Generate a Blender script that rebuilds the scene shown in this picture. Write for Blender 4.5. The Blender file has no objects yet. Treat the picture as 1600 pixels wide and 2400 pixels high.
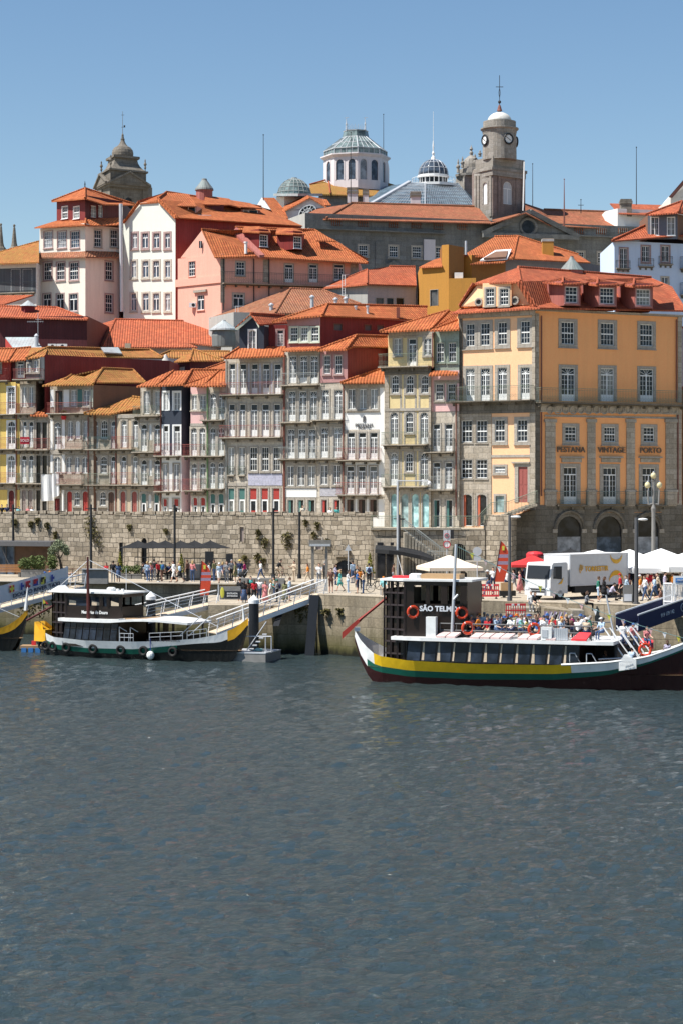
import bpy, bmesh, math, random
from mathutils import Vector, Matrix, noise
R = random.Random(11)
F = 4800.0; HX = 800.0; HY = 1150.0; H = 11.6      # focal length in photo pixels, principal column, horizon row, eye height (m)
ZQ = 4.24; ZS = 8.4                                # quay level, street level behind the old wall
sc = bpy.context.scene
COL = sc.collection
def P(px, py, Y): return Vector(((px-HX)*Y/F, Y, H-(py-HY)*Y/F))
def zat(py, Y): return H-(py-HY)*Y/F
def yz(py, Z): return F*(H-Z)/(py-HY)              # depth of a ground point seen at row py on level Z
class V:
 def __init__(s, x0, y0, k): s.x0, s.y0, s.k = x0, y0, k
 def x(s, x): return s.x0+x/s.k
 def y(s, y): return s.y0+y/s.k
v0 = V(0,0,1)
v1=V(0,400,2.9037); v2=V(500,400,2.9037); v3=V(1000,400,2.6133); v4=V(0,750,3.92); v5=V(300,750,3.92)
v6=V(600,700,3.92); v7=V(860,700,3.92); v8=V(1200,600,3.36)
L1=V(0,1180,3.92); L2=V(300,1180,3.92); L3=V(600,1180,3.92); L4=V(800,1180,3.92); L5=V(1150,1180,3.484); L6=V(1150,1400,3.484)
t1=V(190,240,7.84); t2=V(600,250,4.3556); t3=V(920,160,4.6118); n1=V(0,680,5.6); n2=V(200,700,4.3556); n3=V(1060,1180,6.03)
n4=V(1300,1260,5.2267); n5=V(860,1180,5.807); n6=V(0,1240,7.84); n7=V(230,1240,7.84); n8=V(500,1280,6.03); n9=V(980,1430,4.9); n10=V(1400,1280,6.535)
MATS = {}
def srgb(r, g, b):
 f = lambda c: (c/255/12.92 if c/255 <= .04045 else ((c/255+.055)/1.055)**2.4)
 return (f(r), f(g), f(b))
class NT:
 def __init__(s, name):
  s.m = bpy.data.materials.new(name); s.m.use_nodes = True
  s.t = s.m.node_tree; s.b = s.t.nodes['Principled BSDF']
  MATS[name] = s.m
 def n(s, typ, **kw):
  x = s.t.nodes.new(typ)
  for k, v in kw.items():
   if hasattr(x, k) and not k[0].isupper(): setattr(x, k, v)
  return x
 def l(s, a, b): s.t.links.new(a, b)
 def math(s, op, a, b=None, c=None):
  x = s.n('ShaderNodeMath', operation=op)
  for i, q in enumerate((a, b, c)):
   if q is None: continue
   if isinstance(q, (int, float)): x.inputs[i].default_value = q
   else: s.l(q, x.inputs[i])
  return x.outputs[0]
 def mix(s, fac, a, b, mode='MIX'):
  x = s.n('ShaderNodeMix', data_type='RGBA', blend_type=mode)
  for sock, q in ((x.inputs[0], fac), (x.inputs[6], a), (x.inputs[7], b)):
   if isinstance(q, (int, float)): sock.default_value = q
   elif isinstance(q, tuple): sock.default_value = (*q[:3], 1)
   else: s.l(q, sock)
  return x.outputs[2]
 def ramp(s, fac, *stops):
  x = s.n('ShaderNodeValToRGB'); e = x.color_ramp.elements
  while len(e) < len(stops): e.new(.5)
  for i, (p, c) in enumerate(stops):
   e[i].position = p; e[i].color = (*(c if isinstance(c, tuple) else (c, c, c)), 1)
  s.l(fac, x.inputs[0]); return x.outputs[0]
 def coord(s, which='Object', scale=(1,1,1)):
  c = s.n('ShaderNodeTexCoord'); m = s.n('ShaderNodeMapping')
  m.inputs['Scale'].default_value = scale; s.l(c.outputs[which], m.inputs[0]); return m.outputs[0]
 def noise(s, vec, scale=1., detail=3., rough=.55, dist=0.):
  x = s.n('ShaderNodeTexNoise'); x.inputs['Scale'].default_value = scale; x.inputs['Detail'].default_value = detail
  x.inputs['Roughness'].default_value = rough; x.inputs['Distortion'].default_value = dist
  s.l(vec, x.inputs['Vector']); return x.outputs['Fac']
 def bump(s, h, strength=.3, dist=.05):
  x = s.n('ShaderNodeBump'); x.inputs['Strength'].default_value = strength; x.inputs['Distance'].default_value = dist
  s.l(h, x.inputs['Height']); s.l(x.outputs[0], s.b.inputs['Normal'])
 def base(s, c):
  if isinstance(c, tuple): s.b.inputs['Base Color'].default_value = (*c, 1)
  else: s.l(c, s.b.inputs['Base Color'])
 def rough(s, r, spec=.3):
  s.b.inputs['Roughness'].default_value = r; s.b.inputs['Specular IOR Level'].default_value = spec
def mul(c, k): return tuple(min(1., x*k) for x in c)
def plaster(name, c, dirt=.35, rough=.9):
 n = NT(name); o = n.coord(); big = n.noise(o, .35, 4); st = n.noise(n.coord('Object', (2.2, 2.2, .18)), 1., 4, .6)
 fine = n.noise(o, 9., 2)
 f = n.ramp(st, (.42, 0.), (.78, 1.)); g = n.ramp(big, (.35, 0.), (.75, 1.))
 a = n.mix(n.math('MULTIPLY', g, dirt), c, mul((c[0]*.9, c[1]*.93, c[2]), .8))
 a = n.mix(n.math('MULTIPLY', f, dirt), a, (c[0]*.55+.02, c[1]*.55+.02, c[2]*.55+.02))
 a = n.mix(.12, a, n.ramp(fine, (.3, .2), (.7, .8)), 'OVERLAY')
 n.base(a); n.rough(rough, .2); n.bump(fine, .12, .02); return n.m
def stone(name, c, bw=.9, bh=.42, joint=.5, var=.35, dirt=.5, wob=.0, jw=.02, moss=None):
 n = NT(name); uv = n.coord('UV'); o = n.coord()
 vec = uv
 if wob:
  d = n.n('ShaderNodeTexNoise'); d.inputs['Scale'].default_value = 1.1; d.inputs['Detail'].default_value = 2; n.l(uv, d.inputs['Vector'])
  v = n.n('ShaderNodeVectorMath', operation='MULTIPLY_ADD'); n.l(d.outputs['Color'], v.inputs[0]); v.inputs[1].default_value = (wob, wob, 0); n.l(uv, v.inputs[2]); vec = v.outputs[0]
 b = n.n('ShaderNodeTexBrick'); n.l(vec, b.inputs['Vector']); b.inputs['Scale'].default_value = 1
 b.inputs['Brick Width'].default_value = bw; b.inputs['Row Height'].default_value = bh; b.inputs['Mortar Size'].default_value = jw
 b.inputs['Mortar Smooth'].default_value = .6; b.inputs['Bias'].default_value = 0
 b.offset_frequency = 2; b.squash = 1.35 if wob else 1.; b.squash_frequency = 3
 b.inputs['Color1'].default_value = (*mul(c, 1+var), 1); b.inputs['Color2'].default_value = (*mul((c[0]*1.03, c[1], c[2]*.94), 1-var), 1)
 b.inputs['Mortar'].default_value = (*mul(c, joint), 1)
 st = n.ramp(n.noise(n.coord('Object', (1.4, 1.4, .16)), 1., 5, .65), (.45, 0.), (.8, 1.)); big = n.ramp(n.noise(o, .5, 5, .65), (.4, 0.), (.75, 1.))
 a = n.mix(n.math('MULTIPLY', st, dirt), b.outputs['Color'], mul((c[0], c[1], c[2]), .32))
 a = n.mix(n.math('MULTIPLY', big, dirt*.6), a, mul((c[0]*.9, c[1]*.95, c[2]), .5))
 fine = n.noise(o, 7., 4, .7)
 a = n.mix(.4, a, n.ramp(fine, (.25, .15), (.75, .85)), 'OVERLAY')
 if moss:
  g = n.n('ShaderNodeNewGeometry'); sx = n.n('ShaderNodeSeparateXYZ'); n.l(g.outputs['Position'], sx.inputs[0])
  wv = n.math('MULTIPLY_ADD', n.noise(n.coord('Object', (.8, .8, .3)), 1., 4, .7), 1.6, sx.outputs[2])
  a = n.mix(n.ramp(n.math('MULTIPLY', wv, .25), (.3, 1.), (.78, 0.)), a, moss)
  a = n.mix(n.ramp(n.math('MULTIPLY', wv, .25), (.24, 1.), (.36, 0.)), a, (.018, .018, .012))
 h = n.math('ADD', n.math('MULTIPLY', b.outputs['Fac'], -1.), n.math('MULTIPLY', fine, .6))
 n.base(a); n.rough(.92, .15); n.bump(h, .5, .05); return n.m
def tile(name, c, c2, lichen=.0, lic=(.45, .26, .04), specks=0., pitch=.27, row=.42):
 n = NT(name); uv = n.coord('UV'); s = n.n('ShaderNodeSeparateXYZ'); n.l(uv, s.inputs[0]); u, v = s.outputs[0], s.outputs[1]
 un = n.math('DIVIDE', u, pitch); vn = n.math('DIVIDE', v, row)
 cm = n.n('ShaderNodeCombineXYZ'); n.l(n.math('FLOOR', un), cm.inputs[0]); n.l(n.math('FLOOR', vn), cm.inputs[1])
 w = n.n('ShaderNodeTexWhiteNoise', noise_dimensions='2D'); n.l(cm.outputs[0], w.inputs['Vector'])
 o = n.coord(); big = n.noise(o, .45, 4, .6); med = n.noise(o, 2.5, 4, .7)
 a = n.mix(n.ramp(w.outputs['Value'], (.1, 0.), (.95, 1.)), c, c2)
 a = n.mix(n.math('MULTIPLY', n.ramp(big, (.4, 0.), (.7, 1.)), .6), a, mul(c2, .72))
 a = n.mix(n.math('MULTIPLY', n.ramp(n.noise(o, 1.1, 6, .75), (.5, 0.), (.72, 1.)), .5), a, mul((c2[0], c2[1]*1.1, c2[2]*1.2), .5))
 if lichen: a = n.mix(n.math('MULTIPLY', n.ramp(n.math('ADD', med, n.math('MULTIPLY', big, .5)), (.58, 0.), (.85, 1.)), lichen), a, lic)
 if specks: a = n.mix(n.math('MULTIPLY', n.ramp(n.noise(o, 6., 5, .8), (.58, 0.), (.7, 1.)), specks), a, (.55, .5, .45))
 fu = n.math('FRACT', un); fv = n.math('FRACT', vn)
 gap = n.ramp(n.math('ABSOLUTE', n.math('SUBTRACT', fu, .5)), (.33, 0.), (.5, 1.))          # channel between cover tiles
 lip = n.ramp(fv, (.0, 1.), (.16, 0.))
 a = n.mix(n.math('MULTIPLY', gap, .5), a, mul(c2, .35)); a = n.mix(n.math('MULTIPLY', lip, .75), a, mul(c2, .25))
 h = n.math('SUBTRACT', n.math('SINE', n.math('MULTIPLY', fu, math.pi)), n.math('MULTIPLY', fv, .55))
 n.base(a); n.rough(.85, .2); n.bump(h, .8, .09); return n.m
def siding(name, c, pitch=.3):
 n = NT(name); uv = n.coord('UV'); s = n.n('ShaderNodeSeparateXYZ'); n.l(uv, s.inputs[0])
 fu = n.math('FRACT', n.math('DIVIDE', s.outputs[0], pitch)); rib = n.ramp(n.math('ABSOLUTE', n.math('SUBTRACT', fu, .5)), (.36, 0.), (.46, 1.))
 o = n.coord(); st = n.noise(n.coord('Object', (3, 3, .15)), 1., 4, .65); big = n.noise(o, .4, 4)
 a = n.mix(n.ramp(st, (.4, 0.), (.75, .7)), c, mul(c, .6)); a = n.mix(n.ramp(big, (.45, 0.), (.75, .5)), a, mul((c[0], c[1]*1.4+.01, c[2]*1.4+.01), 1.25))
 a = n.mix(n.math('MULTIPLY', rib, .3), a, mul(c, .5)); n.base(a); n.rough(.6, .3); n.bump(rib, .35, .04); return n.m
def grid(name, c, line, pitch=.14):
 n = NT(name); b = n.n('ShaderNodeTexBrick'); n.l(n.coord('UV'), b.inputs['Vector']); b.offset = 0; b.inputs['Scale'].default_value = 1
 b.inputs['Brick Width'].default_value = pitch; b.inputs['Row Height'].default_value = pitch; b.inputs['Mortar Size'].default_value = .012
 b.inputs['Color1'].default_value = (*mul(c, 1.15), 1); b.inputs['Color2'].default_value = (*mul(c, .8), 1); b.inputs['Mortar'].default_value = (*line, 1)
 n.base(n.mix(n.ramp(n.noise(n.coord(), .8, 4), (.4, 0.), (.8, .5)), b.outputs['Color'], mul(c, .55))); n.rough(.35, .4); return n.m
def paint(name, c, rough=.5, var=.15, metal=0., scale=3., spec=.35):
 n = NT(name); o = n.coord(); f = n.ramp(n.noise(o, scale, 4, .65), (.35, 0.), (.75, 1.))
 n.base(n.mix(n.math('MULTIPLY', f, var*2), c, mul(c, .55))); n.rough(rough, spec); n.b.inputs['Metallic'].default_value = metal; return n.m
def glass_m(name, dark, light, share=.25, rough=.04):
 n = NT(name); oi = n.n('ShaderNodeObjectInfo'); o = n.coord()
 cur = n.ramp(oi.outputs['Random'], (1-share-.02, 0.), (1-share, 1.)); cur.node.color_ramp.interpolation = 'CONSTANT'
 cmb = n.n('ShaderNodeVectorMath', operation='ADD'); n.l(o, cmb.inputs[0]); sx = n.n('ShaderNodeCombineXYZ')
 for i in range(3): n.l(n.math('MULTIPLY', oi.outputs['Random'], 37.+i*11), sx.inputs[i])
 n.l(sx.outputs[0], cmb.inputs[1]); nz = n.noise(cmb.outputs[0], 1.3, 3)
 lt = n.mix(n.ramp(nz, (.35, 0.), (.65, 1.)), light, mul(light, .4))
 dk = n.mix(n.ramp(nz, (.4, 0.), (.7, 1.)), dark, mul(dark, 3.2))
 n.base(n.mix(cur, dk, lt)); n.rough(rough, .22); return n.m
def plain(name, c, rough=.6, spec=.3, metal=0.):
 n = NT(name); o = n.coord(); n.base(n.mix(n.ramp(n.noise(o, 4., 3), (.3, 0.), (.8, .35)), c, mul(c, .7))); n.rough(rough, spec); n.b.inputs['Metallic'].default_value = metal; return n.m
ST = srgb
stone('granite', (.40, .352, .29), .9, .45, .6, .16, .42)
stone('granite_pale', (.50, .452, .385), 1.1, .5, .72, .1, .3)
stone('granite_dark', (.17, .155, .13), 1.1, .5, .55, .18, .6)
stone('granite_trim', (.37, .34, .30), 1.6, 1.2, .8, .08, .35)
stone('trim_pale', (.50, .46, .40), 1.6, 1.2, .85, .08, .25)
stone('trim_rose', (.40, .29, .28), 1.6, 1.2, .85, .08, .25)
stone('palace', (.20, .205, .20), 1.4, .6, .75, .1, .6)
stone('tower_stone', (.30, .28, .255), 1.2, .55, .7, .14, .55)
stone('tower_rose', (.27, .215, .195), 1.2, .55, .75, .12, .6)
stone('church', (.20, .18, .155), 1.2, .55, .7, .14, .7)
stone('rubble', (.375, .32, .25), .62, .42, .36, .34, .6, wob=.34, jw=.035)
stone('quay_face', (.31, .26, .19), 1.5, .7, .5, .24, .95, wob=.1, moss=(.085, .08, .03))
stone('paving', (.50, .44, .355), .6, .6, .8, .08, .25)
stone('step_stone', (.33, .30, .25), 1.2, 1., .8, .1, .5)
for nm, c, d in (('yellow_wall', (.72, .52, .16), .35), ('cream_yellow', (.70, .56, .30), .35), ('hotel_ochre_shaded', (.92, .43, .18), .16), ('hotel_ochre_sunlit', (.90, .535, .31), .12),  # the two hotel tones are one ochre paint, coloured as shaded and as sunlit
 ('white_wall', (.80, .79, .76), .2), ('cream_wall', (.74, .68, .60), .3), ('gable_white', (.74, .77, .69), .12), ('pink_wall', (.75, .40, .31), .25),
 ('pink_pale', (.74, .47, .45), .22), ('rose_wall', (.46, .25, .24), .35), ('slate_wall', (.045, .055, .075), .3), ('green_grey', (.26, .30, .24), .4),
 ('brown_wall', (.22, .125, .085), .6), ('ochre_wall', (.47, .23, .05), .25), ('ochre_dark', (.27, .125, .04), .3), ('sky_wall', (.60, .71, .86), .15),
 ('concrete', (.42, .41, .38), .55), ('mauve_grey', (.40, .36, .37), .4), ('mansard_grey', (.24, .22, .21), .4), ('lav_white', (.66, .61, .62), .3),
 ('wine_wall', (.17, .035, .04), .4), ('grey_blue', (.16, .175, .21), .3), ('grey_plain', (.40, .39, .37), .4), ('tan_wall', (.55, .45, .33), .4)):
 plaster(nm, c, d)
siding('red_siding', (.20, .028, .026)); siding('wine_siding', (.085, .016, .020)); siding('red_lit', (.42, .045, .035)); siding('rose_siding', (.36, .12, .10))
siding('slate_siding', (.10, .10, .11)); siding('zinc', (.20, .21, .205), .5); siding('zinc_roof', (.38, .39, .40), .35)
tile('tile_orange', (.56, .165, .062), (.39, .098, .040), .35, (.33, .15, .05)); tile('tile_red', (.55, .145, .066), (.38, .085, .042), .3, (.30, .13, .07))
tile('tile_ochre', (.50, .19, .065), (.33, .105, .04), .75, (.34, .20, .055)); tile('tile_old', (.40, .155, .085), (.26, .09, .055), .3, (.3, .2, .1), .9)
tile('tile_palace', (.45, .15, .08), (.27, .078, .045), .45, (.32, .17, .08), .3); tile('tile_lantern', (.45, .20, .065), (.33, .13, .045), .9, (.34, .21, .05))
grid('azulejo_blue', (.40, .40, .52), (.55, .55, .6)); grid('azulejo_lilac', (.40, .39, .43), (.5, .5, .53)); grid('azulejo_green', (.24, .29, .24), (.3, .35, .3))
plain('white_frame', (.80, .81, .80), .5); plain('cream_frame', (.55, .58, .48), .5); plain('grey_frame', (.48, .5, .52), .5); plain('brown_frame', (.10, .04, .03), .5)
glass_m('pane_glass', (.010, .014, .020), (.26, .27, .26), .18); glass_m('pane_dark', (.010, .011, .013), (.1, .1, .1), .1); glass_m('pane_blue', (.035, .047, .065), (.35, .37, .40), .35)
glass_m('pane_teal', (.20, .36, .37), (.42, .58, .58), .5, .15); glass_m('boat_glass', (.010, .014, .022), (.016, .022, .032), .3, .18)
glass_m('roof_glass', (.05, .075, .095), (.05, .075, .095), 0.0, .3); glass_m('dome_glass', (.14, .185, .195), (.2, .26, .26), .3, .12)
for nm, c in (('door_red', (.38, .05, .04)), ('door_wine', (.13, .02, .02)), ('door_green', (.07, .17, .155)), ('door_brown', (.12, .07, .05)), ('door_rose', (.33, .10, .085)), ('door_grey', (.27, .22, .20)), ('door_orange', (.50, .12, .06)), ('door_teal', (.22, .38, .38)),
 ('rail_red', (.34, .10, .085)), ('rail_green', (.20, .24, .18)), ('rail_grey', (.36, .38, .36)), ('rail_dark', (.05, .06, .055)), ('rail_teal', (.08, .15, .14)),
 ('pipe_brown', (.20, .075, .055)), ('pipe_green', (.15, .25, .11)), ('pipe_grey', (.35, .36, .34)), ('iron', (.022, .024, .028)), ('sign_metal', (.10, .10, .105)), ('sign_bronze', (.15, .115, .085))):
 plain(nm, c, .55)
paint('white_paint', (.80, .80, .79), .45, .08); paint('steel', (.45, .46, .48), .35, .1, .7); paint('galv', (.55, .57, .6), .4, .1, .3)
paint('lead', (.30, .32, .31), .6, .3); paint('dome_white', (.62, .61, .57), .7, .35, scale=1.5)
ORIG = {}
class MB:
 def __init__(s, mat=None):
  s.v = []; s.f = []; s.fm = []; s.mats = []; s.cur = 0
  if mat: s.use(mat)
 def use(s, mat):
  if mat not in s.mats: s.mats.append(mat)
  s.cur = s.mats.index(mat); return s
 def poly(s, pts):
  b = len(s.v); s.v += [Vector(p) for p in pts]; s.f.append(tuple(range(b, b+len(pts)))); s.fm.append(s.cur)
 def quad(s, a, b, c, d): s.poly((a, b, c, d))
 def mesh(s, verts, faces):
  b = len(s.v); s.v += [Vector(p) for p in verts]
  for f in faces: s.f.append(tuple(i+b for i in f)); s.fm.append(s.cur)
 def box(s, c, size, rz=0., rx=0., ry=0.):
  x, y, z = (q/2 for q in size); m = Matrix.Rotation(rz, 3, 'Z') @ Matrix.Rotation(ry, 3, 'Y') @ Matrix.Rotation(rx, 3, 'X'); c = Vector(c)
  vs = [c + m @ Vector((a*x, b*y, d*z)) for d in (-1, 1) for a, b in ((-1,-1), (1,-1), (1,1), (-1,1))]
  s.mesh(vs, [(3,2,1,0), (4,5,6,7), (0,1,5,4), (1,2,6,5), (2,3,7,6), (3,0,4,7)])
 def prism(s, pts, off):
  pts = [Vector(p) for p in pts]; off = Vector(off); n = len(pts); q = [p+off for p in pts]
  s.mesh(pts+q, [tuple(range(n)), tuple(range(2*n-1, n-1, -1))] + [((i+1) % n, i, n+i, n+(i+1) % n) for i in range(n)])
 def tube(s, p0, p1, r, n=6, r1=None, cap=True):
  p0, p1 = Vector(p0), Vector(p1); d = p1-p0
  if d.length < 1e-6: return
  d.normalize(); a = d.orthogonal().normalized(); b = d.cross(a); r1 = r if r1 is None else r1
  vs = []
  for p, rr in ((p0, r), (p1, r1)):
   vs += [p + (a*math.cos(2*math.pi*i/n) + b*math.sin(2*math.pi*i/n))*rr for i in range(n)]
  fs = [(i, (i+1) % n, n+(i+1) % n, n+i) for i in range(n)]
  if cap: fs += [tuple(range(n-1, -1, -1)), tuple(range(n, 2*n))]
  s.mesh(vs, fs)
 def path(s, pts, r, n=5):
  for a, b in zip(pts, pts[1:]): s.tube(a, b, r, n)
 def lathe(s, prof, c=(0,0,0), n=16, a0=0., sx=1., sy=1.):
  c = Vector(c); vs = []
  for r, z in prof: vs += [c+Vector((r*sx*math.cos(a0+2*math.pi*i/n), r*sy*math.sin(a0+2*math.pi*i/n), z)) for i in range(n)]
  fs = [(k*n+i, k*n+(i+1) % n, (k+1)*n+(i+1) % n, (k+1)*n+i) for k in range(len(prof)-1) for i in range(n)]
  fs += [tuple(range(n-1, -1, -1)), tuple(range((len(prof)-1)*n, len(prof)*n))]
  s.mesh(vs, fs)
 def torus(s, c, R_, r, axis=(0,1,0), n=16, m=7):
  q = Vector((0,0,1)).rotation_difference(Vector(axis)); c = Vector(c); vs = []
  for i in range(n):
   a = 2*math.pi*i/n
   for j in range(m):
    b = 2*math.pi*j/m; vs.append(c + q @ Vector(((R_+r*math.cos(b))*math.cos(a), (R_+r*math.cos(b))*math.sin(a), r*math.sin(b))))
  s.mesh(vs, [(i*m+j, ((i+1) % n)*m+j, ((i+1) % n)*m+(j+1) % m, i*m+(j+1) % m) for i in range(n) for j in range(m)])
 def blob(s, c, rad, n=10, m=7, jit=.0, rnd=R):
  c = Vector(c); vs = []
  for i in range(m+1):
   th = math.pi*i/m
   for j in range(n):
    k = 1+rnd.uniform(-jit, jit); ph = 2*math.pi*j/n
    vs.append(c+Vector((rad[0]*math.sin(th)*math.cos(ph)*k, rad[1]*math.sin(th)*math.sin(ph)*k, rad[2]*math.cos(th)*k)))
  s.mesh(vs, [(i*n+j, (i+1)*n+j, (i+1)*n+(j+1) % n, i*n+(j+1) % n) for i in range(m) for j in range(n)])
 def data(s, name, org=(0,0,0), smooth=False):
  me = bpy.data.meshes.new(name); o = Vector(org); me.from_pydata([tuple(p-o) for p in s.v], [], s.f)
  for m in s.mats: me.materials.append(MATS[m])
  me.polygons.foreach_set('material_index', s.fm)
  if smooth: me.polygons.foreach_set('use_smooth', [True]*len(s.f))
  uv = me.uv_layers.new(name='UVMap').data; Z = Vector((0,0,1))
  for p in me.polygons:
   nr = p.normal
   t = Z.cross(nr) if abs(nr.z) < .995 else Vector((1,0,0))
   t.normalize(); b = nr.cross(t)
   for li in p.loop_indices:
    co = s.v[me.loops[li].vertex_index]; uv[li].uv = (co.dot(t), co.dot(b))
  return me
def link(o):
 COL.objects.link(o); return o
def obj(name, mb, parent=None, smooth=False, org=None):
 """one mesh object from world-space builder geometry; child of parent when given"""
 o0 = ORIG.get(parent, Vector((0,0,0))) if parent else Vector(org or (0,0,0))
 o = link(bpy.data.objects.new(name, mb.data(name, o0, smooth)))
 if parent: o.parent = parent; ORIG[o] = o0
 else: o.location = o0; ORIG[o] = o0
 return o
def tag(o, label=None, cat=None, group=None, kind=None):
 if label: o['label'] = label
 if cat: o['category'] = cat
 if group: o['group'] = group
 if kind: o['kind'] = kind
 return o
def thing(name, label, cat, loc, group=None):
 o = link(bpy.data.objects.new(name, None)); o.location = loc; o.empty_display_size = .3; ORIG[o] = Vector(loc)
 return tag(o, label, cat, group)
def solo(name, mb, label, cat, org, group=None, smooth=False): return tag(obj(name, mb, None, smooth, org), label, cat, group)
def struct(name, mb, smooth=False): return tag(obj(name, mb, None, smooth), None, None, None, 'structure')
def copy_tree(o, loc=None, rz=None, label=None, group=None, parent=None):
 c = link(o.copy())
 if parent: c.parent = parent
 if loc is not None: c.location = loc
 if rz is not None: c.rotation_euler = (0, 0, rz)
 if label: c['label'] = label
 if group: c['group'] = group
 for ch in [x for x in o.children]: copy_tree(ch, parent=c)
 return c
def text(body, size, mat, parent, loc, rz=0., name='lettering', ext=.02, tilt=math.pi/2, align='CENTER', bold=0.0, sx=1., ry=0.):
 c = bpy.data.curves.new(name, 'FONT'); c.body = body; c.size = size; c.extrude = ext; c.align_x = align; c.align_y = 'CENTER'; c.offset = bold
 c.materials.append(MATS[mat]); c.resolution_u = 3
 tmp = bpy.data.objects.new('tmp', c); COL.objects.link(tmp); bpy.context.view_layer.update()
 me = bpy.data.meshes.new_from_object(tmp.evaluated_get(bpy.context.evaluated_depsgraph_get())); bpy.data.objects.remove(tmp); me.name = name
 if not me.materials: me.materials.append(MATS[mat])
 o = link(bpy.data.objects.new(name, me)); o.parent = parent
 o.location = Vector(loc)-(ORIG[parent] if parent else Vector((0,0,0)))
 o.rotation_euler = (Matrix.Rotation(rz, 3, 'Z') @ Matrix.Rotation(ry, 3, 'Y') @ Matrix.Rotation(tilt, 3, 'X')).to_euler(); o.scale = (sx, 1, 1); return o
WC = {}
DR = .13
def arch_pts(w, h, rise, n=8):
 if rise <= 0: return [(-w/2, h), (w/2, h)]
 r = (w*w/4+rise*rise)/(2*rise); cz = h-rise+rise-r; a = math.asin(min(1., w/2/r))
 return [(r*math.sin(-a+2*a*i/n), cz+r*math.cos(-a+2*a*i/n)) for i in range(n+1)]
def win_meshes(style, w, h, b, trim, frame, pane, rise, sill, extra):
 key = (style, round(w, 2), round(h, 2), b, trim, frame, pane, round(rise, 2), sill, extra)
 if key in WC: return WC[key]
 w, h = round(w, 2), round(h, 2)
 s = MB(trim); y0 = -.05
 top = arch_pts(w, h, rise); lo = -b if sill else 0.
 def q(x, z, y=y0): return (x, y, z)
 outer = [(-w/2-b, h+b*.9), (w/2+b, h+b*.9)]
 zs = h-rise
 for sg in (-1, 1):
  x0, x1 = sorted((sg*w/2, sg*(w/2+b)))
  s.box(((x0+x1)/2, y0/2, (lo+zs)/2), (x1-x0, -y0, zs-lo))
 if rise <= 0: s.box((0, y0/2, h+b*.45), (w+2*b, -y0, b*.9))
 else:
  n = len(top)
  for (xa, za), (xb, zb) in zip(top, top[1:]):
   s.quad(q(xa, za), q(xb, zb), q(xb, h+b*.9), q(xa, h+b*.9)); s.quad(q(xb, zb), q(xa, za), q(xa, za, DR), q(xb, zb, DR))
  for sg in (-1, 1):
   x0, x1 = sorted((sg*w/2, sg*(w/2+b))); s.box(((x0+x1)/2, y0/2, (zs+h+b*.9)/2), (x1-x0, -y0, h+b*.9-zs))
  s.quad(q(-w/2-b, h+b*.9), q(w/2+b, h+b*.9), q(w/2+b, h+b*.9, 0), q(-w/2-b, h+b*.9, 0))
 if sill: s.box((0, -.03, -b/2), (w+.001, .06, b)); s.box((0, -.07, -b-.03), (w+2*b+.08, .14, .06))
 f = MB(frame); yc = DR-.05
 def bar(xa, xb, za, zb, t=.06): f.box(((xa+xb)/2, yc, (za+zb)/2), (xb-xa, t, zb-za))
 o = .06; m = .026
 def grid_(xa, xb, za, zb, nc, nr):
  for i in range(1, nc): x = xa+(xb-xa)*i/nc; bar(x-m/2, x+m/2, za, zb, .04)
  for i in range(1, nr): z = za+(zb-za)*i/nr; bar(xa, xb, z-m/2, z+m/2, .035)
 if style not in ('dark', 'solid'):
  bar(-w/2, -w/2+o, 0, h); bar(w/2-o, w/2, 0, h); bar(-w/2+o, w/2-o, 0, o, .058)
  if rise <= 0: bar(-w/2+o, w/2-o, h-o, h, .058)
  else:
   for (xa, za), (xb, zb) in zip(top, top[1:]):
    f.prism([(xa, yc-.03, za), (xb, yc-.03, zb), (xb*.86, yc-.03, zb-o), (xa*.86, yc-.03, za-o)], (0, .06, 0))
 if style == 'sash':
  hm = h*.5; bar(-w/2+o, w/2-o, hm-.05, hm+.05, .07); nc = 3 if w < 1.15 else 4
  grid_(-w/2+o, w/2-o, o, hm-.05, nc, 2); grid_(-w/2+o, w/2-o, hm+.05, h-o, nc, 2)
 elif style == 'door':
  tz = h*.8; bar(-w/2+o, w/2-o, tz-.05, tz+.05, .07); bar(-.045, .045, o, tz-.05, .07)
  for sg in (-1, 1):
   x0, x1 = sorted((sg*.045, sg*(w/2-o))); bar(x0, x1, o, h*.2, .05)
   grid_(x0, x1, h*.2, tz-.05, 2, 4)
  if extra == 'fan':
   c0 = tz+.05; hh = h-o-c0
   for a in (25, 60, 90, 120, 155):
    L = min(hh/max(.2, math.sin(math.radians(a))), (w/2-o)/max(.05, abs(math.cos(math.radians(a)))))
    f.tube((0, yc, c0), (L*.97*math.cos(math.radians(a)), yc, c0+L*.97*math.sin(math.radians(a))), .02, 4)
  elif extra == 'bars': grid_(-w/2+o, w/2-o, tz+.05, h-o, 3, 1)
 elif style == 'case':
  bar(-.045, .045, o, h-o, .07); nr = max(3, int(h/.5))
  for sg in (-1, 1):
   x0, x1 = sorted((sg*.045, sg*(w/2-o))); grid_(x0, x1, o, h-o, 2, nr)
 elif style == 'two':
  tz = h*.68; bar(-w/2+o, w/2-o, tz-.05, tz+.05, .07); bar(-.05, .05, o, tz-.05, .07); grid_(-w/2+o, w/2-o, tz+.05, h-o, 3, 1)
 elif style == 'shop':
  f.use(extra); f.box((0, yc, h*.79), (w-.15, .07, h*.40)); f.use('white_frame'); bar(-w/2+.02, w/2-.02, h*.52, h*.58, .08)
  bar(-w/2+.0, -w/2+.15, 0, h*.52, .08); bar(w/2-.15, w/2, 0, h*.52, .08); f.use(extra); bar(-w/2+.15, w/2-.15, 0, h*.16, .075)
 elif style == 'solid':
  f.use(extra); f.box((0, yc, h/2), (w-.02, .06, h-.01)); bar(-.012, .012, .1, h-.1, .075)
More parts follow.
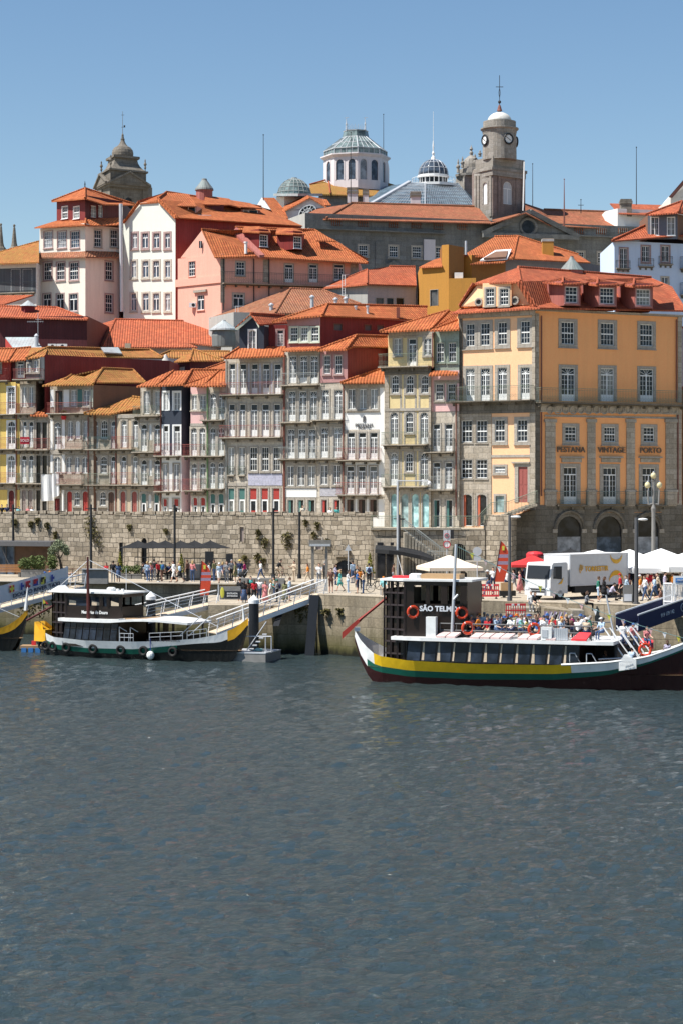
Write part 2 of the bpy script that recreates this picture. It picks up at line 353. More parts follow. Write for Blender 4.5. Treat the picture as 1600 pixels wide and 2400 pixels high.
  for sg in (-1, 1):
   for za, zb in ((.12*h, .42*h), (.5*h, .9*h)): f.box((sg*w*.23, yc-.035, (za+zb)/2), (w*.3, .03, zb-za))
 elif style == 'half':           # dark doorway with a coloured leaf and plain glass
  f.use(extra); bar(-w/2+o, -w/2+.28, 0, h-o, .08)
 p = MB(pane); p.box((0, DR-.02, h/2), (w, .02, h))
 WC[key] = (s.data('window_surround'), f.data('window_frame') if f.v else None, p.data('window_pane'))
 return WC[key]
class Body:
 def __init__(s, root, v, chain, top, bot, mats, depth, name='wall', cap=True):
  s.root, s.v, s.name, s.cap = root, v, name, cap
  s.pts = [P(v.x(x), HY, Y).to_2d() for x, Y in chain]; s.Y0 = chain[0][1]
  s.zt = zat(v.y(top), chain[0][1]) if top is not None else None
  s.zb = bot if bot is not None else ZS
  s.mats = mats if isinstance(mats, (list, tuple)) else [mats]*(len(chain)-1)
  s.depth = depth; s.wins = [[] for _ in chain[1:]]
  s.bars = []
 def fr(s, i):
  a, b = s.pts[i], s.pts[i+1]; d = b-a; L = d.length; return a, d/L, L
 def uz(s, i, x, y):
  px, py = s.v.x(x), s.v.y(y); k = (px-HX)/F; a, b = s.pts[i], s.pts[i+1]; d = b-a
  t = (k*a.y-a.x)/(d.x-k*d.y); q = a+d*t; return t*d.length, zat(py, q.y)
 def w3(s, i, u, z, out=0.):
  a, d, L = s.fr(i); n = Vector((d.y, -d.x)); q = a+d*u+n*out; return Vector((q.x, q.y, z))
 def win(s, i, style, x0, y0, x1, y1, b=.13, trim='granite_trim', frame='white_frame', pane='pane_glass', rise=0., sill=None, extra=None, kind=None):
  um = s.uz(i, (x0+x1)/2, y1)[0]; ua, _ = s.uz(i, x0, y1); ub, _ = s.uz(i, x1, y1)
  a, d, L = s.fr(i); Yc = (a+d*um).y; za, zb = zat(s.v.y(y1), Yc), zat(s.v.y(y0), Yc)
  w = ub-ua; h = zb-za
  if sill is None: sill = style in ('sash', 'case', 'two')
  if style == 'case' and h/w > 2.6: sill = False
  w = max(.35, w); um = min(max(um, w/2+.04), L-w/2-.04)
  nm = kind or ('window' if style in ('sash', 'case', 'two') else 'doorway' if style in ('dark', 'half') else 'door' if style in ('solid', 'shop') else 'french_door')
  s.wins[i].append((um, w, za, h, style, b, trim, frame, pane, rise*w, sill, extra, nm))
 def row(s, i, style, xs, y0, y1, **k):
  for xa, xb in xs: s.win(i, style, xa, y0, xb, y1, **k)
 def build(s):
  mb = MB(); rot = []
  n = len(s.pts)
  for i in range(n-1):
   a, d, L = s.fr(i); mb.use(s.mats[i])
   rects = [(um-w/2, um+w/2, za, za+h) for um, w, za, h, *_ in s.wins[i]]
   us = sorted({0., L, *[r[0] for r in rects], *[r[1] for r in rects]}); zs = sorted({s.zb, s.zt, *[min(max(r[2], s.zb), s.zt) for r in rects], *[min(max(r[3], s.zb), s.zt) for r in rects]})
   us = [u for u in us if 0 <= u <= L]
   for ua, ub in zip(us, us[1:]):
    run = None
    for za, zb in zip(zs, zs[1:]):
     cu, cz = (ua+ub)/2, (za+zb)/2
     hole = any(r[0] < cu < r[1] and r[2] < cz < r[3] for r in rects)
     if hole:
      if run: mb.quad(s.w3(i, ua, run[0]), s.w3(i, ub, run[0]), s.w3(i, ub, run[1]), s.w3(i, ua, run[1])); run = None
     else: run = (run[0], zb) if run else (za, zb)
    if run: mb.quad(s.w3(i, ua, run[0]), s.w3(i, ub, run[0]), s.w3(i, ub, run[1]), s.w3(i, ua, run[1]))
   for (ua, ub, za, zb), wn in zip(rects, s.wins[i]):
    mb.use(wn[6])
    c = [(ua, za), (ub, za), (ub, zb), (ua, zb)]
    for (p, q), (p2, q2) in zip(c, c[1:]+c[:1]): mb.quad(s.w3(i, p, q), s.w3(i, p, q, -DR), s.w3(i, p2, q2, -DR), s.w3(i, p2, q2))
    mb.use(s.mats[i])
  f, l = s.pts[0], s.pts[-1]; bk = [Vector((l.x+s.depth*.05, l.y+s.depth)), Vector((f.x, f.y+s.depth+.001))]
  ring = [*s.pts, *bk]; mb.use(s.mats[-1])
  for a, b in ((l, bk[0]), (bk[0], bk[1]), (bk[1], f)):
   mb.quad((a.x, a.y, s.zb), (b.x, b.y, s.zb), (b.x, b.y, s.zt), (a.x, a.y, s.zt))
  if s.cap: mb.poly([(p.x, p.y, s.zt) for p in ring])
  w = obj(s.name, mb, s.root)
  o0 = ORIG[s.root]
  for i in range(n-1):
   a, d, L = s.fr(i); rz = math.atan2(d.y, d.x)
   for um, ww, za, h, style, b, trim, frame, pane, rise, sill, extra, nm in s.wins[i]:
    ms = win_meshes(style, ww, h, b, trim, frame, pane, rise, sill, extra)
    o = link(bpy.data.objects.new(nm, ms[0])); o.parent = s.root; o.location = s.w3(i, um, za)-o0; o.rotation_euler = (0, 0, rz)
    if ms[1]: link(bpy.data.objects.new('frame', ms[1])).parent = o
    link(bpy.data.objects.new('pane', ms[2])).parent = o
 def panel(s, i, x0, y0, x1, y1, mat, out=.03, name='panel', inn=.0):
  ua, zb = s.uz(i, x0, y0); ub, za = s.uz(i, x1, y1); a, d, L = s.fr(i); mid = s.w3(i, (ua+ub)/2, (za+zb)/2, (out-inn)/2)
  m = MB(mat); m.box(mid, (ub-ua, out+inn, zb-za), math.atan2(d.y, d.x)); return obj(name, m, s.root)
 def balcony(s, i, x0, x1, yt, yb, mat='rail_grey', dep=.66, pitch=.13, slab='granite', orn=True):
  ua, zb = s.uz(i, x0, yb); ub, _ = s.uz(i, x1, yb); a, d, L = s.fr(i); rz = math.atan2(d.y, d.x)
  zt = s.uz(i, x0, yt)[1]; zt = zb+min(1.25, max(.8, zt-zb))
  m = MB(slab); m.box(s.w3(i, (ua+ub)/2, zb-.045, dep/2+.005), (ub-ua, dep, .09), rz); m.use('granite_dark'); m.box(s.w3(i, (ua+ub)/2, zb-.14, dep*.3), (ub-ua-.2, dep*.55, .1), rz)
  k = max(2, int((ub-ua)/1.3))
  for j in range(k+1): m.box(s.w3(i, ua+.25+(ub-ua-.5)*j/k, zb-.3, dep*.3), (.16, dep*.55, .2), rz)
  o = obj('balcony', m, s.root)
  r = MB(mat); t = .009
  def seg(p, q, w): r.tube(p, q, w, 4)
  c = [(ua+.04, .02), (ua+.04, dep-.05), (ub-.04, dep-.05), (ub-.04, .02)]
  for (u1, o1), (u2, o2) in zip(c, c[1:]):
   for z, w in ((zt, .024), (zb+.08, .013), (zt-.16, .01)): seg(s.w3(i, u1, z, o1), s.w3(i, u2, z, o2), w)
   ln = math.hypot(u2-u1, o2-o1); nb = max(2, int(ln/pitch))
   for j in range(nb+1):
    u, oo = u1+(u2-u1)*j/nb, o1+(o2-o1)*j/nb; seg(s.w3(i, u, zb, oo), s.w3(i, u, zt, oo), t)
    if orn and j < nb and u2 != u1:
     un = u1+(u2-u1)*(j+1)/nb; seg(s.w3(i, u, zb+.18, oo), s.w3(i, un, zb+.55, oo), .006); seg(s.w3(i, un, zb+.18, oo), s.w3(i, u, zb+.55, oo), .006)
  obj('railing', r, o); return o
 def pipe(s, i, x, y0, y1, mat='pipe_brown', r=.06):
  ua, za = s.uz(i, x, y0); _, zb = s.uz(i, x, y1); m = MB(mat); m.tube(s.w3(i, ua, za, .12), s.w3(i, ua, zb, .12), r, 6); return obj('downpipe', m, s.root)
class House:
 def __init__(s, label, v, x, Y, name='town_house', cat='house', group='terraced houses along the old wall', z=ZS):
  s.v = v; p = P(v.x(x), HY, Y); s.root = thing(name, label, cat, (p.x, p.y, z), group); s.bodies = []
 def body(s, chain, top, bot, mats, depth=9., v=None, name='wall', cap=True):
  b = Body(s.root, v or s.v, chain, top, bot, mats, depth, name, cap); s.bodies.append(b); return b
 def roof(s, polys, mat='tile_orange', ridges=(), thick=.14, v=None, name='roof', ridge_mat=None, rr=.11):
  v = v or s.v; m = MB(mat); q = lambda p: P(v.x(p[0]), v.y(p[1]), p[2])
  for pl in polys:
   pts = [q(p) for p in pl]
   nrm = (pts[1]-pts[0]).cross(pts[2]-pts[0])
   if nrm.z < 0: pts.reverse()
   m.prism([p for p in pts], (0, 0, -thick)) if False else m.prism([p-Vector((0, 0, thick)) for p in pts][::-1], (0, 0, thick))
  m.use(ridge_mat or mat)
  for a, b in ridges: m.tube(q(a)+Vector((0, 0, .02)), q(b)+Vector((0, 0, .02)), rr, 7)
  return obj(name, m, s.root)
 def prism(s, pts, off, mat, name, v=None):
  v = v or s.v; m = MB(mat); m.prism([P(v.x(x), v.y(y), Y) for x, y, Y in pts], off); return obj(name, m, s.root)
 def done(s):
  for b in s.bodies: b.build()
def YF(px): return 196-.0165*px
def fl(v, xa, xb, j=0.): return [(xa, YF(v.x(xa))+j), (xb, YF(v.x(xb))+j)]
h = House('narrow yellow house with red attic storey at the left edge of the terrace', v4, -60, YF(-15))
y = YF(20)
b = h.body(fl(v4, -110, 183), 575, None, 'yellow_wall')
b.row(0, 'door', [(72, 140)], 615, 862, extra='fan', trim='white_frame', b=.1); b.row(0, 'door', [(-75, -8)], 615, 862, trim='white_frame', b=.1)
b.row(0, 'door', [(-75, -6), (72, 143)], 928, 1185, rise=.4, extra='bars', trim='white_frame', b=.1); b.row(0, 'door', [(-75, -6), (72, 140)], 1242, 1495, rise=.4, extra='bars', trim='white_frame', b=.1)
b.row(0, 'solid', [(84, 134)], 1565, 1800, extra='door_wine', rise=.4); b.row(0, 'solid', [(-70, -15)], 1565, 1800, extra='door_red', rise=.4)
b.panel(0, -110, 1195, 183, 1235, 'granite', .05, 'cornice'); b.panel(0, -110, 880, 183, 910, 'granite', .05, 'cornice'); b.panel(0, -110, 1505, 183, 1560, 'granite', .04, 'cornice')
b.balcony(0, -110, 160, 765, 868, 'rail_red'); b.balcony(0, -110, 160, 1085, 1185, 'rail_red'); b.balcony(0, -110, 165, 1405, 1495, 'rail_red')
b.pipe(0, 158, 590, 1780)
t = h.body(fl(v4, -110, 100, .15), 362, zat(v4.y(575), y), 'red_lit', 6.)
t.win(0, 'case', -30, 390, 12, 480)
t2_ = h.body(fl(v4, 102, 238, .5), 362, zat(v4.y(575), y), 'wine_siding', 6.); t2_.win(0, 'door', 160, 382, 220, 532)
t.balcony(0, -110, 96, 455, 560, 'rail_red', .6)
h.roof([[(-130, 368, y-.5), (78, 376, y-.5), (150, 265, y+3), (-130, 268, y+3)], [(78, 376, y-.5), (238, 362, y-.3), (290, 252, y+3.2), (150, 265, y+3)], [(-130, 268, y+3), (290, 252, y+3.2), (290, 330, y+7), (-130, 340, y+7)]],
 'tile_orange', [((78, 374, y-.5), (150, 263, y+3)), ((-130, 266, y+3), (150, 263, y+3)), ((150, 263, y+3), (290, 250, y+3.2))])
h.done()
h = House('grey stone house with a sold banner and a long dark red flank wall', v4, 186, YF(48))
y = YF(70)
b = h.body(fl(v4, 186, 332), 555, None, 'granite')
b.row(0, 'case', [(206, 246), (268, 312)], 612, 800, trim='trim_pale'); b.row(0, 'door', [(212, 248), (268, 310)], 930, 1170, rise=.3, trim='trim_pale'); b.row(0, 'door', [(200, 247), (264, 312)], 1240, 1495, rise=.35, trim='trim_pale')
b.row(0, 'solid', [(205, 243), (262, 303)], 1560, 1800, extra='door_grey', rise=.3)
b.balcony(0, 175, 340, 770, 860, 'rail_red'); b.panel(0, 186, 872, 332, 905, 'granite_trim', .06, 'cornice')
p = h.body(fl(v4, 334, 462), 878, None, 'granite', 6.)
p.row(0, 'dark', [(336, 378), (394, 436)], 940, 1180, pane='pane_dark', trim='granite_trim'); p.row(0, 'dark', [(334, 376), (394, 436)], 1245, 1500, pane='pane_dark'); p.row(0, 'dark', [(336, 374), (392, 434)], 1565, 1800, pane='pane_dark')
p.panel(0, 334, 1200, 462, 1235, 'granite_trim', .05, 'cornice')
b.balcony(0, 172, 332, 1090, 1190, 'rail_dark'); p.balcony(0, 334, 470, 1090, 1190, 'rail_red'); b.balcony(0, 176, 332, 1410, 1500, 'rail_green'); p.balcony(0, 334, 440, 1410, 1500, 'rail_dark')
h.roof([[(275, 872, y-.9), (440, 878, y-.9), (432, 780, y+.4), (395, 822, y+.2)]], 'tile_orange')
a = h.body([(246, YF(63)-.2), (412, YF(105)-.2)], 345, zat(v4.y(560), y), 'slate_siding', 6.)
a.win(0, 'case', 312, 370, 360, 478); a.win(0, 'case', 255, 400, 285, 478, frame='grey_frame')
a.balcony(0, 158, 410, 455, 548, 'rail_red', .9, orn=False)
s2 = h.body([(413, YF(105)-.1), (1560, YF(105)+9.)], 318, zat(v4.y(880), YF(105)), 'red_siding', 8., name='flank_wall')
h.roof([[(240, 352, y-.6), (415, 330, y-.6), (446, 250, y+1.2), (290, 252, y+2.4)], [(378, 335, y-.6), (1500, 346, YF(105)+8.4), (1380, 276, YF(105)+11), (446, 250, y+1.2)], [(446, 250, y+1.2), (1380, 276, YF(105)+11), (1380, 330, y+16), (446, 330, y+9)]],
 'tile_ochre', [((240, 350, y-.6), (446, 249, y+1.2)), ((446, 249, y+1.2), (1380, 274, YF(105)+11)), ((1380, 274, YF(105)+11), (1500, 344, YF(105)+8.4))])
sk = MB('zinc_roof'); q = lambda x, yy, Y: P(v4.x(x), v4.y(yy), Y)
sk.prism([q(930, 262, y+5.), q(1090, 262, y+6.6), q(1125, 318, y+5.4), q(960, 306, y+3.9)], (0, -.1, .12)); obj('skylight', sk, h.root)
h.done()
h = House('stone house with white shutter panels and a potted plant balcony under an ochre roof', v4, 462, YF(118))
y = YF(160)
b = h.body([(464, YF(118)-.2), (862, YF(220)-.2), (1296, YF(220)+3.6)], 604, None, ['granite', 'brown_wall'], 6.)
b.win(0, 'half', 512, 650, 578, 862, frame='brown_frame', extra='door_brown', kind='door'); b.row(0, 'case', [(655, 708), (770, 826)], 642, 790, pane='pane_blue')
for xa, xb, m in ((585, 640, 'white_paint'), (470, 498, 'white_paint'), (718, 760, 'door_green'), (835, 858, 'cream_frame')): b.panel(0, xa, 640, xb, 800, m, .05, 'shutter')
b.row(0, 'door', [(500, 562)], 935, 1192, rise=.35, extra='fan'); b.row(0, 'case', [(625, 674), (768, 816)], 925, 1105, rise=.4, pane='pane_blue', sill=False); b.win(0, 'solid', 694, 925, 740, 1090, extra='white_paint', rise=.45, kind='shutter')
b.row(0, 'case', [(500, 562)], 1255, 1402, rise=.35); b.row(0, 'case', [(610, 662), (690, 736), (757, 812)], 1255, 1408, rise=.35, sill=False)
b.row(0, 'solid', [(506, 555)], 1640, 1800, extra='door_wine'); b.row(0, 'solid', [(620, 666), (764, 812)], 1575, 1800, extra='door_red', rise=.35); b.row(0, 'sash', [(685, 737)], 1575, 1705, rise=.4)
for xa, xb in ((468, 488), (573, 600)):
 b.panel(0, xa, 905, xb, 1190, 'white_wall', .03); b.panel(0, xa, 1230, xb, 1405, 'white_wall', .03)
b.panel(0, 573, 1560, 594, 1780, 'white_wall', .05, 'sign_board')
b.panel(0, 464, 872, 862, 905, 'granite_trim', .12, 'cornice'); b.panel(0, 464, 1200, 862, 1232, 'granite_trim', .1, 'cornice'); b.panel(0, 464, 1520, 862, 1550, 'granite_trim', .1, 'cornice')
b.balcony(0, 470, 860, 765, 860, 'rail_red', .9); b.balcony(0, 545, 782, 1078, 1185, 'rail_red'); b.balcony(0, 545, 782, 1400, 1508, 'rail_red')
b.pipe(0, 838, 620, 870, 'pipe_grey'); b.pipe(0, 818, 880, 1780, 'pipe_brown')
h.roof([[(388, 600, y-.8), (860, 588, y-1.6), (945, 445, y+2.), (780, 520, y+1.2), (660, 505, y+1.5)], [(888, 572, y-1.2), (1338, 574, y+2.6), (1225, 458, y+5.), (945, 445, y+2.)], [(660, 505, y+1.5), (945, 445, y+2.), (1225, 458, y+5.), (1225, 540, y+9), (660, 590, y+6)]],
 'tile_ochre', [((660, 503, y+1.5), (600, 545, y+.3)), ((945, 443, y+2), (860, 586, y-1.6)), ((945, 443, y+2), (1225, 456, y+5)), ((1225, 456, y+5), (1338, 572, y+2.6))])
h.done()
h = House('low stone house with dark teal balcony and a sagging ochre roof', v4, 820, YF(212))
y = YF(240)
b = h.body(fl(v4, 830, 1076, .1), 868, None, 'granite', 5.)
b.row(0, 'door', [(862, 906), (1025, 1076)], 925, 1180, rise=.35, pane='pane_blue'); b.row(0, 'sash', [(930, 992)], 920, 1085, rise=.45)
b.row(0, 'door', [(860, 902), (1020, 1070)], 1250, 1500, rise=.35); b.row(0, 'sash', [(925, 986)], 1250, 1408, rise=.45)
b.win(0, 'solid', 853, 1580, 892, 1800, extra='door_grey', rise=.35); b.win(0, 'sash', 918, 1575, 976, 1705, rise=.45); b.win(0, 'solid', 1000, 1580, 1052, 1800, extra='door_brown', rise=.3)
b.balcony(0, 785, 1052, 1078, 1188, 'rail_teal'); b.balcony(0, 780, 1048, 1412, 1512, 'rail_green')
b.panel(0, 830, 1200, 1076, 1232, 'granite_trim', .1, 'cornice'); b.panel(0, 830, 1525, 1076, 1555, 'granite_trim', .1, 'cornice')
b.pipe(0, 1072, 880, 1780)
h.roof([[(775, 858, y-.7), (1010, 862, y-.9), (1215, 706, y+2.2), (985, 790, y+1.6)], [(1010, 862, y-.9), (1292, 800, y-.6), (1292, 716, y+2), (1215, 706, y+2.2)]], 'tile_ochre', [((1215, 704, y+2.2), (1292, 714, y+2)), ((775, 856, y-.7), (985, 788, y+1.6))])
h.done()
h = House('narrow stone house with bright red balconies and red arched doors', v4, 1080, YF(276))
b = h.body(fl(v4, 1079, 1292, -.05), 866, None, 'tan_wall', 5.)
b.row(0, 'door', [(1120, 1168), (1224, 1272)], 918, 1170, rise=.35); b.row(0, 'door', [(1116, 1162), (1222, 1268)], 1250, 1500, rise=.35)
b.row(0, 'solid', [(1112, 1157), (1216, 1262)], 1575, 1800, extra='door_rose', rise=.4)
b.balcony(0, 1050, 1240, 1075, 1185, 'rail_red'); b.balcony(0, 1046, 1250, 1405, 1512, 'rail_red')
b.panel(0, 1079, 1198, 1292, 1232, 'granite_trim', .1, 'cornice'); b.panel(0, 1079, 870, 1292, 900, 'granite_trim', .1, 'cornice'); b.panel(0, 1079, 1522, 1292, 1555, 'granite_trim', .1, 'cornice')
h.done()
h = House('grey tiled house with sage green balconies and green ground floor doors', v5, 122, YF(331))
y = YF(350)
b = h.body(fl(v5, 118, 312, -.1), 605, None, 'granite', 6.)
b.row(0, 'case', [(147, 202), (250, 304)], 652, 862, trim='trim_pale')
for t_ in (955, 1282):
 b.row(0, 'door', [(122, 177), (244, 299)], t_, t_+250, rise=.45, trim='trim_pale'); b.row(0, 'case', [(193, 225)], t_, t_+150, rise=.5, trim='trim_pale')
b.row(0, 'shop', [(118, 167), (238, 288)], 1592, 1800, extra='door_green', rise=.4); b.row(0, 'case', [(190, 217)], 1602, 1725, rise=.4)
b.balcony(0, 68, 304, 795, 882, 'rail_green'); b.balcony(0, 60, 304, 1105, 1212, 'rail_green'); b.balcony(0, 60, 304, 1415, 1515, 'rail_green')
b.panel(0, 118, 895, 312, 935, 'granite_trim', .1, 'cornice'); b.panel(0, 118, 1222, 312, 1255, 'granite_trim', .1, 'cornice'); b.panel(0, 118, 1525, 312, 1560, 'granite_trim', .1, 'cornice')
b.pipe(0, 308, 610, 1790)
h.roof([[(78, 608, y-.8), (268, 600, y-1.), (420, 468, y+2.4), (385, 470, y+2.4)], [(268, 600, y-1.), (300, 598, y-.8), (590, 462, y+2.4), (420, 468, y+2.4)]], 'tile_orange', [((268, 598, y-1), (420, 466, y+2.4))])
h.done()
h = House('dark slate blue narrow house with white window surrounds', v5, 316, YF(380))
y = YF(400)
b = h.body([(314, YF(380)-.25), (494, YF(426)-.25), (577, YF(426)+1.2)], 600, zat(v5.y(1255), YF(400)), 'slate_wall', 5.)
b.row(0, 'case', [(330, 374), (424, 480)], 664, 832, trim='white_frame', b=.16); b.row(0, 'door', [(328, 374), (424, 482)], 972, 1255, trim='white_frame', b=.14, extra=None, pane='pane_dark')
c = h.body([(314, YF(380)-.2), (494, YF(426)-.2), (580, YF(426)+1.3)], 1255, None, ['white_wall', 'lav_white'], 5.)
c.row(0, 'case', [(325, 366), (423, 472)], 1322, 1565, sill=False); c.row(0, 'shop', [(323, 362), (420, 468)], 1645, 1805, extra='door_red')
b.balcony(0, 262, 490, 1142, 1247, 'rail_red'); c.balcony(0, 262, 488, 1470, 1572, 'rail_red'); b.pipe(1, 573, 605, 1250)
h.roof([[(258, 602, y-1.), (515, 590, y-1.3), (590, 460, y+2.4), (420, 510, y+1.2)], [(515, 590, y-1.3), (620, 555, y+.6), (870, 460, y+3.2), (590, 460, y+2.4)]], 'tile_orange', [((515, 588, y-1.3), (590, 458, y+2.4)), ((590, 458, y+2.4), (870, 458, y+3.2))])
h.done()
h = House('pink fronted house with red iron balconies and red and white doors', v5, 578, YF(447))
y = YF(470)
b = h.body(fl(v5, 578, 731, -.15), 610, None, 'pink_pale', 6.)
b.row(0, 'case', [(590, 637), (663, 717)], 692, 822, trim='trim_pale')
b.row(0, 'door', [(583, 636), (660, 714)], 988, 1248, rise=.4, trim='trim_pale', extra='bars'); b.row(0, 'door', [(585, 635), (665, 716)], 1312, 1562, rise=.4, trim='trim_pale', extra='bars'); b.row(0, 'shop', [(598, 641), (667, 715)], 1632, 1808, extra='door_red', rise=.35, trim='trim_pale')
b.balcony(0, 524, 726, 1145, 1248, 'rail_red'); b.balcony(0, 526, 726, 1462, 1565, 'rail_red')
b.panel(0, 578, 950, 731, 975, 'granite_trim', .08, 'cornice'); b.panel(0, 578, 1262, 731, 1300, 'granite_trim', .08, 'cornice'); b.panel(0, 578, 1575, 731, 1618, 'granite', .06, 'cornice')
h.roof([[(510, 602, y-1.), (690, 606, y-1.), (838, 466, y+2.4), (640, 560, y+.2)], [(690, 606, y-1), (700, 604, y-1), (905, 466, y+2.3), (838, 466, y+2.4)]], 'tile_orange', [((690, 604, y-1), (838, 464, y+2.4))])
h.done()
h = House('pale grey house with green drainpipe and teal ground floor doors', v5, 733, YF(487))
y = YF(510)
b = h.body(fl(v5, 733, 902, -.2), 612, None, 'granite_pale', 6.)
b.row(0, 'door', [(757, 811), (835, 891)], 672, 912, rise=.4, extra='bars'); b.row(0, 'door', [(754, 806), (830, 886)], 988, 1248, rise=.4, extra='bars'); b.row(0, 'door', [(752, 805), (829, 884)], 1306, 1548, rise=.4, extra='bars'); b.row(0, 'shop', [(755, 806), (830, 884)], 1596, 1808, extra='door_green', rise=.4)
b.balcony(0, 690, 895, 820, 920, 'rail_green'); b.balcony(0, 690, 895, 1145, 1248, 'rail_green'); b.balcony(0, 690, 892, 1452, 1548, 'rail_green')
b.panel(0, 733, 935, 902, 972, 'granite_trim', .08, 'cornice'); b.panel(0, 733, 1262, 902, 1298, 'granite_trim', .08, 'cornice'); b.panel(0, 733, 1558, 902, 1590, 'granite_trim', .08, 'cornice'); b.pipe(0, 737, 615, 1800, 'pipe_green', .07)
h.roof([[(680, 606, y-1), (905, 600, y-1.2), (905, 466, y+2.2), (838, 500, y+1.)]], 'tile_orange')
h.done()
h = House('tall grey stone house with red railed balconies and a slate gabled penthouse', v5, 905, YF(531))
y = YF(600)
b = h.body(fl(v5, 906, 1442, -.3), 350, None, 'granite_pale', 9.)
xs = [(935, 990), (1030, 1090), (1135, 1196), (1239, 1303), (1344, 1406)]
b.row(0, 'door', xs, 402, 678, extra=None); b.row(0, 'door', [(930, 985), (1026, 1082), (1130, 1192), (1233, 1298), (1340, 1400)], 772, 1070)
b.row(0, 'case', [(924, 980), (1019, 1078)], 1170, 1420); b.row(0, 'sash', [(1120, 1190), (1228, 1296), (1335, 1400)], 1168, 1385)
b.row(0, 'shop', [(920, 981), (1018, 1079)], 1547, 1790, extra='door_green'); b.row(0, 'shop', [(1117, 1187), (1224, 1291), (1329, 1397)], 1547, 1790, extra='door_red')
for i_, (xa, xb) in enumerate(((1000, 1020), (1100, 1128), (1204, 1232), (1310, 1338))): b.panel(0, xa+4, 400, xb-4, 690, 'azulejo_lilac', .03, 'azulejo_strip')
b.panel(0, 1108, 1412, 1420, 1520, 'azulejo_blue', .04, 'azulejo_panel'); b.panel(0, 906, 1500, 1095, 1528, 'granite_trim', .06, 'cornice'); b.panel(0, 906, 1090, 1442, 1115, 'granite_trim', .06, 'cornice')
b.balcony(0, 866, 1440, 582, 690, 'rail_red', orn=False); b.balcony(0, 862, 1424, 972, 1080, 'rail_red', orn=False); b.balcony(0, 918, 982, 1370, 1425, 'rail_green', .2); b.balcony(0, 1015, 1082, 1370, 1425, 'rail_green', .2)
b.pipe(0, 1436, 360, 1790); b.pipe(0, 910, 360, 1790, 'pipe_grey')
h.roof([[(880, 348, y-1.3), (1450, 325, y-1.6), (1450, 240, y+1.), (1200, 240, y+1.), (1030, 250, y+.8)]], 'tile_orange', [((880, 346, y-1.3), (1030, 248, y+.8))])
g = h.body([(1025, y+.6), (1252, y+.2), (1300, y+1.4)], 60, zat(v5.y(290), y), 'slate_wall', 5., cap=False)
g.win(0, 'case', 1110, 90, 1178, 275, rise=.9, trim='white_frame', b=.08, sill=False)
h.prism([(1025, 62, y+.6), (1252, 58, y+.2), (1140, -42, y+.4)], (.3, 4, 0), 'slate_wall', 'gable')
h.roof([[(985, 70, y+.1), (1010, 72, y+.1), (1150, -46, y+.2), (1128, -62, y+.2)], [(1150, -46, y+.2), (1205, 55, y-.2), (1208, 35, y-.2), (1128, -62, y+.2)]], 'cream_frame', thick=.2, name='barge_board')
h.roof([[(1128, -58, y+.1), (1208, 38, y-.3), (1470, 22, y+3.), (1440, -40, y+3.4)], [(1128, -58, y+.1), (985, 66, y+.1), (1010, 60, y+5), (1440, -40, y+6)]], 'tile_red', [((1128, -60, y+.1), (1440, -42, y+3.4))])
r = h.body([(1296, y+1.3), (1475, y+1.1)], 45, zat(v5.y(285), y), 'red_siding', 5.); r.win(0, 'door', 1370, 92, 1430, 268, trim='trim_rose')
h.done()
h = House('tall stone house with a pink three window attic and big dark red flank', v6, 268, YF(668))
y = YF(700); yc = YF(755)-.3
b = h.body([(264, YF(668)-.3), (588, yc)], 470, None, 'granite_pale', 9.)
b.row(0, 'door', [(307, 374), (403, 472), (500, 571)], 525, 775, extra='fan'); b.row(0, 'door', [(300, 366), (397, 466), (495, 562)], 850, 1122, extra='fan', pane='pane_dark'); b.row(0, 'door', [(291, 358), (388, 456), (482, 549)], 1198, 1466, extra='fan'); b.row(0, 'case', [(284, 350), (381, 448), (476, 544)], 1536, 1718)
b.row(0, 'half', [(294, 347), (385, 440), (478, 541)], 1846, 2010, extra='door_green', kind='doorway', pane='pane_dark')
b.balcony(0, 245, 588, 690, 797, 'rail_grey'); b.balcony(0, 236, 522, 1027, 1137, 'rail_grey'); b.balcony(0, 226, 517, 1366, 1472, 'rail_grey')
b.panel(0, 266, 1745, 560, 1825, 'white_wall', .04, 'white_panel'); b.panel(0, 268, 1500, 585, 1525, 'granite_trim', .05, 'cornice'); b.pipe(0, 268, 500, 1980)
a = h.body([(290, YF(672)-.35), (592, yc-.1)], 172, zat(v6.y(470), y), 'rose_siding', 8.)
a.row(0, 'sash', [(316, 384), (411, 479), (506, 577)], 262, 392, trim='cream_frame', b=.12)
a.panel(0, 290, 178, 592, 240, 'rose_wall', .02)
s2 = h.body([(593, yc), (1440, yc+5.6)], 160, zat(v6.y(560), y), 'red_siding', 6., name='flank_wall')
for xa, xb, ya, yb in ((716, 788, 234, 292), (996, 1054, 242, 292), (1110, 1166, 246, 292)): s2.win(0, 'dark', xa, ya, xb, yb, trim='pipe_brown', pane='sign_metal', b=.06, kind='louvre_vent')
h.roof([[(150, 215, y), (286, 178, y-.8), (610, 152, yc-.4), (655, 52, yc+2.4), (400, 130, y+1.5)], [(610, 152, yc-.4), (1420, 190, yc+5.2), (1568, 205, yc+6.4), (1568, 75, yc+9), (655, 52, yc+2.4)], [(655, 52, yc+2.4), (1568, 75, yc+9), (1568, 150, yc+14), (655, 150, yc+8)]],
 'tile_orange', [((610, 150, yc-.4), (655, 50, yc+2.4)), ((655, 50, yc+2.4), (1568, 73, yc+9)), ((150, 213, y), (655, 50, yc+2.4))])
h.roof([[(240, 478, y-1.), (600, 462, yc-.8), (596, 430, yc+.2), (270, 452, y)]], 'tile_orange')
for x_ in (915, 1022):
 m = MB('galv'); c0 = P(v6.x(x_), v6.y(160), yc+3.4); m.lathe([(.24, -.2), (.16, .2), (.1, .3), (.1, .78), (.16, .8), (.16, .95)], c0, 10); obj('flue_pipe', m, h.root)
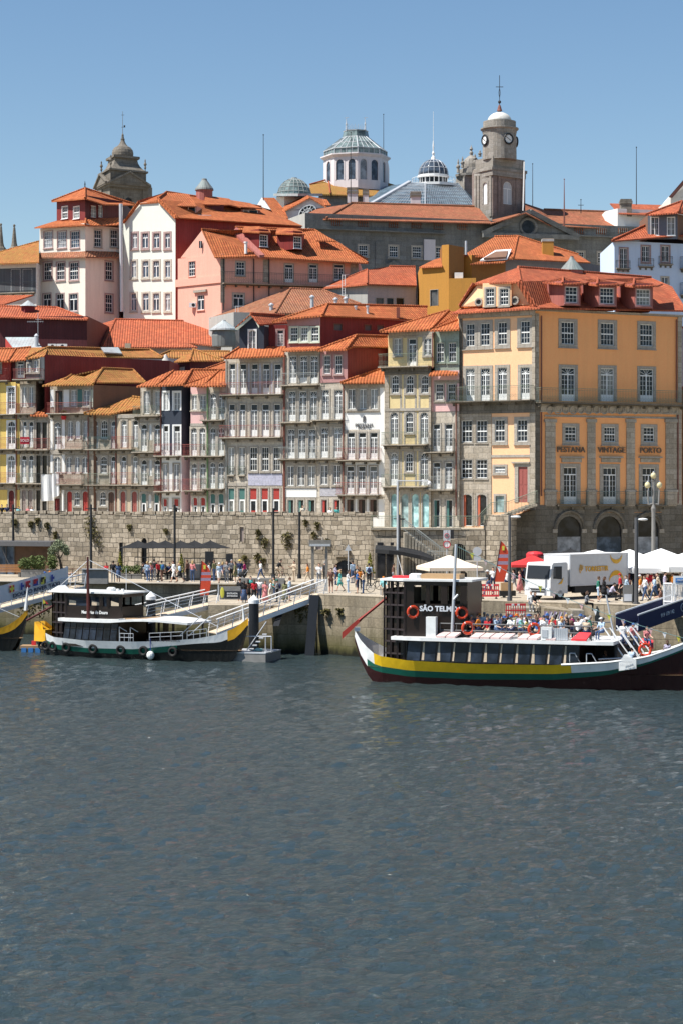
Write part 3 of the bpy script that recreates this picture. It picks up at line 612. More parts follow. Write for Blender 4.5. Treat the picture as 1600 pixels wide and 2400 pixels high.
m = MB('pipe_brown'); m.box(P(v6.x(1302), v6.y(128), yc+4.6), (.3, .3, .95)); obj('chimney', m, h.root)
h.done()
h = House('stone house with a rose tiled attic and short red flank above patterned tiles', v6, 588, YF(752))
y = YF(760); yc = YF(808)-.5
b = h.body([(589, YF(752)-.4), (812, yc)], 775, None, 'granite_pale', 8.)
b.row(0, 'door', [(606, 673), (722, 791)], 838, 1108, extra='fan'); b.row(0, 'door', [(596, 664), (715, 784)], 1184, 1458, extra='fan'); b.row(0, 'case', [(588, 656), (706, 776)], 1528, 1708)
b.row(0, 'half', [(604, 656), (716, 771)], 1846, 2010, extra='door_red', kind='doorway', pane='pane_dark')
b.balcony(0, 526, 806, 1007, 1115, 'rail_grey'); b.balcony(0, 516, 802, 1362, 1470, 'rail_grey'); b.panel(0, 589, 1740, 785, 1815, 'azulejo_lilac', .04, 'azulejo_panel'); b.panel(0, 589, 1150, 812, 1172, 'granite_trim', .05, 'cornice')
a = h.body([(592, YF(752)-.5), (838, yc-.15)], 480, zat(v6.y(775), y), 'rose_wall', 7.)
a.row(0, 'sash', [(622, 684), (726, 788)], 522, 690, trim='trim_rose', b=.12)
s2 = h.body([(839, yc-.1), (1228, yc+2.8)], 445, zat(v6.y(1000), y), 'red_siding', 5., name='flank_wall')
h.roof([[(560, 472, y-1.), (828, 462, yc-.9), (920, 338, yc+1.4)], [(828, 462, yc-.9), (890, 436, yc-.3), (1225, 442, yc+2.2), (1222, 348, yc+3.8), (920, 338, yc+1.4)], [(920, 338, yc+1.4), (1222, 348, yc+3.8), (1222, 420, yc+8), (560, 470, yc+6)]],
 'tile_orange', [((828, 460, yc-.9), (920, 336, yc+1.4)), ((920, 336, yc+1.4), (1222, 346, yc+3.8)), ((560, 470, y-1), (920, 336, yc+1.4))])
b.pipe(0, 806, 800, 1980)
h.done()
h = House('white fronted house with a grey logo and letters between its window rows', v6, 815, YF(808))
y = YF(850)
b = h.body(fl(v6, 816, 1178, -.6), 780, None, 'white_wall', 8.)
b.row(0, 'case', [(842, 910), (945, 1012), (1048, 1115)], 830, 1015); b.row(0, 'door', [(836, 905), (939, 1008), (1043, 1113)], 1230, 1468); b.row(0, 'door', [(830, 898), (934, 1003), (1039, 1108)], 1538, 1788)
b.row(0, 'half', [(834, 895), (940, 1000), (1045, 1106)], 1846, 2010, extra='door_brown', kind='doorway', pane='pane_dark', frame='brown_frame')
for xa, xb in ((820, 838), (914, 940), (1016, 1044), (1118, 1134)): b.panel(0, xa, 800, xb, 1040, 'granite_pale', .02); b.panel(0, xa-4, 1208, xb-6, 1480, 'granite_pale', .02)
b.panel(0, 816, 1018, 1134, 1045, 'granite_pale', .025, 'band'); b.panel(0, 816, 1205, 1130, 1226, 'granite_pale', .025, 'band'); b.panel(0, 816, 1800, 1178, 1840, 'granite_pale', .03, 'band'); b.panel(0, 816, 782, 1178, 815, 'granite', .08, 'cornice')
b.balcony(0, 762, 1146, 1376, 1482, 'rail_red'); b.balcony(0, 756, 1146, 1690, 1798, 'rail_red')
u, z = b.uz(0, 992, 1170); a_, d_, L_ = b.fr(0); rz = math.atan2(d_.y, d_.x)
text('PESTANA', .42, 'sign_metal', h.root, b.w3(0, u, b.uz(0, 992, 1163)[1], .05), rz, 'sign_lettering'); text('PORTO', .36, 'sign_metal', h.root, b.w3(0, u, b.uz(0, 992, 1185)[1], .05), rz, 'sign_lettering')
m = MB('sign_metal')
for q1 in ([(980, 1090), (992, 1072), (992, 1120), (980, 1135)], [(994, 1072), (1004, 1085), (1004, 1128), (994, 1145)]):
 m.prism([b.w3(0, *b.uz(0, *p_), .02) for p_ in q1], (b.w3(0, 0, 0, .06)-b.w3(0, 0, 0, .02)))
obj('logo', m, h.root)
h.roof([[(778, 772, y-1.2), (1178, 768, y-1.6), (1182, 648, y+1.3), (1148, 644, y+1.4)], [(778, 772, y-1.2), (1148, 644, y+1.4), (1182, 648, y+1.5), (1182, 770, y+5), (800, 770, y+5)]], 'tile_orange', [((778, 770, y-1.2), (1148, 642, y+1.4))])
h.done()
h = House('pale yellow house with stone pilasters, arched sash windows and green railings', v7, 162, YF(901))
y = YF(960)
b = h.body(fl(v7, 160, 585, -.8), 630, None, 'cream_yellow', 9.)
b.row(0, 'sash', [(222, 289), (355, 424), (492, 560)], 703, 868, rise=.4, frame='white_frame')
b.row(0, 'door', [(212, 282), (487, 557)], 1042, 1335, rise=.45, extra='fan'); b.row(0, 'sash', [(352, 421)], 1042, 1230, rise=.45)
b.row(0, 'door', [(209, 281), (486, 556)], 1416, 1718, rise=.45, extra='fan'); b.row(0, 'sash', [(348, 418)], 1416, 1588, rise=.45)
b.row(0, 'dark', [(217, 276), (312, 377), (408, 470), (504, 566)], 1793, 2100, rise=.45, pane='pane_teal', kind='glass_door')
for xa, xb in ((160, 200), (566, 585)): b.panel(0, xa, 640, xb, 2100, 'granite', .07, 'pilaster')
for xa, xb in ((300, 318), (332, 346), (436, 452), (468, 484)):
 b.panel(0, xa, 700, xb, 1010, 'granite_trim', .025, 'stone_strip'); b.panel(0, xa, 1040, xb, 1335, 'granite_trim', .025, 'stone_strip'); b.panel(0, xa, 1400, xb, 1715, 'granite_trim', .025, 'stone_strip')
b.panel(0, 160, 635, 585, 690, 'granite_dark', .15, 'cornice'); b.panel(0, 160, 1010, 585, 1028, 'granite_trim', .1, 'cornice'); b.panel(0, 160, 1345, 585, 1400, 'granite', .1, 'cornice'); b.panel(0, 160, 1725, 585, 1780, 'granite', .1, 'cornice')
for xa, xb in ((200, 215), (284, 300), (345, 352), (425, 436)): pass
a = h.body([(200, YF(911)-.6), (612, YF(1016)-.75)], 300, zat(v7.y(640), y), 'cream_yellow', 8.)
a.row(0, 'case', [(244, 313), (518, 588)], 365, 520); a.row(0, 'door', [(378, 449)], 368, 630)
a.panel(0, 200, 305, 612, 350, 'granite', .06, 'cornice'); b.balcony(0, 130, 590, 515, 630, 'rail_green', .85)
b.balcony(0, 150, 560, 1230, 1342, 'rail_green'); b.balcony(0, 146, 560, 1618, 1724, 'rail_green'); a.pipe(0, 604, 310, 640)
h.roof([[(115, 302, y-1.1), (580, 280, y-1.6), (745, 110, y+2.6), (600, 150, y+2.4)], [(580, 280, y-1.6), (625, 272, y-1.), (850, 190, y+1.8), (850, 120, y+3.), (745, 110, y+2.6)], [(115, 302, y-1.1), (600, 150, y+2.4), (745, 110, y+2.6), (850, 120, y+3), (850, 240, y+8), (200, 290, y+7)]],
 'tile_orange', [((580, 278, y-1.6), (745, 108, y+2.6)), ((115, 300, y-1.1), (600, 148, y+2.4)), ((600, 148, y+2.4), (745, 108, y+2.6))])
h.done()
h = House('narrow pink and green house with a tiled awning above its middle windows', v7, 590, YF(1010))
y = YF(1040)
b = h.body(fl(v7, 588, 842, -.5), 1040, None, 'granite_pale', 8.)
b.row(0, 'door', [(603, 668), (712, 782)], 1152, 1402, frame='white_frame'); b.row(0, 'door', [(603, 669), (712, 780)], 1503, 1748); b.row(0, 'half', [(606, 665), (720, 781)], 1846, 2100, extra='door_green', kind='doorway')
b.balcony(0, 538, 806, 1290, 1408, 'rail_dark'); b.balcony(0, 538, 806, 1638, 1752, 'rail_grey'); b.panel(0, 588, 1770, 842, 1830, 'granite', .05, 'cornice')
p = h.body(fl(v7, 586, 842, -.55), 665, zat(v7.y(1040), YF(1010)), 'pink_pale', 7.)
p.row(0, 'sash', [(628, 696), (738, 808)], 782, 932)
p.panel(0, 612, 750, 842, 776, 'granite', .03); p.panel(0, 612, 940, 842, 962, 'granite', .03)
g = h.body(fl(v7, 618, 842, -.4), 300, zat(v7.y(668), YF(1040)), 'azulejo_green', 7.)
g.row(0, 'sash', [(636, 704), (745, 816)], 405, 580, trim='green_grey')
h.roof([[(562, 700, y-1.6), (825, 690, y-1.9), (832, 656, y-.6), (590, 662, y-.5)]], 'tile_orange', name='awning')
h.roof([[(575, 290, y-1.), (842, 280, y-1.4), (850, 190, y+1.4), (640, 258, y-.2)]], 'tile_orange', [((620, 272, y-.6), (850, 188, y+1.4))])
b.pipe(0, 818, 800, 2000, 'pipe_brown')
h.done()
YC = 174.6
h = House('sliver of a stone house with an orange roof just right of the hotel', v0, 1600, 183., z=ZQ); b = h.body([(1600, 183.), (1840, 188.)], 905, ZQ-1, 'granite_pale', 10.)
for ya in (930, 1040, 1150, 1240): b.row(0, 'door', [(1622, 1648), (1672, 1698), (1722, 1748), (1772, 1798)], ya, ya+62, extra='fan')
for yb in (992, 1102, 1212): b.balcony(0, 1612, 1810, yb-32, yb, 'rail_grey', pitch=.2, orn=False)
h.roof([[(1598, 905, 182.2), (1850, 902, 187.), (1840, 770, 193.), (1598, 770, 188.)], [(1598, 770, 188.), (1840, 770, 193.), (1840, 880, 199.), (1598, 880, 196.)]], 'tile_orange', [((1598, 768, 188.), (1840, 768, 193.))]); h.done()
h = House('large ochre yellow corner hotel with stone arcade, pilasters and dormer windows', v0, 1075, 178., 'corner_hotel', 'hotel', 'terraced houses along the old wall', ZQ)
cx = v7.x(1545)
chain = [(v7.x(842), 178.2), (1251, YC), (1597, 181.2)]
b = h.body(chain, v7.y(140), zat(950, YC), ['hotel_ochre_sunlit', 'hotel_ochre_shaded'], 14., v0)
vv = b.v
def W(i, v, style, xs, ya, yb, bb=None, **k):
 B = bb or b
 for xa, xb in xs: B.win(i, style, v.x(xa), v.y(ya), v.x(xb), v.y(yb), **k)
W(0, v7, 'sash', [(905, 985)], 230, 436, b=.3); W(0, v7, 'sash', [(1037, 1123)], 225, 430, b=.3); W(0, v7, 'sash', [(1198, 1282)], 216, 421, b=.3); W(0, v7, 'sash', [(1406, 1492)], 206, 412, b=.3)
for xa, xb, ya, yb in ((905, 985, 643, 948), (1040, 1124, 640, 944), (1197, 1281, 633, 934), (1408, 1490, 630, 926)): W(0, v7, 'door', [(xa, xb)], ya, yb, b=.28, extra='fan')
for xa, xb, ya, yb in ((384, 486, 520, 695), (694, 798, 528, 703), (1003, 1104, 538, 709)): W(1, v8, 'sash', [(xa, xb)], ya, yb, b=.3)
for xa, xb, ya, yb in ((384, 490, 880, 1142), (693, 797, 885, 1144), (1002, 1107, 892, 1147)): W(1, v8, 'door', [(xa, xb)], ya, yb, b=.28, extra='fan')
zf = zat(950, YC)
lo = h.body(chain, 951, ZQ-1, ['hotel_ochre_sunlit', 'hotel_ochre_shaded'], 14., v0, cap=False)
lo.zt = zf-.002
W(0, v7, 'sash', [(865, 962), (1000, 1100)], 1118, 1318, lo, b=.1); W(0, v7, 'sash', [(1170, 1263), (1374, 1470)], 1112, 1312, lo, b=.26)
W(0, v7, 'sash', [(862, 962), (999, 1100)], 1478, 1648, lo, b=.1); W(0, v7, 'sash', [(1168, 1266)], 1542, 1596, lo, b=.2); W(0, v7, 'solid', [(1385, 1472)], 1545, 1872, lo, b=.34, extra='door_rose')
W(0, v7, 'half', [(875, 962), (1005, 1097)], 1795, 2090, lo, b=.16, extra='door_orange', rise=.25, kind='doorway', pane='pane_dark'); W(0, v7, 'dark', [(1178, 1256)], 1812, 1962, lo, b=.2, pane='pane_teal', kind='glass_door')
for xa, xb, ya, yb in ((414, 501, 1344, 1460), (721, 810, 1348, 1463), (1031, 1116, 1350, 1465)): W(1, v8, 'sash', [(xa, xb)], ya, yb, lo, b=.3)
for xa, xb, ya, yb in ((402, 505, 1664, 1952), (713, 816, 1667, 1952), (1021, 1123, 1669, 1952)): W(1, v8, 'door', [(xa, xb)], ya, yb, lo, b=.36, extra='bars')
AR = [(350, 540), (660, 858), (978, 1150)]
for xa, xb in AR: W(1, v8, 'dark', [(xa, xb)], 2048, 2400, lo, b=.34, rise=.48, pane='pane_dark', trim='granite_dark', kind='arcade_arch', sill=False)
def pan(B, i, v, x0, y0, x1, y1, mat, out, name): return B.panel(i, v.x(x0), v.y(y0), v.x(x1), v.y(y1), mat, out, name)
pan(b, 0, v7, 842, 140, 872, 950, 'granite_dark', .08, 'pilaster'); pan(b, 0, v7, 1514, 120, 1543, 950, 'granite', .08, 'pilaster'); pan(b, 0, v7, 842, 122, 1543, 152, 'granite', .25, 'cornice')
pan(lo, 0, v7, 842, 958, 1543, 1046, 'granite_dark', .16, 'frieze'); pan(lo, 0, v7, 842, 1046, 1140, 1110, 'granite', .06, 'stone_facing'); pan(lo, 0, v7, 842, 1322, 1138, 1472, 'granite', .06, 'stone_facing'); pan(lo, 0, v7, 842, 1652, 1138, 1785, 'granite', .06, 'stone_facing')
for xa, xb in ((842, 860), (966, 996), (1104, 1140)): pan(lo, 0, v7, xa, 1046, xb, 2080, 'granite', .05, 'stone_facing')
pan(lo, 0, v7, 1140, 1436, 1490, 1456, 'granite_trim', .06, 'band'); pan(lo, 0, v7, 1492, 1046, 1543, 2080, 'granite', .07, 'pilaster'); pan(lo, 0, v7, 1330, 1500, 1494, 1512, 'granite_trim', .2, 'lintel')
pan(b, 1, v8, 180, 452, 205, 1150, 'granite', .08, 'pilaster'); pan(b, 1, v8, 1298, 470, 1330, 1155, 'granite', .08, 'pilaster'); pan(b, 1, v8, 178, 432, 1335, 466, 'granite', .25, 'cornice')
pan(lo, 1, v8, 215, 1160, 1325, 1250, 'granite', .18, 'frieze'); pan(lo, 1, v8, 250, 1250, 1300, 1284, 'granite_trim', .1, 'architrave')
fz = MB('granite_trim')
for k in range(17):
 u, z = lo.uz(1, v8.x(285+k*61), v8.y(1212)); fz.torus(lo.w3(1, u, z, .2), .3+.05*(k % 2), .06, (.4, -.9, 0), 10, 5)
obj('frieze_rosettes', fz, h.root)
for xa, xb in ((255, 333), (586, 648), (894, 958), (1202, 1284)):
 pan(lo, 1, v8, xa, 1284, xb, 1970, 'granite', .12, 'pilaster'); pan(lo, 1, v8, xa-8, 1284, xb+8, 1312, 'granite_trim', .2, 'pilaster_capital'); pan(lo, 1, v8, xa-10, 1840, xb+10, 1860, 'granite_trim', .2, 'pilaster_base'); pan(lo, 1, v8, xa-6, 1860, xb+6, 1960, 'granite', .16, 'pilaster_plinth')
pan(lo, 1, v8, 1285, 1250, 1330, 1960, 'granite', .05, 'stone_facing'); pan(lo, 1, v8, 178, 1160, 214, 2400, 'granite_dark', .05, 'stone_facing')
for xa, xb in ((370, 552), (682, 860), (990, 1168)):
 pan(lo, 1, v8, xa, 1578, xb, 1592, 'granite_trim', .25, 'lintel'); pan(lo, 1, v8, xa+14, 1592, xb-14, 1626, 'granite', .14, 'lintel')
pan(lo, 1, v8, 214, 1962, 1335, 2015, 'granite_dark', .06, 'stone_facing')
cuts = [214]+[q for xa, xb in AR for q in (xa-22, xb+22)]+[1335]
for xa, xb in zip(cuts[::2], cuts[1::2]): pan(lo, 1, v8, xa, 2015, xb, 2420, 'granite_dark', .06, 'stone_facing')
for xa, xb in AR:
 pan(lo, 1, v8, xa-38, 2150, xa-2, 2180, 'granite_trim', .14, 'impost'); pan(lo, 1, v8, xb+2, 2150, xb+38, 2180, 'granite_trim', .14, 'impost')
 u0, za = lo.uz(1, v8.x(xa), v8.y(2340)); u1, zb = lo.uz(1, v8.x(xb), v8.y(2210)); m = MB('pane_blue'); m.box(lo.w3(1, (u0+u1)/2, (za+zb)/2, -.1), (u1-u0-.06, .04, zb-za), math.atan2(*reversed(lo.fr(1)[1]))); obj('frosted_screen', m, h.root)
 um = (lo.uz(1, v8.x(xa), v8.y(2150))[0]+lo.uz(1, v8.x(xb), v8.y(2150))[0])/2; hw_ = (lo.uz(1, v8.x(xb), v8.y(2150))[0]-lo.uz(1, v8.x(xa), v8.y(2150))[0])/2+.28; zc = lo.uz(1, v8.x((xa+xb)/2), v8.y(2150))[1]; m = MB('granite_dark'); ap = [lo.w3(1, um+hw_*math.cos(math.pi*k/14), zc+hw_*1.02*math.sin(math.pi*k/14), .12) for k in range(15)]; m.path(ap, .14, 6); obj('arch_moulding', m, h.root)
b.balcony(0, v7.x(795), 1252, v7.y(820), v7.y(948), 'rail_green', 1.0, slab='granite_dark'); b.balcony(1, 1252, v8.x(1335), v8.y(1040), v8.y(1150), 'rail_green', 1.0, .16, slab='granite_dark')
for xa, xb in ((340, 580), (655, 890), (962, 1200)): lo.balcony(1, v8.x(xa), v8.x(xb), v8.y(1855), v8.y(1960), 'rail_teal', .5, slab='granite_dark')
b.pipe(1, v8.x(222), v8.y(470), v8.y(1150)); lo.pipe(1, v8.x(222), v8.y(1170), v8.y(1890)); b.pipe(1, v8.x(1284), v8.y(500), v8.y(1150)); lo.pipe(1, v8.x(1296), v8.y(1250), v8.y(1950))
a_, d_, L_ = lo.fr(1); rz1 = math.atan2(d_.y, d_.x)
for wd, xm, ym in (('PESTANA', 455, 1527), ('VINTAGE', 775, 1530), ('PORTO', 1082, 1533)):
 u, z = lo.uz(1, v8.x(xm), v8.y(ym)); text(wd, .68, 'sign_bronze', h.root, lo.w3(1, u, z, .12), rz1, 'sign_lettering', .05, bold=.004, sx=1.0)
y = 176.4
h.prism([(v3.x(205), v3.y(832), 178.1), (v3.x(640), v3.y(822), YC+.4), (v3.x(545), v3.y(688), YC+.8), (v3.x(310), v3.y(695), 177.6)], (.5, 5, 0), 'hotel_ochre_sunlit', 'gable_wall')
for xa, xb, ya, yb in ((360, 410, 724, 824), (446, 497, 720, 820)):
 ms = win_meshes('sash', 1.0*(xb-xa)/70, 1.95*.72, .1, 'granite_trim', 'white_frame', 'pane_glass', 0, True, None)
gb = h.body([(v3.x(340), y+.42), (v3.x(515), y-1.08)], v3.y(690), zat(v3.y(834), y), 'hotel_ochre_sunlit', 1., v0)
W(0, v3, 'sash', [(360, 410), (446, 497)], 722, 822, gb, b=.16)
for x_, y_ in ((315, 805), (537, 797)):
 m = MB('granite_trim'); c0 = P(v3.x(x_), v3.y(y_), y-.1+(-.9 if x_ > 400 else .9)); m.torus(c0, .3, .1, (-.4, -.9, 0), 14, 6); m.use('pane_dark'); m.tube(c0+Vector((0, .02, 0)), c0+Vector((.04, .1, 0)), .27, 12); obj('oval_window', m, h.root)
ye, yr = YC-.9, YC+6.
h.roof([[(v3.x(282), v3.y(690), 177.6), (v3.x(572), v3.y(678), YC-.3), (v3.x(556), v3.y(592), YC+4.5)], [(v3.x(572), v3.y(678), YC-.3), (v3.x(665), v3.y(830), ye+.4), (v3.x(690), v3.y(838), ye), (v3.x(1590), v3.y(856), ye+7.), (v3.x(1500), v3.y(710), yr+5.5), (v3.x(1370), v3.y(655), yr+8), (v3.x(556), v3.y(592), YC+4.5)],
 [(v3.x(195), v3.y(830), 178.2), (v3.x(282), v3.y(690), 177.6), (v3.x(310), v3.y(692), 178.4), (v3.x(222), v3.y(832), 179)], [(v3.x(545), v3.y(682), YC-.2), (v3.x(640), v3.y(832), ye+.4), (v3.x(668), v3.y(834), ye+.4), (v3.x(572), v3.y(678), YC-.3)],
 [(v3.x(150), v3.y(872), 177.6), (v3.x(690), v3.y(838), ye-.2), (v3.x(640), v3.y(826), ye+1.1), (v3.x(205), v3.y(842), 178.6)], [(v3.x(556), v3.y(592), YC+4.5), (v3.x(1370), v3.y(655), yr+8), (v3.x(1500), v3.y(710), yr+14), (v3.x(282), v3.y(690), 190)]],
 'tile_red', [((v3.x(556), v3.y(590), YC+4.5), (v3.x(1370), v3.y(653), yr+8)), ((v3.x(572), v3.y(676), YC-.3), (v3.x(556), v3.y(590), YC+4.5)), ((v3.x(572), v3.y(678), YC-.3), (v3.x(668), v3.y(832), ye+.3)), ((v3.x(195), v3.y(828), 178.1), (v3.x(282), v3.y(688), 177.5))])
for k, (x0, x1, xl, yt, yb) in enumerate(((838, 938, 735, 690, 808), (1050, 1160, 960, 697, 815), (1272, 1382, 1190, 705, 825))):
 Yd = ye+1.1+k*1.35
 db = h.body([(v3.x(xl), Yd+1.6), (v3.x(x0-2), Yd), (v3.x(x1), Yd+.5)], v3.y(yt-6), zat(v3.y(yb+18), Yd), 'rose_siding', 4., v0, name='dormer_wall')
 W(1, v3, 'sash', [(x0+8, x1-18)], yt+22, yb, db, b=.1, trim='rose_wall')
 h.roof([[(v3.x(xl-30), v3.y(yt-8), Yd+1.2), (v3.x(x0-10), v3.y(yt+2), Yd-.6), (v3.x(x1+30), v3.y(yt-2), Yd), (v3.x(x0-5), v3.y(yt-36), Yd+2.2)], [(v3.x(xl-30), v3.y(yt-8), Yd+1.2), (v3.x(x0-5), v3.y(yt-36), Yd+2.2), (v3.x(x1+60), v3.y(yt-14), Yd+4.5), (v3.x(x1+30), v3.y(yt-2), Yd)]], 'tile_red', [((v3.x(x0-10), v3.y(yt), Yd-.6), (v3.x(x0-5), v3.y(yt-38), Yd+2.2))], name='dormer_roof')
m = MB('rose_siding'); c0 = P(v3.x(885), v3.y(630), yr+3); m.lathe([(1., -1.2), (1., .25)], c0, 16); m.use('zinc'); m.lathe([(1.12, .25), (.75, .7), (.3, 1.2), (.16, 1.45), (.16, 1.55)], c0, 16); obj('skylight_turret', m, h.root)
h.done()
HG = 'houses on the hillside'
q4 = lambda v, p: (v.x(p[0]), v.y(p[1]), p[2])
def conv(v, pts): return [q4(v, p) for p in pts]
def HH(label, v, x, Y, z, name='hill_house', cat='house', group=HG): return House(label, v, x, Y, name, cat, group, z)
h = HH('windowless dark red house with a zinc lean-to, chimney pipe and two air conditioners', n1, 600, 216, 24)
b = h.body([(-120, 217), (1146, 216), (1300, 223)], 350, 20, 'wine_siding', 8.)
h.roof([[(-120, 345, 216.4), (1165, 382, 215.4), (745, 228, 221), (-120, 208, 221)], [(1165, 382, 215.4), (1170, 372, 224), (745, 228, 221)], [(-120, 208, 221), (745, 228, 221), (1170, 372, 224), (-120, 345, 226)]], 'tile_red', [((-120, 206, 221), (745, 226, 221)), ((745, 226, 221), (1165, 380, 215.4))])
m = MB('wine_wall'); c0 = P(n1.x(372), n1.y(275), 219); m.lathe([(.8, -.6), (.8, .5)], c0, 4, math.pi/4+.5); m.use('zinc_roof'); m.lathe([(.95, .5), (.05, 1.15)], c0, 12); obj('skylight', m, h.root)
m = MB('zinc_roof'); m.prism([P(n1.x(x), n1.y(y), Y) for x, y, Y in ((75, 632, 215.5), (460, 632, 215.4), (560, 775, 212), (185, 775, 212))], (0, 0, .12)); m.use('red_lit'); m.prism([P(n1.x(x), n1.y(y), Y) for x, y, Y in ((75, 640, 215.5), (185, 780, 212), (75, 780, 215.5))], (.1, 0, 0)); obj('lean_to', m, h.root)
m = MB('galv'); c0 = P(n1.x(482), n1.y(745), 212.6); m.lathe([(.22, -.6), (.22, 1.15), (.26, 1.15), (.02, 1.4)], c0, 10); obj('chimney', m, h.root)
for xa, xb in ((636, 742), (752, 886)):
 m = MB('white_paint'); c0 = P(n1.x((xa+xb)/2), n1.y(735), 211.5); m.box(c0, ((xb-xa)/5.6/22.7, .4, .45)); m.use('iron'); m.tube(c0+Vector((.05, -.21, 0)), c0+Vector((.05, -.19, 0)), .16, 10); obj('air_conditioner', m, h.root)
m = MB('galv'); p = lambda x, y: P(n1.x(x), n1.y(y), 213); m.tube(p(503, 640), p(503, 300), .025, 5); m.tube(p(360, 415), p(575, 412), .02, 4); m.tube(p(470, 385), p(548, 385), .02, 4)
for x_ in range(370, 570, 28): m.tube(p(x_, 400), p(x_, 428), .012, 4)
obj('antenna', m, h.root); h.done()
h = HH('long low house under a broad bright orange tile roof behind the dark red one', n2, 700, 226, 24)
h.body([(30, 230), (190, 224), (1560, 226)], 505, 18, ['white_wall', 'lav_white'], 12.)
h.roof([[(-30, 330, 231), (185, 492, 223), (310, 212, 232), (25, 296, 236)], [(185, 492, 223), (1150, 494, 223.8), (1050, 450, 225.2), (1560, 505, 224), (1275, 300, 230), (1160, 232, 232.5), (310, 212, 232)], [(310, 212, 232), (1160, 232, 232.5), (1275, 300, 240), (25, 296, 240)]], 'tile_red', [((310, 210, 232), (1160, 230, 232.5)), ((310, 210, 232), (185, 490, 223)), ((1160, 230, 232.5), (1275, 298, 230)), ((1275, 298, 230), (1560, 502, 224))])
m = MB('tan_wall'); m.box(P(n2.x(437), n2.y(490), 222.4), (.6, .6, .7)); m.use('tile_old')
for k in range(4): m.box(P(n2.x(417+k*13), n2.y(468), 222.4), (.1, .5, .2))
obj('chimney', m, h.root); h.done()
h = HH('low dark red pavilion with two ochre hipped roofs', n2, 1100, 211, 22)
b = h.body([(905, 211.6), (1068, 210.4), (1400, 211)], 632, 18, ['wine_siding', 'wine_siding'], 6.); b.win(0, 'sash', 968, 700, 1015, 738, b=.06)
h.roof([[(910, 642, 211), (1070, 632, 209.6), (1105, 518, 213)], [(1070, 632, 209.6), (1415, 630, 210.2), (1105, 518, 213)], [(770, 575, 214), (910, 600, 213.6), (1480, 590, 214.4), (1480, 540, 217), (865, 536, 217)]], 'tile_ochre', [((1105, 516, 213), (1070, 630, 209.6)), ((1105, 516, 213), (1415, 628, 210.2)), ((770, 573, 214), (865, 534, 217)), ((865, 534, 217), (1480, 538, 217))])
h.done()
h = HH('little brown attic with a crooked ochre roof behind the slate blue house', n2, 660, 205, 22)
b = h.body([(530, 206), (640, 205), (795, 206)], 742, 18, ['wine_siding', 'rose_siding'], 4.); b.win(0, 'sash', 592, 752, 628, 812, b=.04)
h.roof([[(500, 742, 205.4), (640, 738, 204.2), (815, 742, 205.4), (705, 690, 207), (640, 668, 207)]], 'tile_ochre', [((640, 736, 204.2), (640, 666, 207))])
m = MB('zinc'); c0 = P(n2.x(822), n2.y(770), 207); m.lathe([(1.0, -1.), (1.0, 0), (.95, .1), (.12, 1.95), (.02, 2.)], c0, 16); m.mats[0] = 'dome_white'; obj('cone_skylight', m, h.root); h.done()
h = HH('orange strip of roof behind the pale grey house', n2, 1350, 206, 22)
h.body([(1230, 206), (1440, 205)], 722, 18, 'white_wall', 5.); h.roof([[(1225, 722, 205.4), (1436, 714, 204.6), (1436, 648, 208)]], 'tile_orange', [((1225, 720, 205.4), (1436, 646, 208))]); h.done()
h = HH('low white house under a weathered brown roof flecked with pale lichen', v2, 400, 222, 26)
h.body([(-30, 228), (140, 221), (1000, 224)], 1000, 18, ['concrete', 'concrete'], 10.)
h.roof([[(-20, 1000, 227.5), (425, 968, 220), (525, 803, 229)], [(425, 968, 220), (1010, 968, 221), (1000, 908, 226), (740, 812, 229.6), (525, 803, 229)], [(525, 803, 229), (740, 812, 229.6), (1000, 908, 236), (-20, 995, 236)]], 'tile_old', [((525, 801, 229), (425, 966, 220)), ((525, 801, 229), (740, 810, 229.6)), ((740, 810, 229.6), (1000, 906, 226))], ridge_mat='tile_old')
for x_, y_, Y_, hh in ((395, 950, 222, .5), (672, 940, 221, 1.2), (832, 905, 224, .4), (900, 900, 224, .4)):
 m = MB('galv'); m.lathe([(.2, -.6), (.2, hh), (.3, hh), (.3, hh+.12), (.05, hh+.3)], P(v2.x(x_), v2.y(y_), Y_), 8); obj('roof_vent', m, h.root)
m = MB('zinc'); c0 = P(n2.x(1415), n2.y(440), 219.5); m.lathe([(1.25, -.5), (1.3, .6), (1.2, 1.2)], c0, 18); m.use('zinc_roof'); m.lathe([(1.55, 1.18), (1.5, 1.35), (.25, 2.2), (.2, 2.32), (.05, 2.36)], c0, 18); obj('skylight_turret', m, h.root)
m = MB('white_paint')
for xx in (152, 170): m.tube(P(v2.x(xx), v2.y(990), 221.5), P(v2.x(xx), v2.y(922), 221.5), .03, 4)
m.tube(P(v2.x(152), v2.y(922), 221.5), P(v2.x(212), v2.y(922), 222.5), .03, 4)
obj('roof_railing', m, h.root); h.done()
h = HH('grey concrete house with a salmon tile roof and white roof ladder', v2, 1045, 227, 27)
b = h.body([(756, 231), (1046, 227), (1376, 229.5)], 785, 18, ['concrete', 'mauve_grey'], 9.)
b.row(1, 'dark', [(1105, 1155), (1178, 1222), (1242, 1293)], 868, 925, pane='pane_dark', b=.05, kind='window')
h.roof([[(740, 800, 230.8), (1045, 771, 226.3), (1045, 675, 231), (800, 776, 232)], [(1045, 771, 226.3), (1380, 781, 229), (1372, 656, 234), (1195, 652, 233.4), (1128, 672, 232), (1045, 675, 231)], [(800, 776, 232), (1045, 675, 231), (1195, 652, 233.4), (1372, 656, 234), (1380, 720, 240), (800, 760, 240)]], 'tile_red', [((1045, 769, 226.3), (1045, 673, 231)), ((1195, 650, 233.4), (1372, 654, 234)), ((800, 774, 232), (1045, 673, 231))])
m = MB('white_paint')
for xx in (876, 896): m.tube(P(v2.x(xx), v2.y(880), 228.6), P(v2.x(xx), v2.y(708), 228.6), .035, 5)
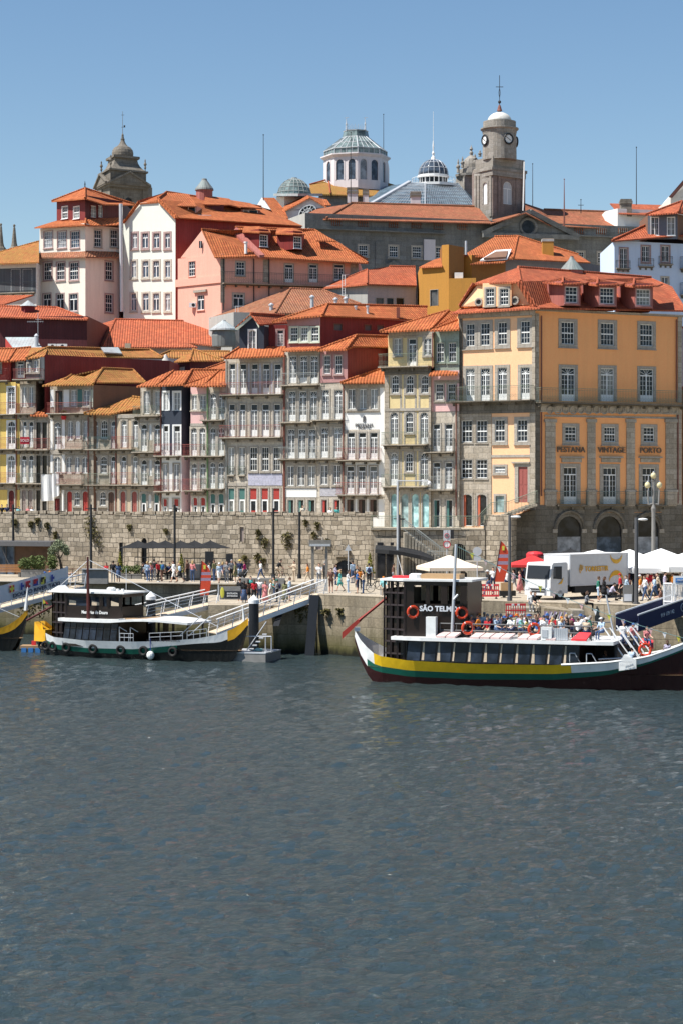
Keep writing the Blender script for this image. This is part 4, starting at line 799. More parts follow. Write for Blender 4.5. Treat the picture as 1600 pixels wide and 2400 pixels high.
for k in range(10): m.tube(P(v2.x(876), v2.y(715+k*17), 228.6), P(v2.x(896), v2.y(715+k*17), 228.6), .025, 4)
m.tube(P(v2.x(876), v2.y(708), 228.6), P(v2.x(920), v2.y(708), 229.2), .03, 4); obj('roof_ladder', m, h.root); h.done()
h = HH('mustard ochre house with a square tower, glass skylight and grey mansard side', v3, 200, 225, 30)
b = h.body([(-45, 227), (92, 225)], 592, 20, 'ochre_wall', 8.); b.win(0, 'dark', 20, 730, 66, 828, pane='pane_dark', b=.05, kind='window')
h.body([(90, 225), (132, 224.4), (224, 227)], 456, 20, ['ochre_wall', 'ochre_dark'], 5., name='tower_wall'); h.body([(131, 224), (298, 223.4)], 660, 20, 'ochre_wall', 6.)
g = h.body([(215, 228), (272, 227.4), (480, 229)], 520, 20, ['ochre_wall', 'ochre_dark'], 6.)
h.body([(480, 229), (905, 232), (1062, 236)], 540, 20, 'mansard_grey', 8.)
h.roof([[(-50, 590, 226.6), (92, 585, 224.6), (92, 530, 227.5), (40, 545, 228)]], 'tile_orange')
h.roof([[(222, 518, 227.6), (525, 538, 227.4), (556, 402, 236), (412, 405, 236)], [(525, 538, 227.4), (1000, 562, 231), (925, 515, 234.5), (770, 470, 235), (556, 402, 236)], [(412, 405, 236), (556, 402, 236), (925, 515, 242), (222, 515, 242)]], 'tile_orange', [((556, 400, 236), (525, 536, 227.4)), ((412, 403, 236), (556, 400, 236)), ((556, 400, 236), (925, 513, 234.5))])
h.roof([[(262, 570, 226), (470, 560, 226.4), (500, 540, 228), (330, 552, 227.6)]], 'tile_orange', name='awning')
m = MB('white_paint'); m.prism([P(v3.x(x), v3.y(y), Y) for x, y, Y in ((322, 556, 226.5), (490, 546, 227), (516, 488, 229.6), (418, 494, 229.2))], (0, 0, .15)); m.use('brown_wall'); m.prism([P(v3.x(x), v3.y(y), Y) for x, y, Y in ((345, 546, 226.4), (482, 538, 226.9), (496, 502, 228.9), (420, 505, 228.6))], (0, 0, .2)); obj('skylight', m, h.root)
m = MB('ochre_wall'); m.box(P(v3.x(737), v3.y(478), 231.5), (1.25, 1.0, 2.2)); m.use('concrete'); m.box(P(v3.x(737), v3.y(428), 231.5), (1.35, 1.1, .3)); obj('chimney', m, h.root)
m = MB('galv'); m.tube(P(v3.x(237), v3.y(515), 226), P(v3.x(237), v3.y(430), 226), .12, 8); obj('flue_pipe', m, h.root)
m = MB('white_paint'); m.box(P(v3.x(193), v3.y(645), 224.6), (.9, .6, .7)); obj('planter', m, h.root); h.done()
h = HH('pale sky blue house with iron balconies and a grey attic at the right edge', v3, 1300, 218, 30)
b = h.body([(1146, 217), (1720, 221)], 428, 18, 'sky_wall', 12.)
b.win(0, 'case', 1180, 475, 1226, 608, trim='trim_rose', b=.14); b.row(0, 'case', [(1314, 1361), (1434, 1481)], 462, 558, trim='trim_rose', b=.16); b.win(0, 'case', 1434, 652, 1476, 760, trim='trim_pale'); b.win(0, 'case', 1180, 680, 1226, 790, trim='trim_pale')
for x0, x1, yy in ((1155, 1240, 588), (1290, 1385, 575), (1415, 1500, 562)): b.balcony(0, x0, x1, yy-25, yy+8, 'rail_dark', .25, .3, orn=False)
for yy in (600, 760): b.balcony(0, 1545, 1640, yy-75, yy, 'rail_dark', .6)
g = h.body([(1350, 219), (1532, 218.6), (1640, 222)], 268, zat(v3.y(415), 218), ['grey_blue', 'brown_wall'], 6.); g.row(0, 'case', [(1370, 1416), (1470, 1516)], 285, 395, b=.05, trim='white_frame')
h.roof([[(1128, 430, 216.4), (1640, 388, 219.5), (1640, 330, 224), (1345, 330, 221)], [(1128, 430, 216.4), (1345, 330, 221), (1345, 330, 230), (1140, 410, 228)]], 'tile_red', [((1128, 428, 216.4), (1345, 328, 221))])
h.roof([[(1338, 270, 218.4), (1535, 256, 217.8), (1640, 275, 221), (1600, 185, 222), (1560, 188, 221.6)]], 'tile_red', [((1535, 254, 217.8), (1560, 186, 221.6)), ((1338, 268, 218.4), (1560, 186, 221.6))]); h.done()
h = HH('cream house corner with a dark gabled roof at the right edge below the sky', v3, 1540, 262, 40); h.body([(1490, 262), (1640, 263)], 160, 20, 'cream_wall', 10.)
h.prism([(1490, 162, 262), (1640, 162, 263), (1640, 60, 263), (1568, 72, 262.6)], (0, 8, 0), 'cream_wall', 'gable'); h.roof([[(1480, 158, 261.6), (1500, 160, 261.6), (1600, 45, 262), (1590, 30, 262)]], 'brown_frame', name='barge_board'); h.done()
h = HH('low white house with a salmon roof and stone chimney near the skyline', v3, 1200, 282, 42); h.body([(1088, 283), (1165, 280), (1450, 282)], 250, 25, 'white_wall', 8.)
h.roof([[(1118, 200, 286), (1440, 210, 288), (1500, 275, 280), (1175, 262, 279.6)]], 'tile_red'); m = MB('church'); m.box(P(v3.x(1215), v3.y(230), 281), (1.5, 1.2, 2.4)); m.box(P(v3.x(1215), v3.y(196), 281), (1.7, 1.4, .4)); obj('chimney', m, h.root); h.done()
h = HH('salmon pink house with two red dormers, an iron balcony and an air conditioner', v0, 470, 230, 29)
b = h.body([(v1.x(1212), 233), (v1.x(1510), 228), (v2.x(985), 233)], v2.y(600), 20, ['pink_wall', 'pink_wall'], 12., v0)
W(0, v1, 'sash', [(1287, 1331)], 617, 718, b, b=.04, trim='pink_wall'); W(0, v1, 'two', [(1345, 1393)], 845, 948, b, b=.05, trim='pink_wall')
W(1, v2, 'sash', [(157, 215)], 620, 712, b, b=.12); W(1, v2, 'door', [(488, 543), (653, 708), (822, 884)], 638, 760, b); W(1, v2, 'two', [(138, 208)], 838, 926, b, b=.16)
b.balcony(1, v2.x(60), v2.x(860), v2.y(690), v2.y(766), 'rail_dark', .9, .2); pan(b, 0, v1, 1200, 744, 1510, 762, 'pink_wall', .15, 'band'); pan(b, 0, v1, 1325, 816, 1412, 824, 'granite_trim', .25, 'lintel')
for x_ in (70, 275, 378): b.pipe(1, v2.x(x_), v2.y(600), v2.y(950), 'iron')
pan(b, 1, v2, 50, 600, 80, 900, 'granite', .05, 'quoins'); pan(b, 1, v2, 340, 605, 375, 760, 'granite', .05, 'quoins'); pan(b, 1, v2, 930, 620, 985, 760, 'granite', .04, 'quoins')
h.prism(conv(v1, [(1232, 592, 232.8), (1505, 592, 228.1), (1375, 408, 230.3)]), (.4, 6, 0), 'pink_wall', 'gable')
m = MB('pane_glass'); c0 = P(v1.x(1367), v1.y(503), 230.1); m.box(c0, (.35, .1, .8)); m.use('white_frame'); m.box(c0, (.05, .14, .8)); obj('window', m, h.root)
m = MB('white_paint'); c0 = P(v1.x(1312), v1.y(915), 231); m.box(c0, (.75, .4, .55)); m.use('iron'); m.tube(c0+Vector((.1, -.21, 0)), c0+Vector((.1, -.19, 0)), .2, 10); obj('air_conditioner', m, h.root)
h.roof([conv(v2, p) for p in ([(-78, 400, 230.4), (132, 418, 234), (330, 578, 228.6), (12, 588, 227.4)], [(150, 385, 236), (690, 405, 238), (860, 490, 237), (1050, 628, 232), (330, 585, 228.6)], [(-78, 400, 230.4), (690, 405, 238), (1050, 600, 244), (-100, 500, 244)], [(690, 408, 236), (838, 478, 233.8), (700, 474, 233.4)])], 'tile_orange', [(q4(v2, (-78, 398, 230.4)), q4(v2, (132, 416, 234))), (q4(v2, (150, 383, 236)), q4(v2, (690, 403, 238))), (q4(v2, (690, 403, 238)), q4(v2, (1050, 626, 232)))], v=v0)
h.prism(conv(v2, [(130, 412, 233.6), (160, 384, 234.6), (350, 572, 227.9), (315, 574, 227.7)]), (0, 0, -.3), 'rose_siding', 'party_wall')
for x0, x1, yt, yb, xl in ((316, 372, 438, 516, 205), (546, 601, 450, 528, 430)):
 db = h.body([(v2.x(xl+5), 232.5), (v2.x(x0-3), 230.8), (v2.x(x1+3), 231.4)], v2.y(yt-28), zat(v2.y(yb+8), 231), ['red_siding', 'red_siding'], 4., v0, name='dormer_wall'); W(1, v2, 'sash', [(x0+2, x1-2)], yt, yb, db, b=.03, trim='white_frame')
 h.roof([conv(v2, p) for p in ([(xl-6, yt-24, 232), (x0, yt-20, 230.2), (x0-2, yt-60, 233)], [(x0, yt-20, 230.2), (x1+22, yt-18, 231), (x1+10, yt-38, 233), (x0-2, yt-60, 233)], [(xl-6, yt-24, 232), (x0-2, yt-60, 233), (xl+5, yt-58, 235)])], 'tile_orange', v=v0, name='dormer_roof')
m = MB('white_paint'); m.lathe([(.17, -.5), (.17, .7), (.24, .7), (.24, .85)], P(v2.x(223), v2.y(535), 228.6), 8); obj('flue_pipe', m, h.root); h.done()
h = HH('white gabled house with three rows of windows and a long dark red side', v0, 350, 240, 30)
b = h.body([(v1.x(842), 241), (v1.x(1196), 237), (706, 246)], v1.y(345), 20, ['gable_white', 'red_siding'], 10., v0)
for ya, yb, xs_ in ((425, 526, (903, 970, 1047, 1125)), (614, 726, (896, 973, 1045, 1126)), (835, 952, (895, 974, 1045, 1126))):
 for x_ in xs_: W(0, v1, 'two', [(x_, x_+(34 if x_ > 1100 or x_ < 910 else 40))], ya, yb, b, b=.22, trim='trim_rose' if ya < 500 else 'trim_pale', pane='pane_blue')
h.prism(conv(v1, [(842, 350, 241), (1196, 330, 237), (1070, 210, 238.4), (945, 220, 239.8)]), (.5, 5, 0), 'gable_white', 'gable')
m = MB('galv'); m.tube(P(v1.x(824), v1.y(225), 240), P(v1.x(830), v1.y(960), 240), .22, 8); obj('flue_pipe', m, h.root)
h.roof([conv(v1, p) for p in ([(832, 352, 240.6), (852, 352, 241), (950, 222, 239.6), (940, 205, 239.4)], [(940, 205, 239.4), (950, 222, 239.6), (1072, 212, 238.2), (1078, 188, 238.2), (1135, 145, 246)], [(1078, 188, 238.2), (1072, 200, 238.), (1190, 322, 236.4), (1212, 316, 236.6)])]+[[(v1.x(1078), v1.y(188), 238.2), (v1.x(1212), v1.y(318), 236.4), (709, 529, 245.4), (613, 486, 252), (v1.x(1135), v1.y(145), 246)], [(v1.x(1135), v1.y(145), 246), (613, 486, 252), (613, 500, 258), (v1.x(940), v1.y(205), 250)]],
 'tile_orange', [(q4(v1, (1135, 143, 246)), (613, 484, 252)), (q4(v1, (1078, 186, 238.2)), q4(v1, (1135, 143, 246))), (q4(v1, (1078, 186, 238.2)), q4(v1, (1212, 316, 236.5)))], v=v0)
d1 = h.body([(v1.x(1150), 239.6), (v1.x(1338), 240.6), (v1.x(1395), 243.5)], v1.y(232), zat(v1.y(305), 240), ['rose_siding', 'pink_wall'], 3., v0, name='dormer_wall'); W(0, v1, 'dark', [(1185, 1232), (1240, 1282), (1287, 1330)], 240, 300, d1, b=.05, trim='white_frame', kind='window')
h.roof([conv(v1, p) for p in ([(1130, 235, 239), (1340, 242, 240), (1290, 160, 245.5), (1140, 148, 245)],)], 'tile_orange', v=v0, name='dormer_roof')
m = MB('white_paint'); m.prism(conv_ := [P(v1.x(x), v1.y(y), Y) for x, y, Y in ((1135, 225, 239.2), (1148, 222, 239.2), (1225, 305, 238.6), (1440, 308, 241), (1440, 314, 241), (1215, 313, 238.4))], (0, 0, .1)); obj('flashing', m, h.root)
d2 = h.body([(v1.x(1395), 243.6), (v1.x(1525), 244.8), (v2.x(70), 246)], v1.y(226), zat(v1.y(312), 244), ['wine_siding', 'rose_siding'], 3., v0, name='dormer_wall')
h.roof([conv(v1, p) for p in ([(1385, 228, 243), (1568, 232, 245.5), (1640, 250, 247), (1560, 190, 250), (1400, 168, 248)],)], 'tile_orange', v=v0, name='dormer_roof')
d3 = h.body([(v2.x(190), 247), (v2.x(318), 248)], v2.y(262), zat(v2.y(340), 247), 'rose_siding', 3., v0, name='dormer_wall'); W(0, v2, 'dark', [(206, 238), (246, 300)], 270, 328, d3, b=.05, trim='white_frame', kind='window')
h.roof([conv(v2, [(30, 215, 248), (190, 245, 246.4), (335, 255, 247.4), (250, 220, 251), (60, 190, 250)])], 'tile_orange', v=v0, name='dormer_roof')
m = MB('rose_siding'); c0 = P(v1.x(1392), v1.y(165), 248); m.lathe([(1.0, -.8), (1.0, .55)], c0, 12); m.use('zinc'); m.lathe([(1.15, .55), (1.1, .75), (.35, 1.75), (.3, 1.95), (.1, 2.0)], c0, 14); obj('skylight_turret', m, h.root)
h.done()
h = HH('cream corner house with a dark red top floor and two dark tiled ledges', v1, 585, 238, 30)
b = h.body([(262, 243), (583, 238), (812, 242)], 596, 20, ['cream_wall', 'cream_wall'], 12.)
b.row(0, 'sash', [(300, 355), (389, 443), (477, 535)], 624, 742, b=.16, trim='trim_rose'); b.row(0, 'two', [(296, 349), (386, 437), (475, 530)], 838, 955, b=.12, trim='trim_rose'); b.row(1, 'sash', [(720, 768)], 620, 742, b=.16, trim='trim_rose'); b.row(1, 'sash', [(720, 768)], 842, 962, b=.16, trim='trim_rose')
u = h.body([(272, 243), (582, 237.9), (642, 240), (812, 242)], 395, zat(v1.y(575), 242), 'cream_wall', 11.)
u.row(0, 'sash', [(302, 360), (394, 454), (484, 543)], 412, 524, b=.1, trim='trim_rose', pane='pane_blue'); u.row(2, 'sash', [(642, 690), (755, 802)], 403, 518, b=.12)
h.roof([[(238, 590, 242.6), (585, 585, 237), (825, 588, 241), (815, 552, 242.2), (582, 545, 238), (268, 560, 243)]], 'tile_old', name='ledge'); h.roof([[(236, 386, 242.6), (582, 366, 236.6), (640, 372, 238.6), (822, 368, 241), (815, 318, 243), (700, 345, 242), (585, 330, 240), (385, 340, 244)]], 'tile_orange', [((582, 364, 236.6), (585, 328, 240))])
r = h.body([(388, 244), (582, 240), (708, 242.4), (832, 245)], 200, zat(v1.y(355), 241), ['red_siding', 'wine_siding', 'wine_siding'], 8.)
r.row(0, 'sash', [(424, 464), (503, 543)], 243, 325, b=.05, trim='white_frame'); r.row(1, 'case', [(618, 658), (668, 702)], 238, 318, b=.05, trim='red_siding')
h.roof([[(352, 208, 244), (580, 188, 238.6), (580, 120, 244)], [(580, 188, 238.6), (710, 228, 240.6), (920, 232, 245), (800, 200, 247), (580, 120, 244)], [(352, 208, 244), (580, 120, 244), (920, 225, 250), (400, 205, 251)]], 'tile_orange', [((580, 118, 244), (580, 186, 238.6)), ((580, 118, 244), (352, 206, 244)), ((580, 118, 244), (920, 228, 246))])
m = MB('iron'); m.lathe([(.12, 0), (.05, .3), (.08, .45), (.01, .9)], P(v1.x(580), v1.y(120), 244), 6); obj('finial', m, h.root)
b.pipe(0, 268, 600, 920, 'iron'); h.done()
h = HH('brown boarded house with white french doors and a yellow orange roof at the left edge', v1, 120, 240, 30)
b = h.body([(-120, 242), (250, 240)], 640, 20, 'white_wall', 10.); b.panel(0, -120, 672, 246, 832, 'slate_siding', .05); b.row(0, 'door', [(80, 140), (160, 220)], 672, 826, b=.04, trim='white_frame'); b.balcony(0, -120, 246, 768, 838, 'rail_dark', .5, .3, orn=False)
h.roof([[(-120, 636, 241), (268, 622, 238.6), (268, 482, 246), (100, 520, 245.5), (-120, 590, 244.5)]], 'tile_ochre', [((268, 480, 246), (-120, 588, 244.5))])
h.roof([[(-120, 925, 236), (40, 905, 235.6), (230, 845, 239.5), (-120, 850, 240)]], 'tile_red', name='porch_roof'); h.done()
for x_, yt in ((8, 357), (99, 364)):
 m = MB('church'); c0 = P(v1.x(x_), v1.y(548), 300); s_ = 300/4800/2.9037; hh = (548-yt)*s_
 m.lathe([(1.1, -4), (1.1, .0), (.85, .1), (.75, .4), (.5, .7), (.38, 1.2), (.16, hh-.5), (.1, hh-.45), (.19, hh-.25), (.17, hh-.1), (.03, hh)], c0, 8)
 solo('stone_pinnacle', m, 'slender stone church pinnacle cut by the left edge' if x_ < 50 else 'slender stone church pinnacle just left of the cream corner house', 'pinnacle', c0, 'church pinnacles above the left roofs')
h = HH('long dark grey stone palace with tiled roof, pediment and balustraded parapet', v0, 1000, 268, 38, 'stone_palace', 'palace', None)
b = h.body([(676, 272), (715, 266), (1640, 283)], 513, 20, ['concrete', 'palace'], 20.)
for v, xs_, ya, yb in ((v2, (808, 866), 500, 575), (v2, (988, 1048), 508, 580), (v2, (1195, 1252), 512, 587), (v2, (1352, 1411), 517, 592), (v2, (1510, 1562), 522, 594), (v3, (915, 960), 497, 562), (v3, (1045, 1096), 500, 566)): W(1, v, 'sash', [xs_], ya, yb, b, b=.22)
pan(b, 1, v2, 640, 398, 1568, 428, 'palace', .7, 'cornice'); pan(b, 1, v3, 888, 396, 1200, 416, 'palace', .7, 'cornice')
for v, xs_ in ((v2, (838, 1018, 1225, 1380, 1530)), (v3, (72, 215, 930, 1065, 1200))):
 for x_ in xs_:
  k = 34 if v is v2 else 30; yy = 340+(x_-838)*.031 if v is v2 else (325 if x_ < 400 else 352)+(x_ % 400)*.008
  u0, z0 = b.uz(1, v.x(x_-k), v.y(yy+34)); u1, z1 = b.uz(1, v.x(x_+k), v.y(yy)); m = MB('tile_palace'); rz_ = math.atan2(*reversed(b.fr(1)[1])); m.box(b.w3(1, (u0+u1)/2, (z0+z1)/2, .02), (u1-u0, .08, z1-z0), rz_); m.use('palace')
  for j in range(5): m.lathe([(.05, z0), (.1, z0+(z1-z0)*.35), (.04, z0+(z1-z0)*.7), (.08, z1)], (*b.w3(1, u0+(u1-u0)*(j+.5)/5, 0, .1).to_2d(), 0), 6)
  obj('balustrade', m, h.root)
for xx in (1100, 1130): pan(b, 1, v2, xx, 480, xx+30, 680, 'palace', .12, 'pilaster')
for xx in (1225, 1385): h.prism([(v2.x(xx-50), v2.y(642), 269), (v2.x(xx+50), v2.y(645), 270), (v2.x(xx), v2.y(612), 269.5)], (0, -.4, 0), 'palace', 'window_pediment')
h.prism([(v3.x(1040), v3.y(605), 273.6), (v3.x(1120), v3.y(607), 274.2), (v3.x(1082), v3.y(582), 273.9)], (0, -.4, 0), 'palace', 'window_pediment')
pan(b, 1, v2, 1427, 468, 1503, 612, 'lav_white', .25, 'banner')
b2_ = lambda x, y, o=0.: b.w3(1, *b.uz(1, v3.x(x), v3.y(y)), o)
m = MB('palace'); m.prism([b2_(330, 395, .1), b2_(890, 412, .1), b2_(608, 268, .1)], b2_(330, 395, 1.1)-b2_(330, 395, .1))
for pa, pb in (((318, 392), (606, 258)), ((606, 258), (902, 412)), ((318, 400), (902, 418))): m.tube(b2_(*pa, 1.3), b2_(*pb, 1.3), .45, 4)
m.torus(b2_(598, 350, 1.15), 1.1, .25, (.2, -1, 0), 18, 6); m.use('pane_dark'); m.tube(b2_(598, 350, 1.12), b2_(598, 350, 1.22), 1.0, 18); obj('pediment', m, h.root)
h.roof([[(v2.x(560), v2.y(330), 270), (v2.x(765), v2.y(328), 266.4), (v2.x(940), v2.y(222), 276), (v2.x(700), v2.y(262), 280)], [(v2.x(765), v2.y(328), 266.4), (v3.x(395), v3.y(322), 272.4), (v3.x(310), v3.y(222), 283), (v2.x(940), v2.y(222), 276)], [(v2.x(940), v2.y(222), 276), (v3.x(310), v3.y(222), 283), (v3.x(310), v3.y(300), 292), (v2.x(700), v2.y(262), 290)], [(v3.x(760), v3.y(338), 275.4), (v3.x(1360), v3.y(362), 281.5), (v3.x(1350), v3.y(262), 291), (v3.x(715), v3.y(240), 285)], [(v3.x(715), v3.y(240), 285), (v3.x(1350), v3.y(262), 291), (v3.x(1350), v3.y(300), 298), (v3.x(715), v3.y(300), 296)], [(v3.x(385), v3.y(325), 271.6), (v3.x(600), v3.y(258), 272.6), (v3.x(560), v3.y(262), 280), (v3.x(400), v3.y(300), 278)], [(v3.x(600), v3.y(258), 272.6), (v3.x(760), v3.y(338), 274.8), (v3.x(720), v3.y(240), 285), (v3.x(600), v3.y(200), 283)]],
 'tile_palace', [(q4(v2, (765, 325, 266.4)), q4(v2, (940, 220, 276))), (q4(v2, (940, 220, 276)), q4(v3, (310, 220, 283))), (q4(v3, (715, 238, 285)), q4(v3, (1350, 260, 291)))], v=v0, rr=.16, ridge_mat='tile_old')
for x_, y0_, y1_, w_, Y_ in ((945, 122, 222, 70, 278), (1035, 134, 222, 40, 278), (1373, 150, 235, 66, 281)):
 m = MB('lav_white'); sc_ = Y_/4800/2.9037; c0 = P(v2.x(x_), v2.y((y0_+y1_)/2), Y_); m.box(c0, (w_*sc_, w_*sc_*.8, (y1_-y0_)*sc_)); m.use('church'); m.box(c0+Vector((0, 0, (y1_-y0_)*sc_*.22)), (w_*sc_*1.15, w_*sc_*.95, .3)); m.box(c0+Vector((0, 0, (y1_-y0_)*sc_*.46)), (w_*sc_*1.1, w_*sc_*.9, .35)); obj('chimney', m, h.root)
h.done()
uT = 281/4800/4.6118
h = HH('stone clock tower with a white dome, bell and weathercock cross', t3, 1110, 281, 45, 'clock_tower', 'tower', None)
b = h.body([(872, 283), (1070, 280), (1424, 283.6)], 1090, 35, ['tower_stone', 'tower_rose'], 4.)
b.win(0, 'dark', 972, 1235, 1018, 1470, rise=.5, pane='white_paint', b=.2, trim='tower_stone', kind='louvred_opening'); b.win(1, 'two', 1188, 1225, 1284, 1470, rise=.5, pane='grey_frame', b=.25, trim='tower_rose', sill=False)
for i, xs_ in ((0, ((880, 900), (915, 935), (1042, 1066))), (1, ((1072, 1110), (1130, 1150), (1325, 1345), (1385, 1422)))):
 for xa, xb in xs_: b.panel(i, xa, 1165, xb, 1600, 'tower_stone' if i == 0 else 'tower_rose', .12, 'pilaster')
cc = P(t3.x(1150), HY, 282.); zz = lambda y: zat(t3.y(y), 281)
m = MB('tower_stone'); sq = [P(t3.x(860), HY, 283.2), P(t3.x(1070), HY, 279.4), P(t3.x(1450), HY, 283.4), P(t3.x(1230), HY, 287.5)]
def plate(m, ring, z0, z1, k=1.): c = sum((Vector(p) for p in ring), Vector())/len(ring); m.prism([Vector((c.x+(p.x-c.x)*k, c.y+(p.y-c.y)*k, z0)) for p in ring], (0, 0, z1-z0))
plate(m, sq, zz(1112), zz(1080)); plate(m, sq, zz(1170), zz(1112), .95); plate(m, sq, zz(1080), zz(965), .9); obj('cornice', m, h.root)
r_ = 185*uT
m = MB('tower_stone'); m.lathe([(r_, zz(985)), (r_, zz(950)), (r_*.98, zz(700)), (r_, zz(690)), (r_*1.02, zz(665)), (r_*1.12, zz(652)), (r_*1.12, zz(640)), (r_*.96, zz(634)), (r_*.96, zz(566)), (r_*.6, zz(562))], (cc.x, cc.y, 0), 28); obj('drum', m, h.root)
m = MB('dome_white'); R0 = 132*uT; m.lathe([(R0*math.cos(a), zz(566)+R0*.8*math.sin(a)) for a in [math.pi/2*k/8*.98 for k in range(9)]], (cc.x, cc.y, 0), 24); obj('dome', m, h.root, True)
m = MB('iron'); m.use('tower_stone'); m.lathe([(.3, zz(468)), (.2, zz(455))], (cc.x, cc.y, 0), 10); m.use('pipe_brown'); m.lathe([(.38, zz(448)), (.3, zz(430)), (.2, zz(400)), (.12, zz(382))], (cc.x, cc.y, 0), 12); m.use('iron'); m.blob((cc.x, cc.y, zz(350)), (.22, .22, .24), 8, 6); m.tube((cc.x, cc.y, zz(380)), (cc.x, cc.y, zz(60)), .045, 5)
for dx in (-.14, .14): m.path([(cc.x, cc.y, zz(310)), (cc.x+dx, cc.y, zz(250)), (cc.x, cc.y, zz(195))], .03, 4)
m.tube((cc.x-.5, cc.y, zz(186)), (cc.x+.5, cc.y, zz(186)), .05, 5); obj('finial', m, h.root)
for ang, lbl in ((math.atan2(-.88, .45), 1), (math.atan2(-.45, -.88), 0), (.25, 2)):
 n_ = Vector((math.cos(ang), math.sin(ang), 0)); c0 = Vector((cc.x, cc.y, zz(777)))+n_*(r_*.97); t_ = Vector((-n_.y, n_.x, 0)); rf = 53*uT
 m = MB('iron'); m.torus(c0+n_*.12, rf, .12, n_, 20, 6); m.use('white_paint'); m.tube(c0-n_*.1, c0+n_*.12, rf, 20); m.use('iron')
 for k in range(12):
  a = k*math.pi/6; d = t_*math.sin(a)+Vector((0, 0, math.cos(a))); m.tube(c0+n_*.14+d*rf*.72, c0+n_*.14+d*rf*.9, .035, 4)
 for a, L in ((-2.2, .5), (1., .78)): d = t_*math.sin(-a)+Vector((0, 0, math.cos(a))); m.tube(c0+n_*.16, c0+n_*.16+d*rf*L, .04, 4)
 obj('clock_face', m, h.root)
m = MB('white_paint'); p0 = P(t3.x(1405), t3.y(1540), 279.6); p1 = P(t3.x(1418), t3.y(1010), 279.6); m.tube(p0, p1, .1, 6); obj('drainpipe', m, h.root); h.done()
h = HH('small stone bell turret with a round dome and pinnacles behind the clock tower', t3, 830, 300, 48, 'bell_turret', 'tower', None); uT = 300/4800/4.6118; zz = lambda y: zat(t3.y(y), 300)
h.body([(735, 300), (770, 299), (950, 300)], 1140, 40, ['tower_stone', 'tower_rose'], 4.); h.body([(690, 301), (740, 300)], 1165, 40, 'tower_stone', 4.)
cc = P(t3.x(845), HY, 301); m = MB('tower_stone'); m.lathe([(170*uT, zz(1165)), (175*uT, zz(1140)), (130*uT, zz(1135)), (128*uT, zz(1085)), (98*uT, zz(1078)), (95*uT, zz(1030)), (75*uT, zz(975)), (35*uT, zz(940)), (15*uT, zz(930)), (22*uT, zz(900)), (8*uT, zz(880)), (20*uT, zz(862)), (4*uT, zz(830)), (1*uT, zz(815))], (cc.x, cc.y, 0), 16); obj('dome', m, h.root)
for x_, yb, yt in ((703, 1135, 985), (750, 1080, 960), (885, 1020, 930), (938, 960, 890)):
 c0 = P(t3.x(x_), HY, 299.5); s_ = (yb-yt); m = MB('tower_stone'); m.lathe([(18*uT, zz(yb)), (14*uT, zz(yb-s_*.3)), (22*uT, zz(yb-s_*.38)), (22*uT, zz(yb-s_*.5)), (8*uT, zz(yb-s_*.6)), (11*uT, zz(yb-s_*.75)), (2*uT, zz(yt))], (c0.x, c0.y, 0), 8); obj('pinnacle', m, h.root)
h.done()
h = HH('glazed courtyard roof with a ribbed glass dome and white spire', t3, 440, 292, 45, 'glass_roof', 'roof', None); uT = 296/4800/4.6118; zz = lambda y: zat(t3.y(y), 296)
A, B_, C_, D_ = P(t3.x(-270), t3.y(1500), 287), P(t3.x(905), t3.y(1520), 290), P(t3.x(700), t3.y(1240), 300), P(t3.x(180), t3.y(1240), 298)
E_, G_ = P(t3.x(905), t3.y(1300), 316), P(t3.x(-270), t3.y(1300), 316)
m = MB('roof_glass'); m.poly([A, P(t3.x(345), t3.y(1510), 286.5), P(t3.x(345), t3.y(1238), 297), D_]); m.poly([P(t3.x(345), t3.y(1510), 286.5), B_, C_, P(t3.x(345), t3.y(1238), 297)]); m.poly([D_, C_, E_, G_]); m.poly([B_, E_, C_]); m.poly([A, D_, G_]); obj('glazing', m, h.root)
m = MB('galv'); K = P(t3.x(345), t3.y(1510), 286.5); T_ = P(t3.x(345), t3.y(1238), 297); up = Vector((0, -.1, .1))
for lo_a, lo_b, hi_a, hi_b, nv in ((A, K, D_, T_, 18), (K, B_, T_, C_, 22)):
 for k in range(1, 8): m.tube(lo_a.lerp(hi_a, k/8)+up, lo_b.lerp(hi_b, k/8)+up, .06, 4)
 for k in range(nv+1): m.tube(lo_a.lerp(lo_b, k/nv)+up, hi_a.lerp(hi_b, k/nv)+up, .025 if k else .09, 4)
m.tube(A+up, D_+up, .35, 4); obj('glazing_bars', m, h.root)
cc = P(t3.x(435), HY, 300); m = MB('white_paint'); m.lathe([(270*uT, zz(1245)), (270*uT, zz(1218)), (160*uT, zz(1215))], (cc.x, cc.y, 0), 12, .2); m.lathe([(165*uT, zz(1145)), (172*uT, zz(1140)), (172*uT, zz(1115)), (160*uT, zz(1112))], (cc.x, cc.y, 0), 20); m.use('pane_dark'); m.lathe([(150*uT, zz(1215)), (150*uT, zz(1140))], (cc.x, cc.y, 0), 20); m.use('white_paint')
for k in range(20):
 a = 2*math.pi*k/20; m.tube((cc.x+155*uT*math.cos(a), cc.y+155*uT*math.sin(a), zz(1215)), (cc.x+155*uT*math.cos(a), cc.y+155*uT*math.sin(a), zz(1140)), .05, 4)
for k in range(28):
 a = 2*math.pi*k/28; x_, y_ = cc.x+235*uT*math.cos(a), cc.y+235*uT*math.sin(a); m.tube((x_, y_, zz(1220)), (x_, y_, zz(1145)), .03, 4)
 a2 = 2*math.pi*(k+1)/28; m.tube((x_, y_, zz(1148)), (cc.x+235*uT*math.cos(a2), cc.y+235*uT*math.sin(a2), zz(1148)), .03, 4)
obj('gallery', m, h.root)
Rd = 162*uT; prof = [(Rd*math.cos(a)**.9, zz(1112)+(zz(938)-zz(1112))*math.sin(a)) for a in [math.pi/2*k/7*.96 for k in range(8)]]
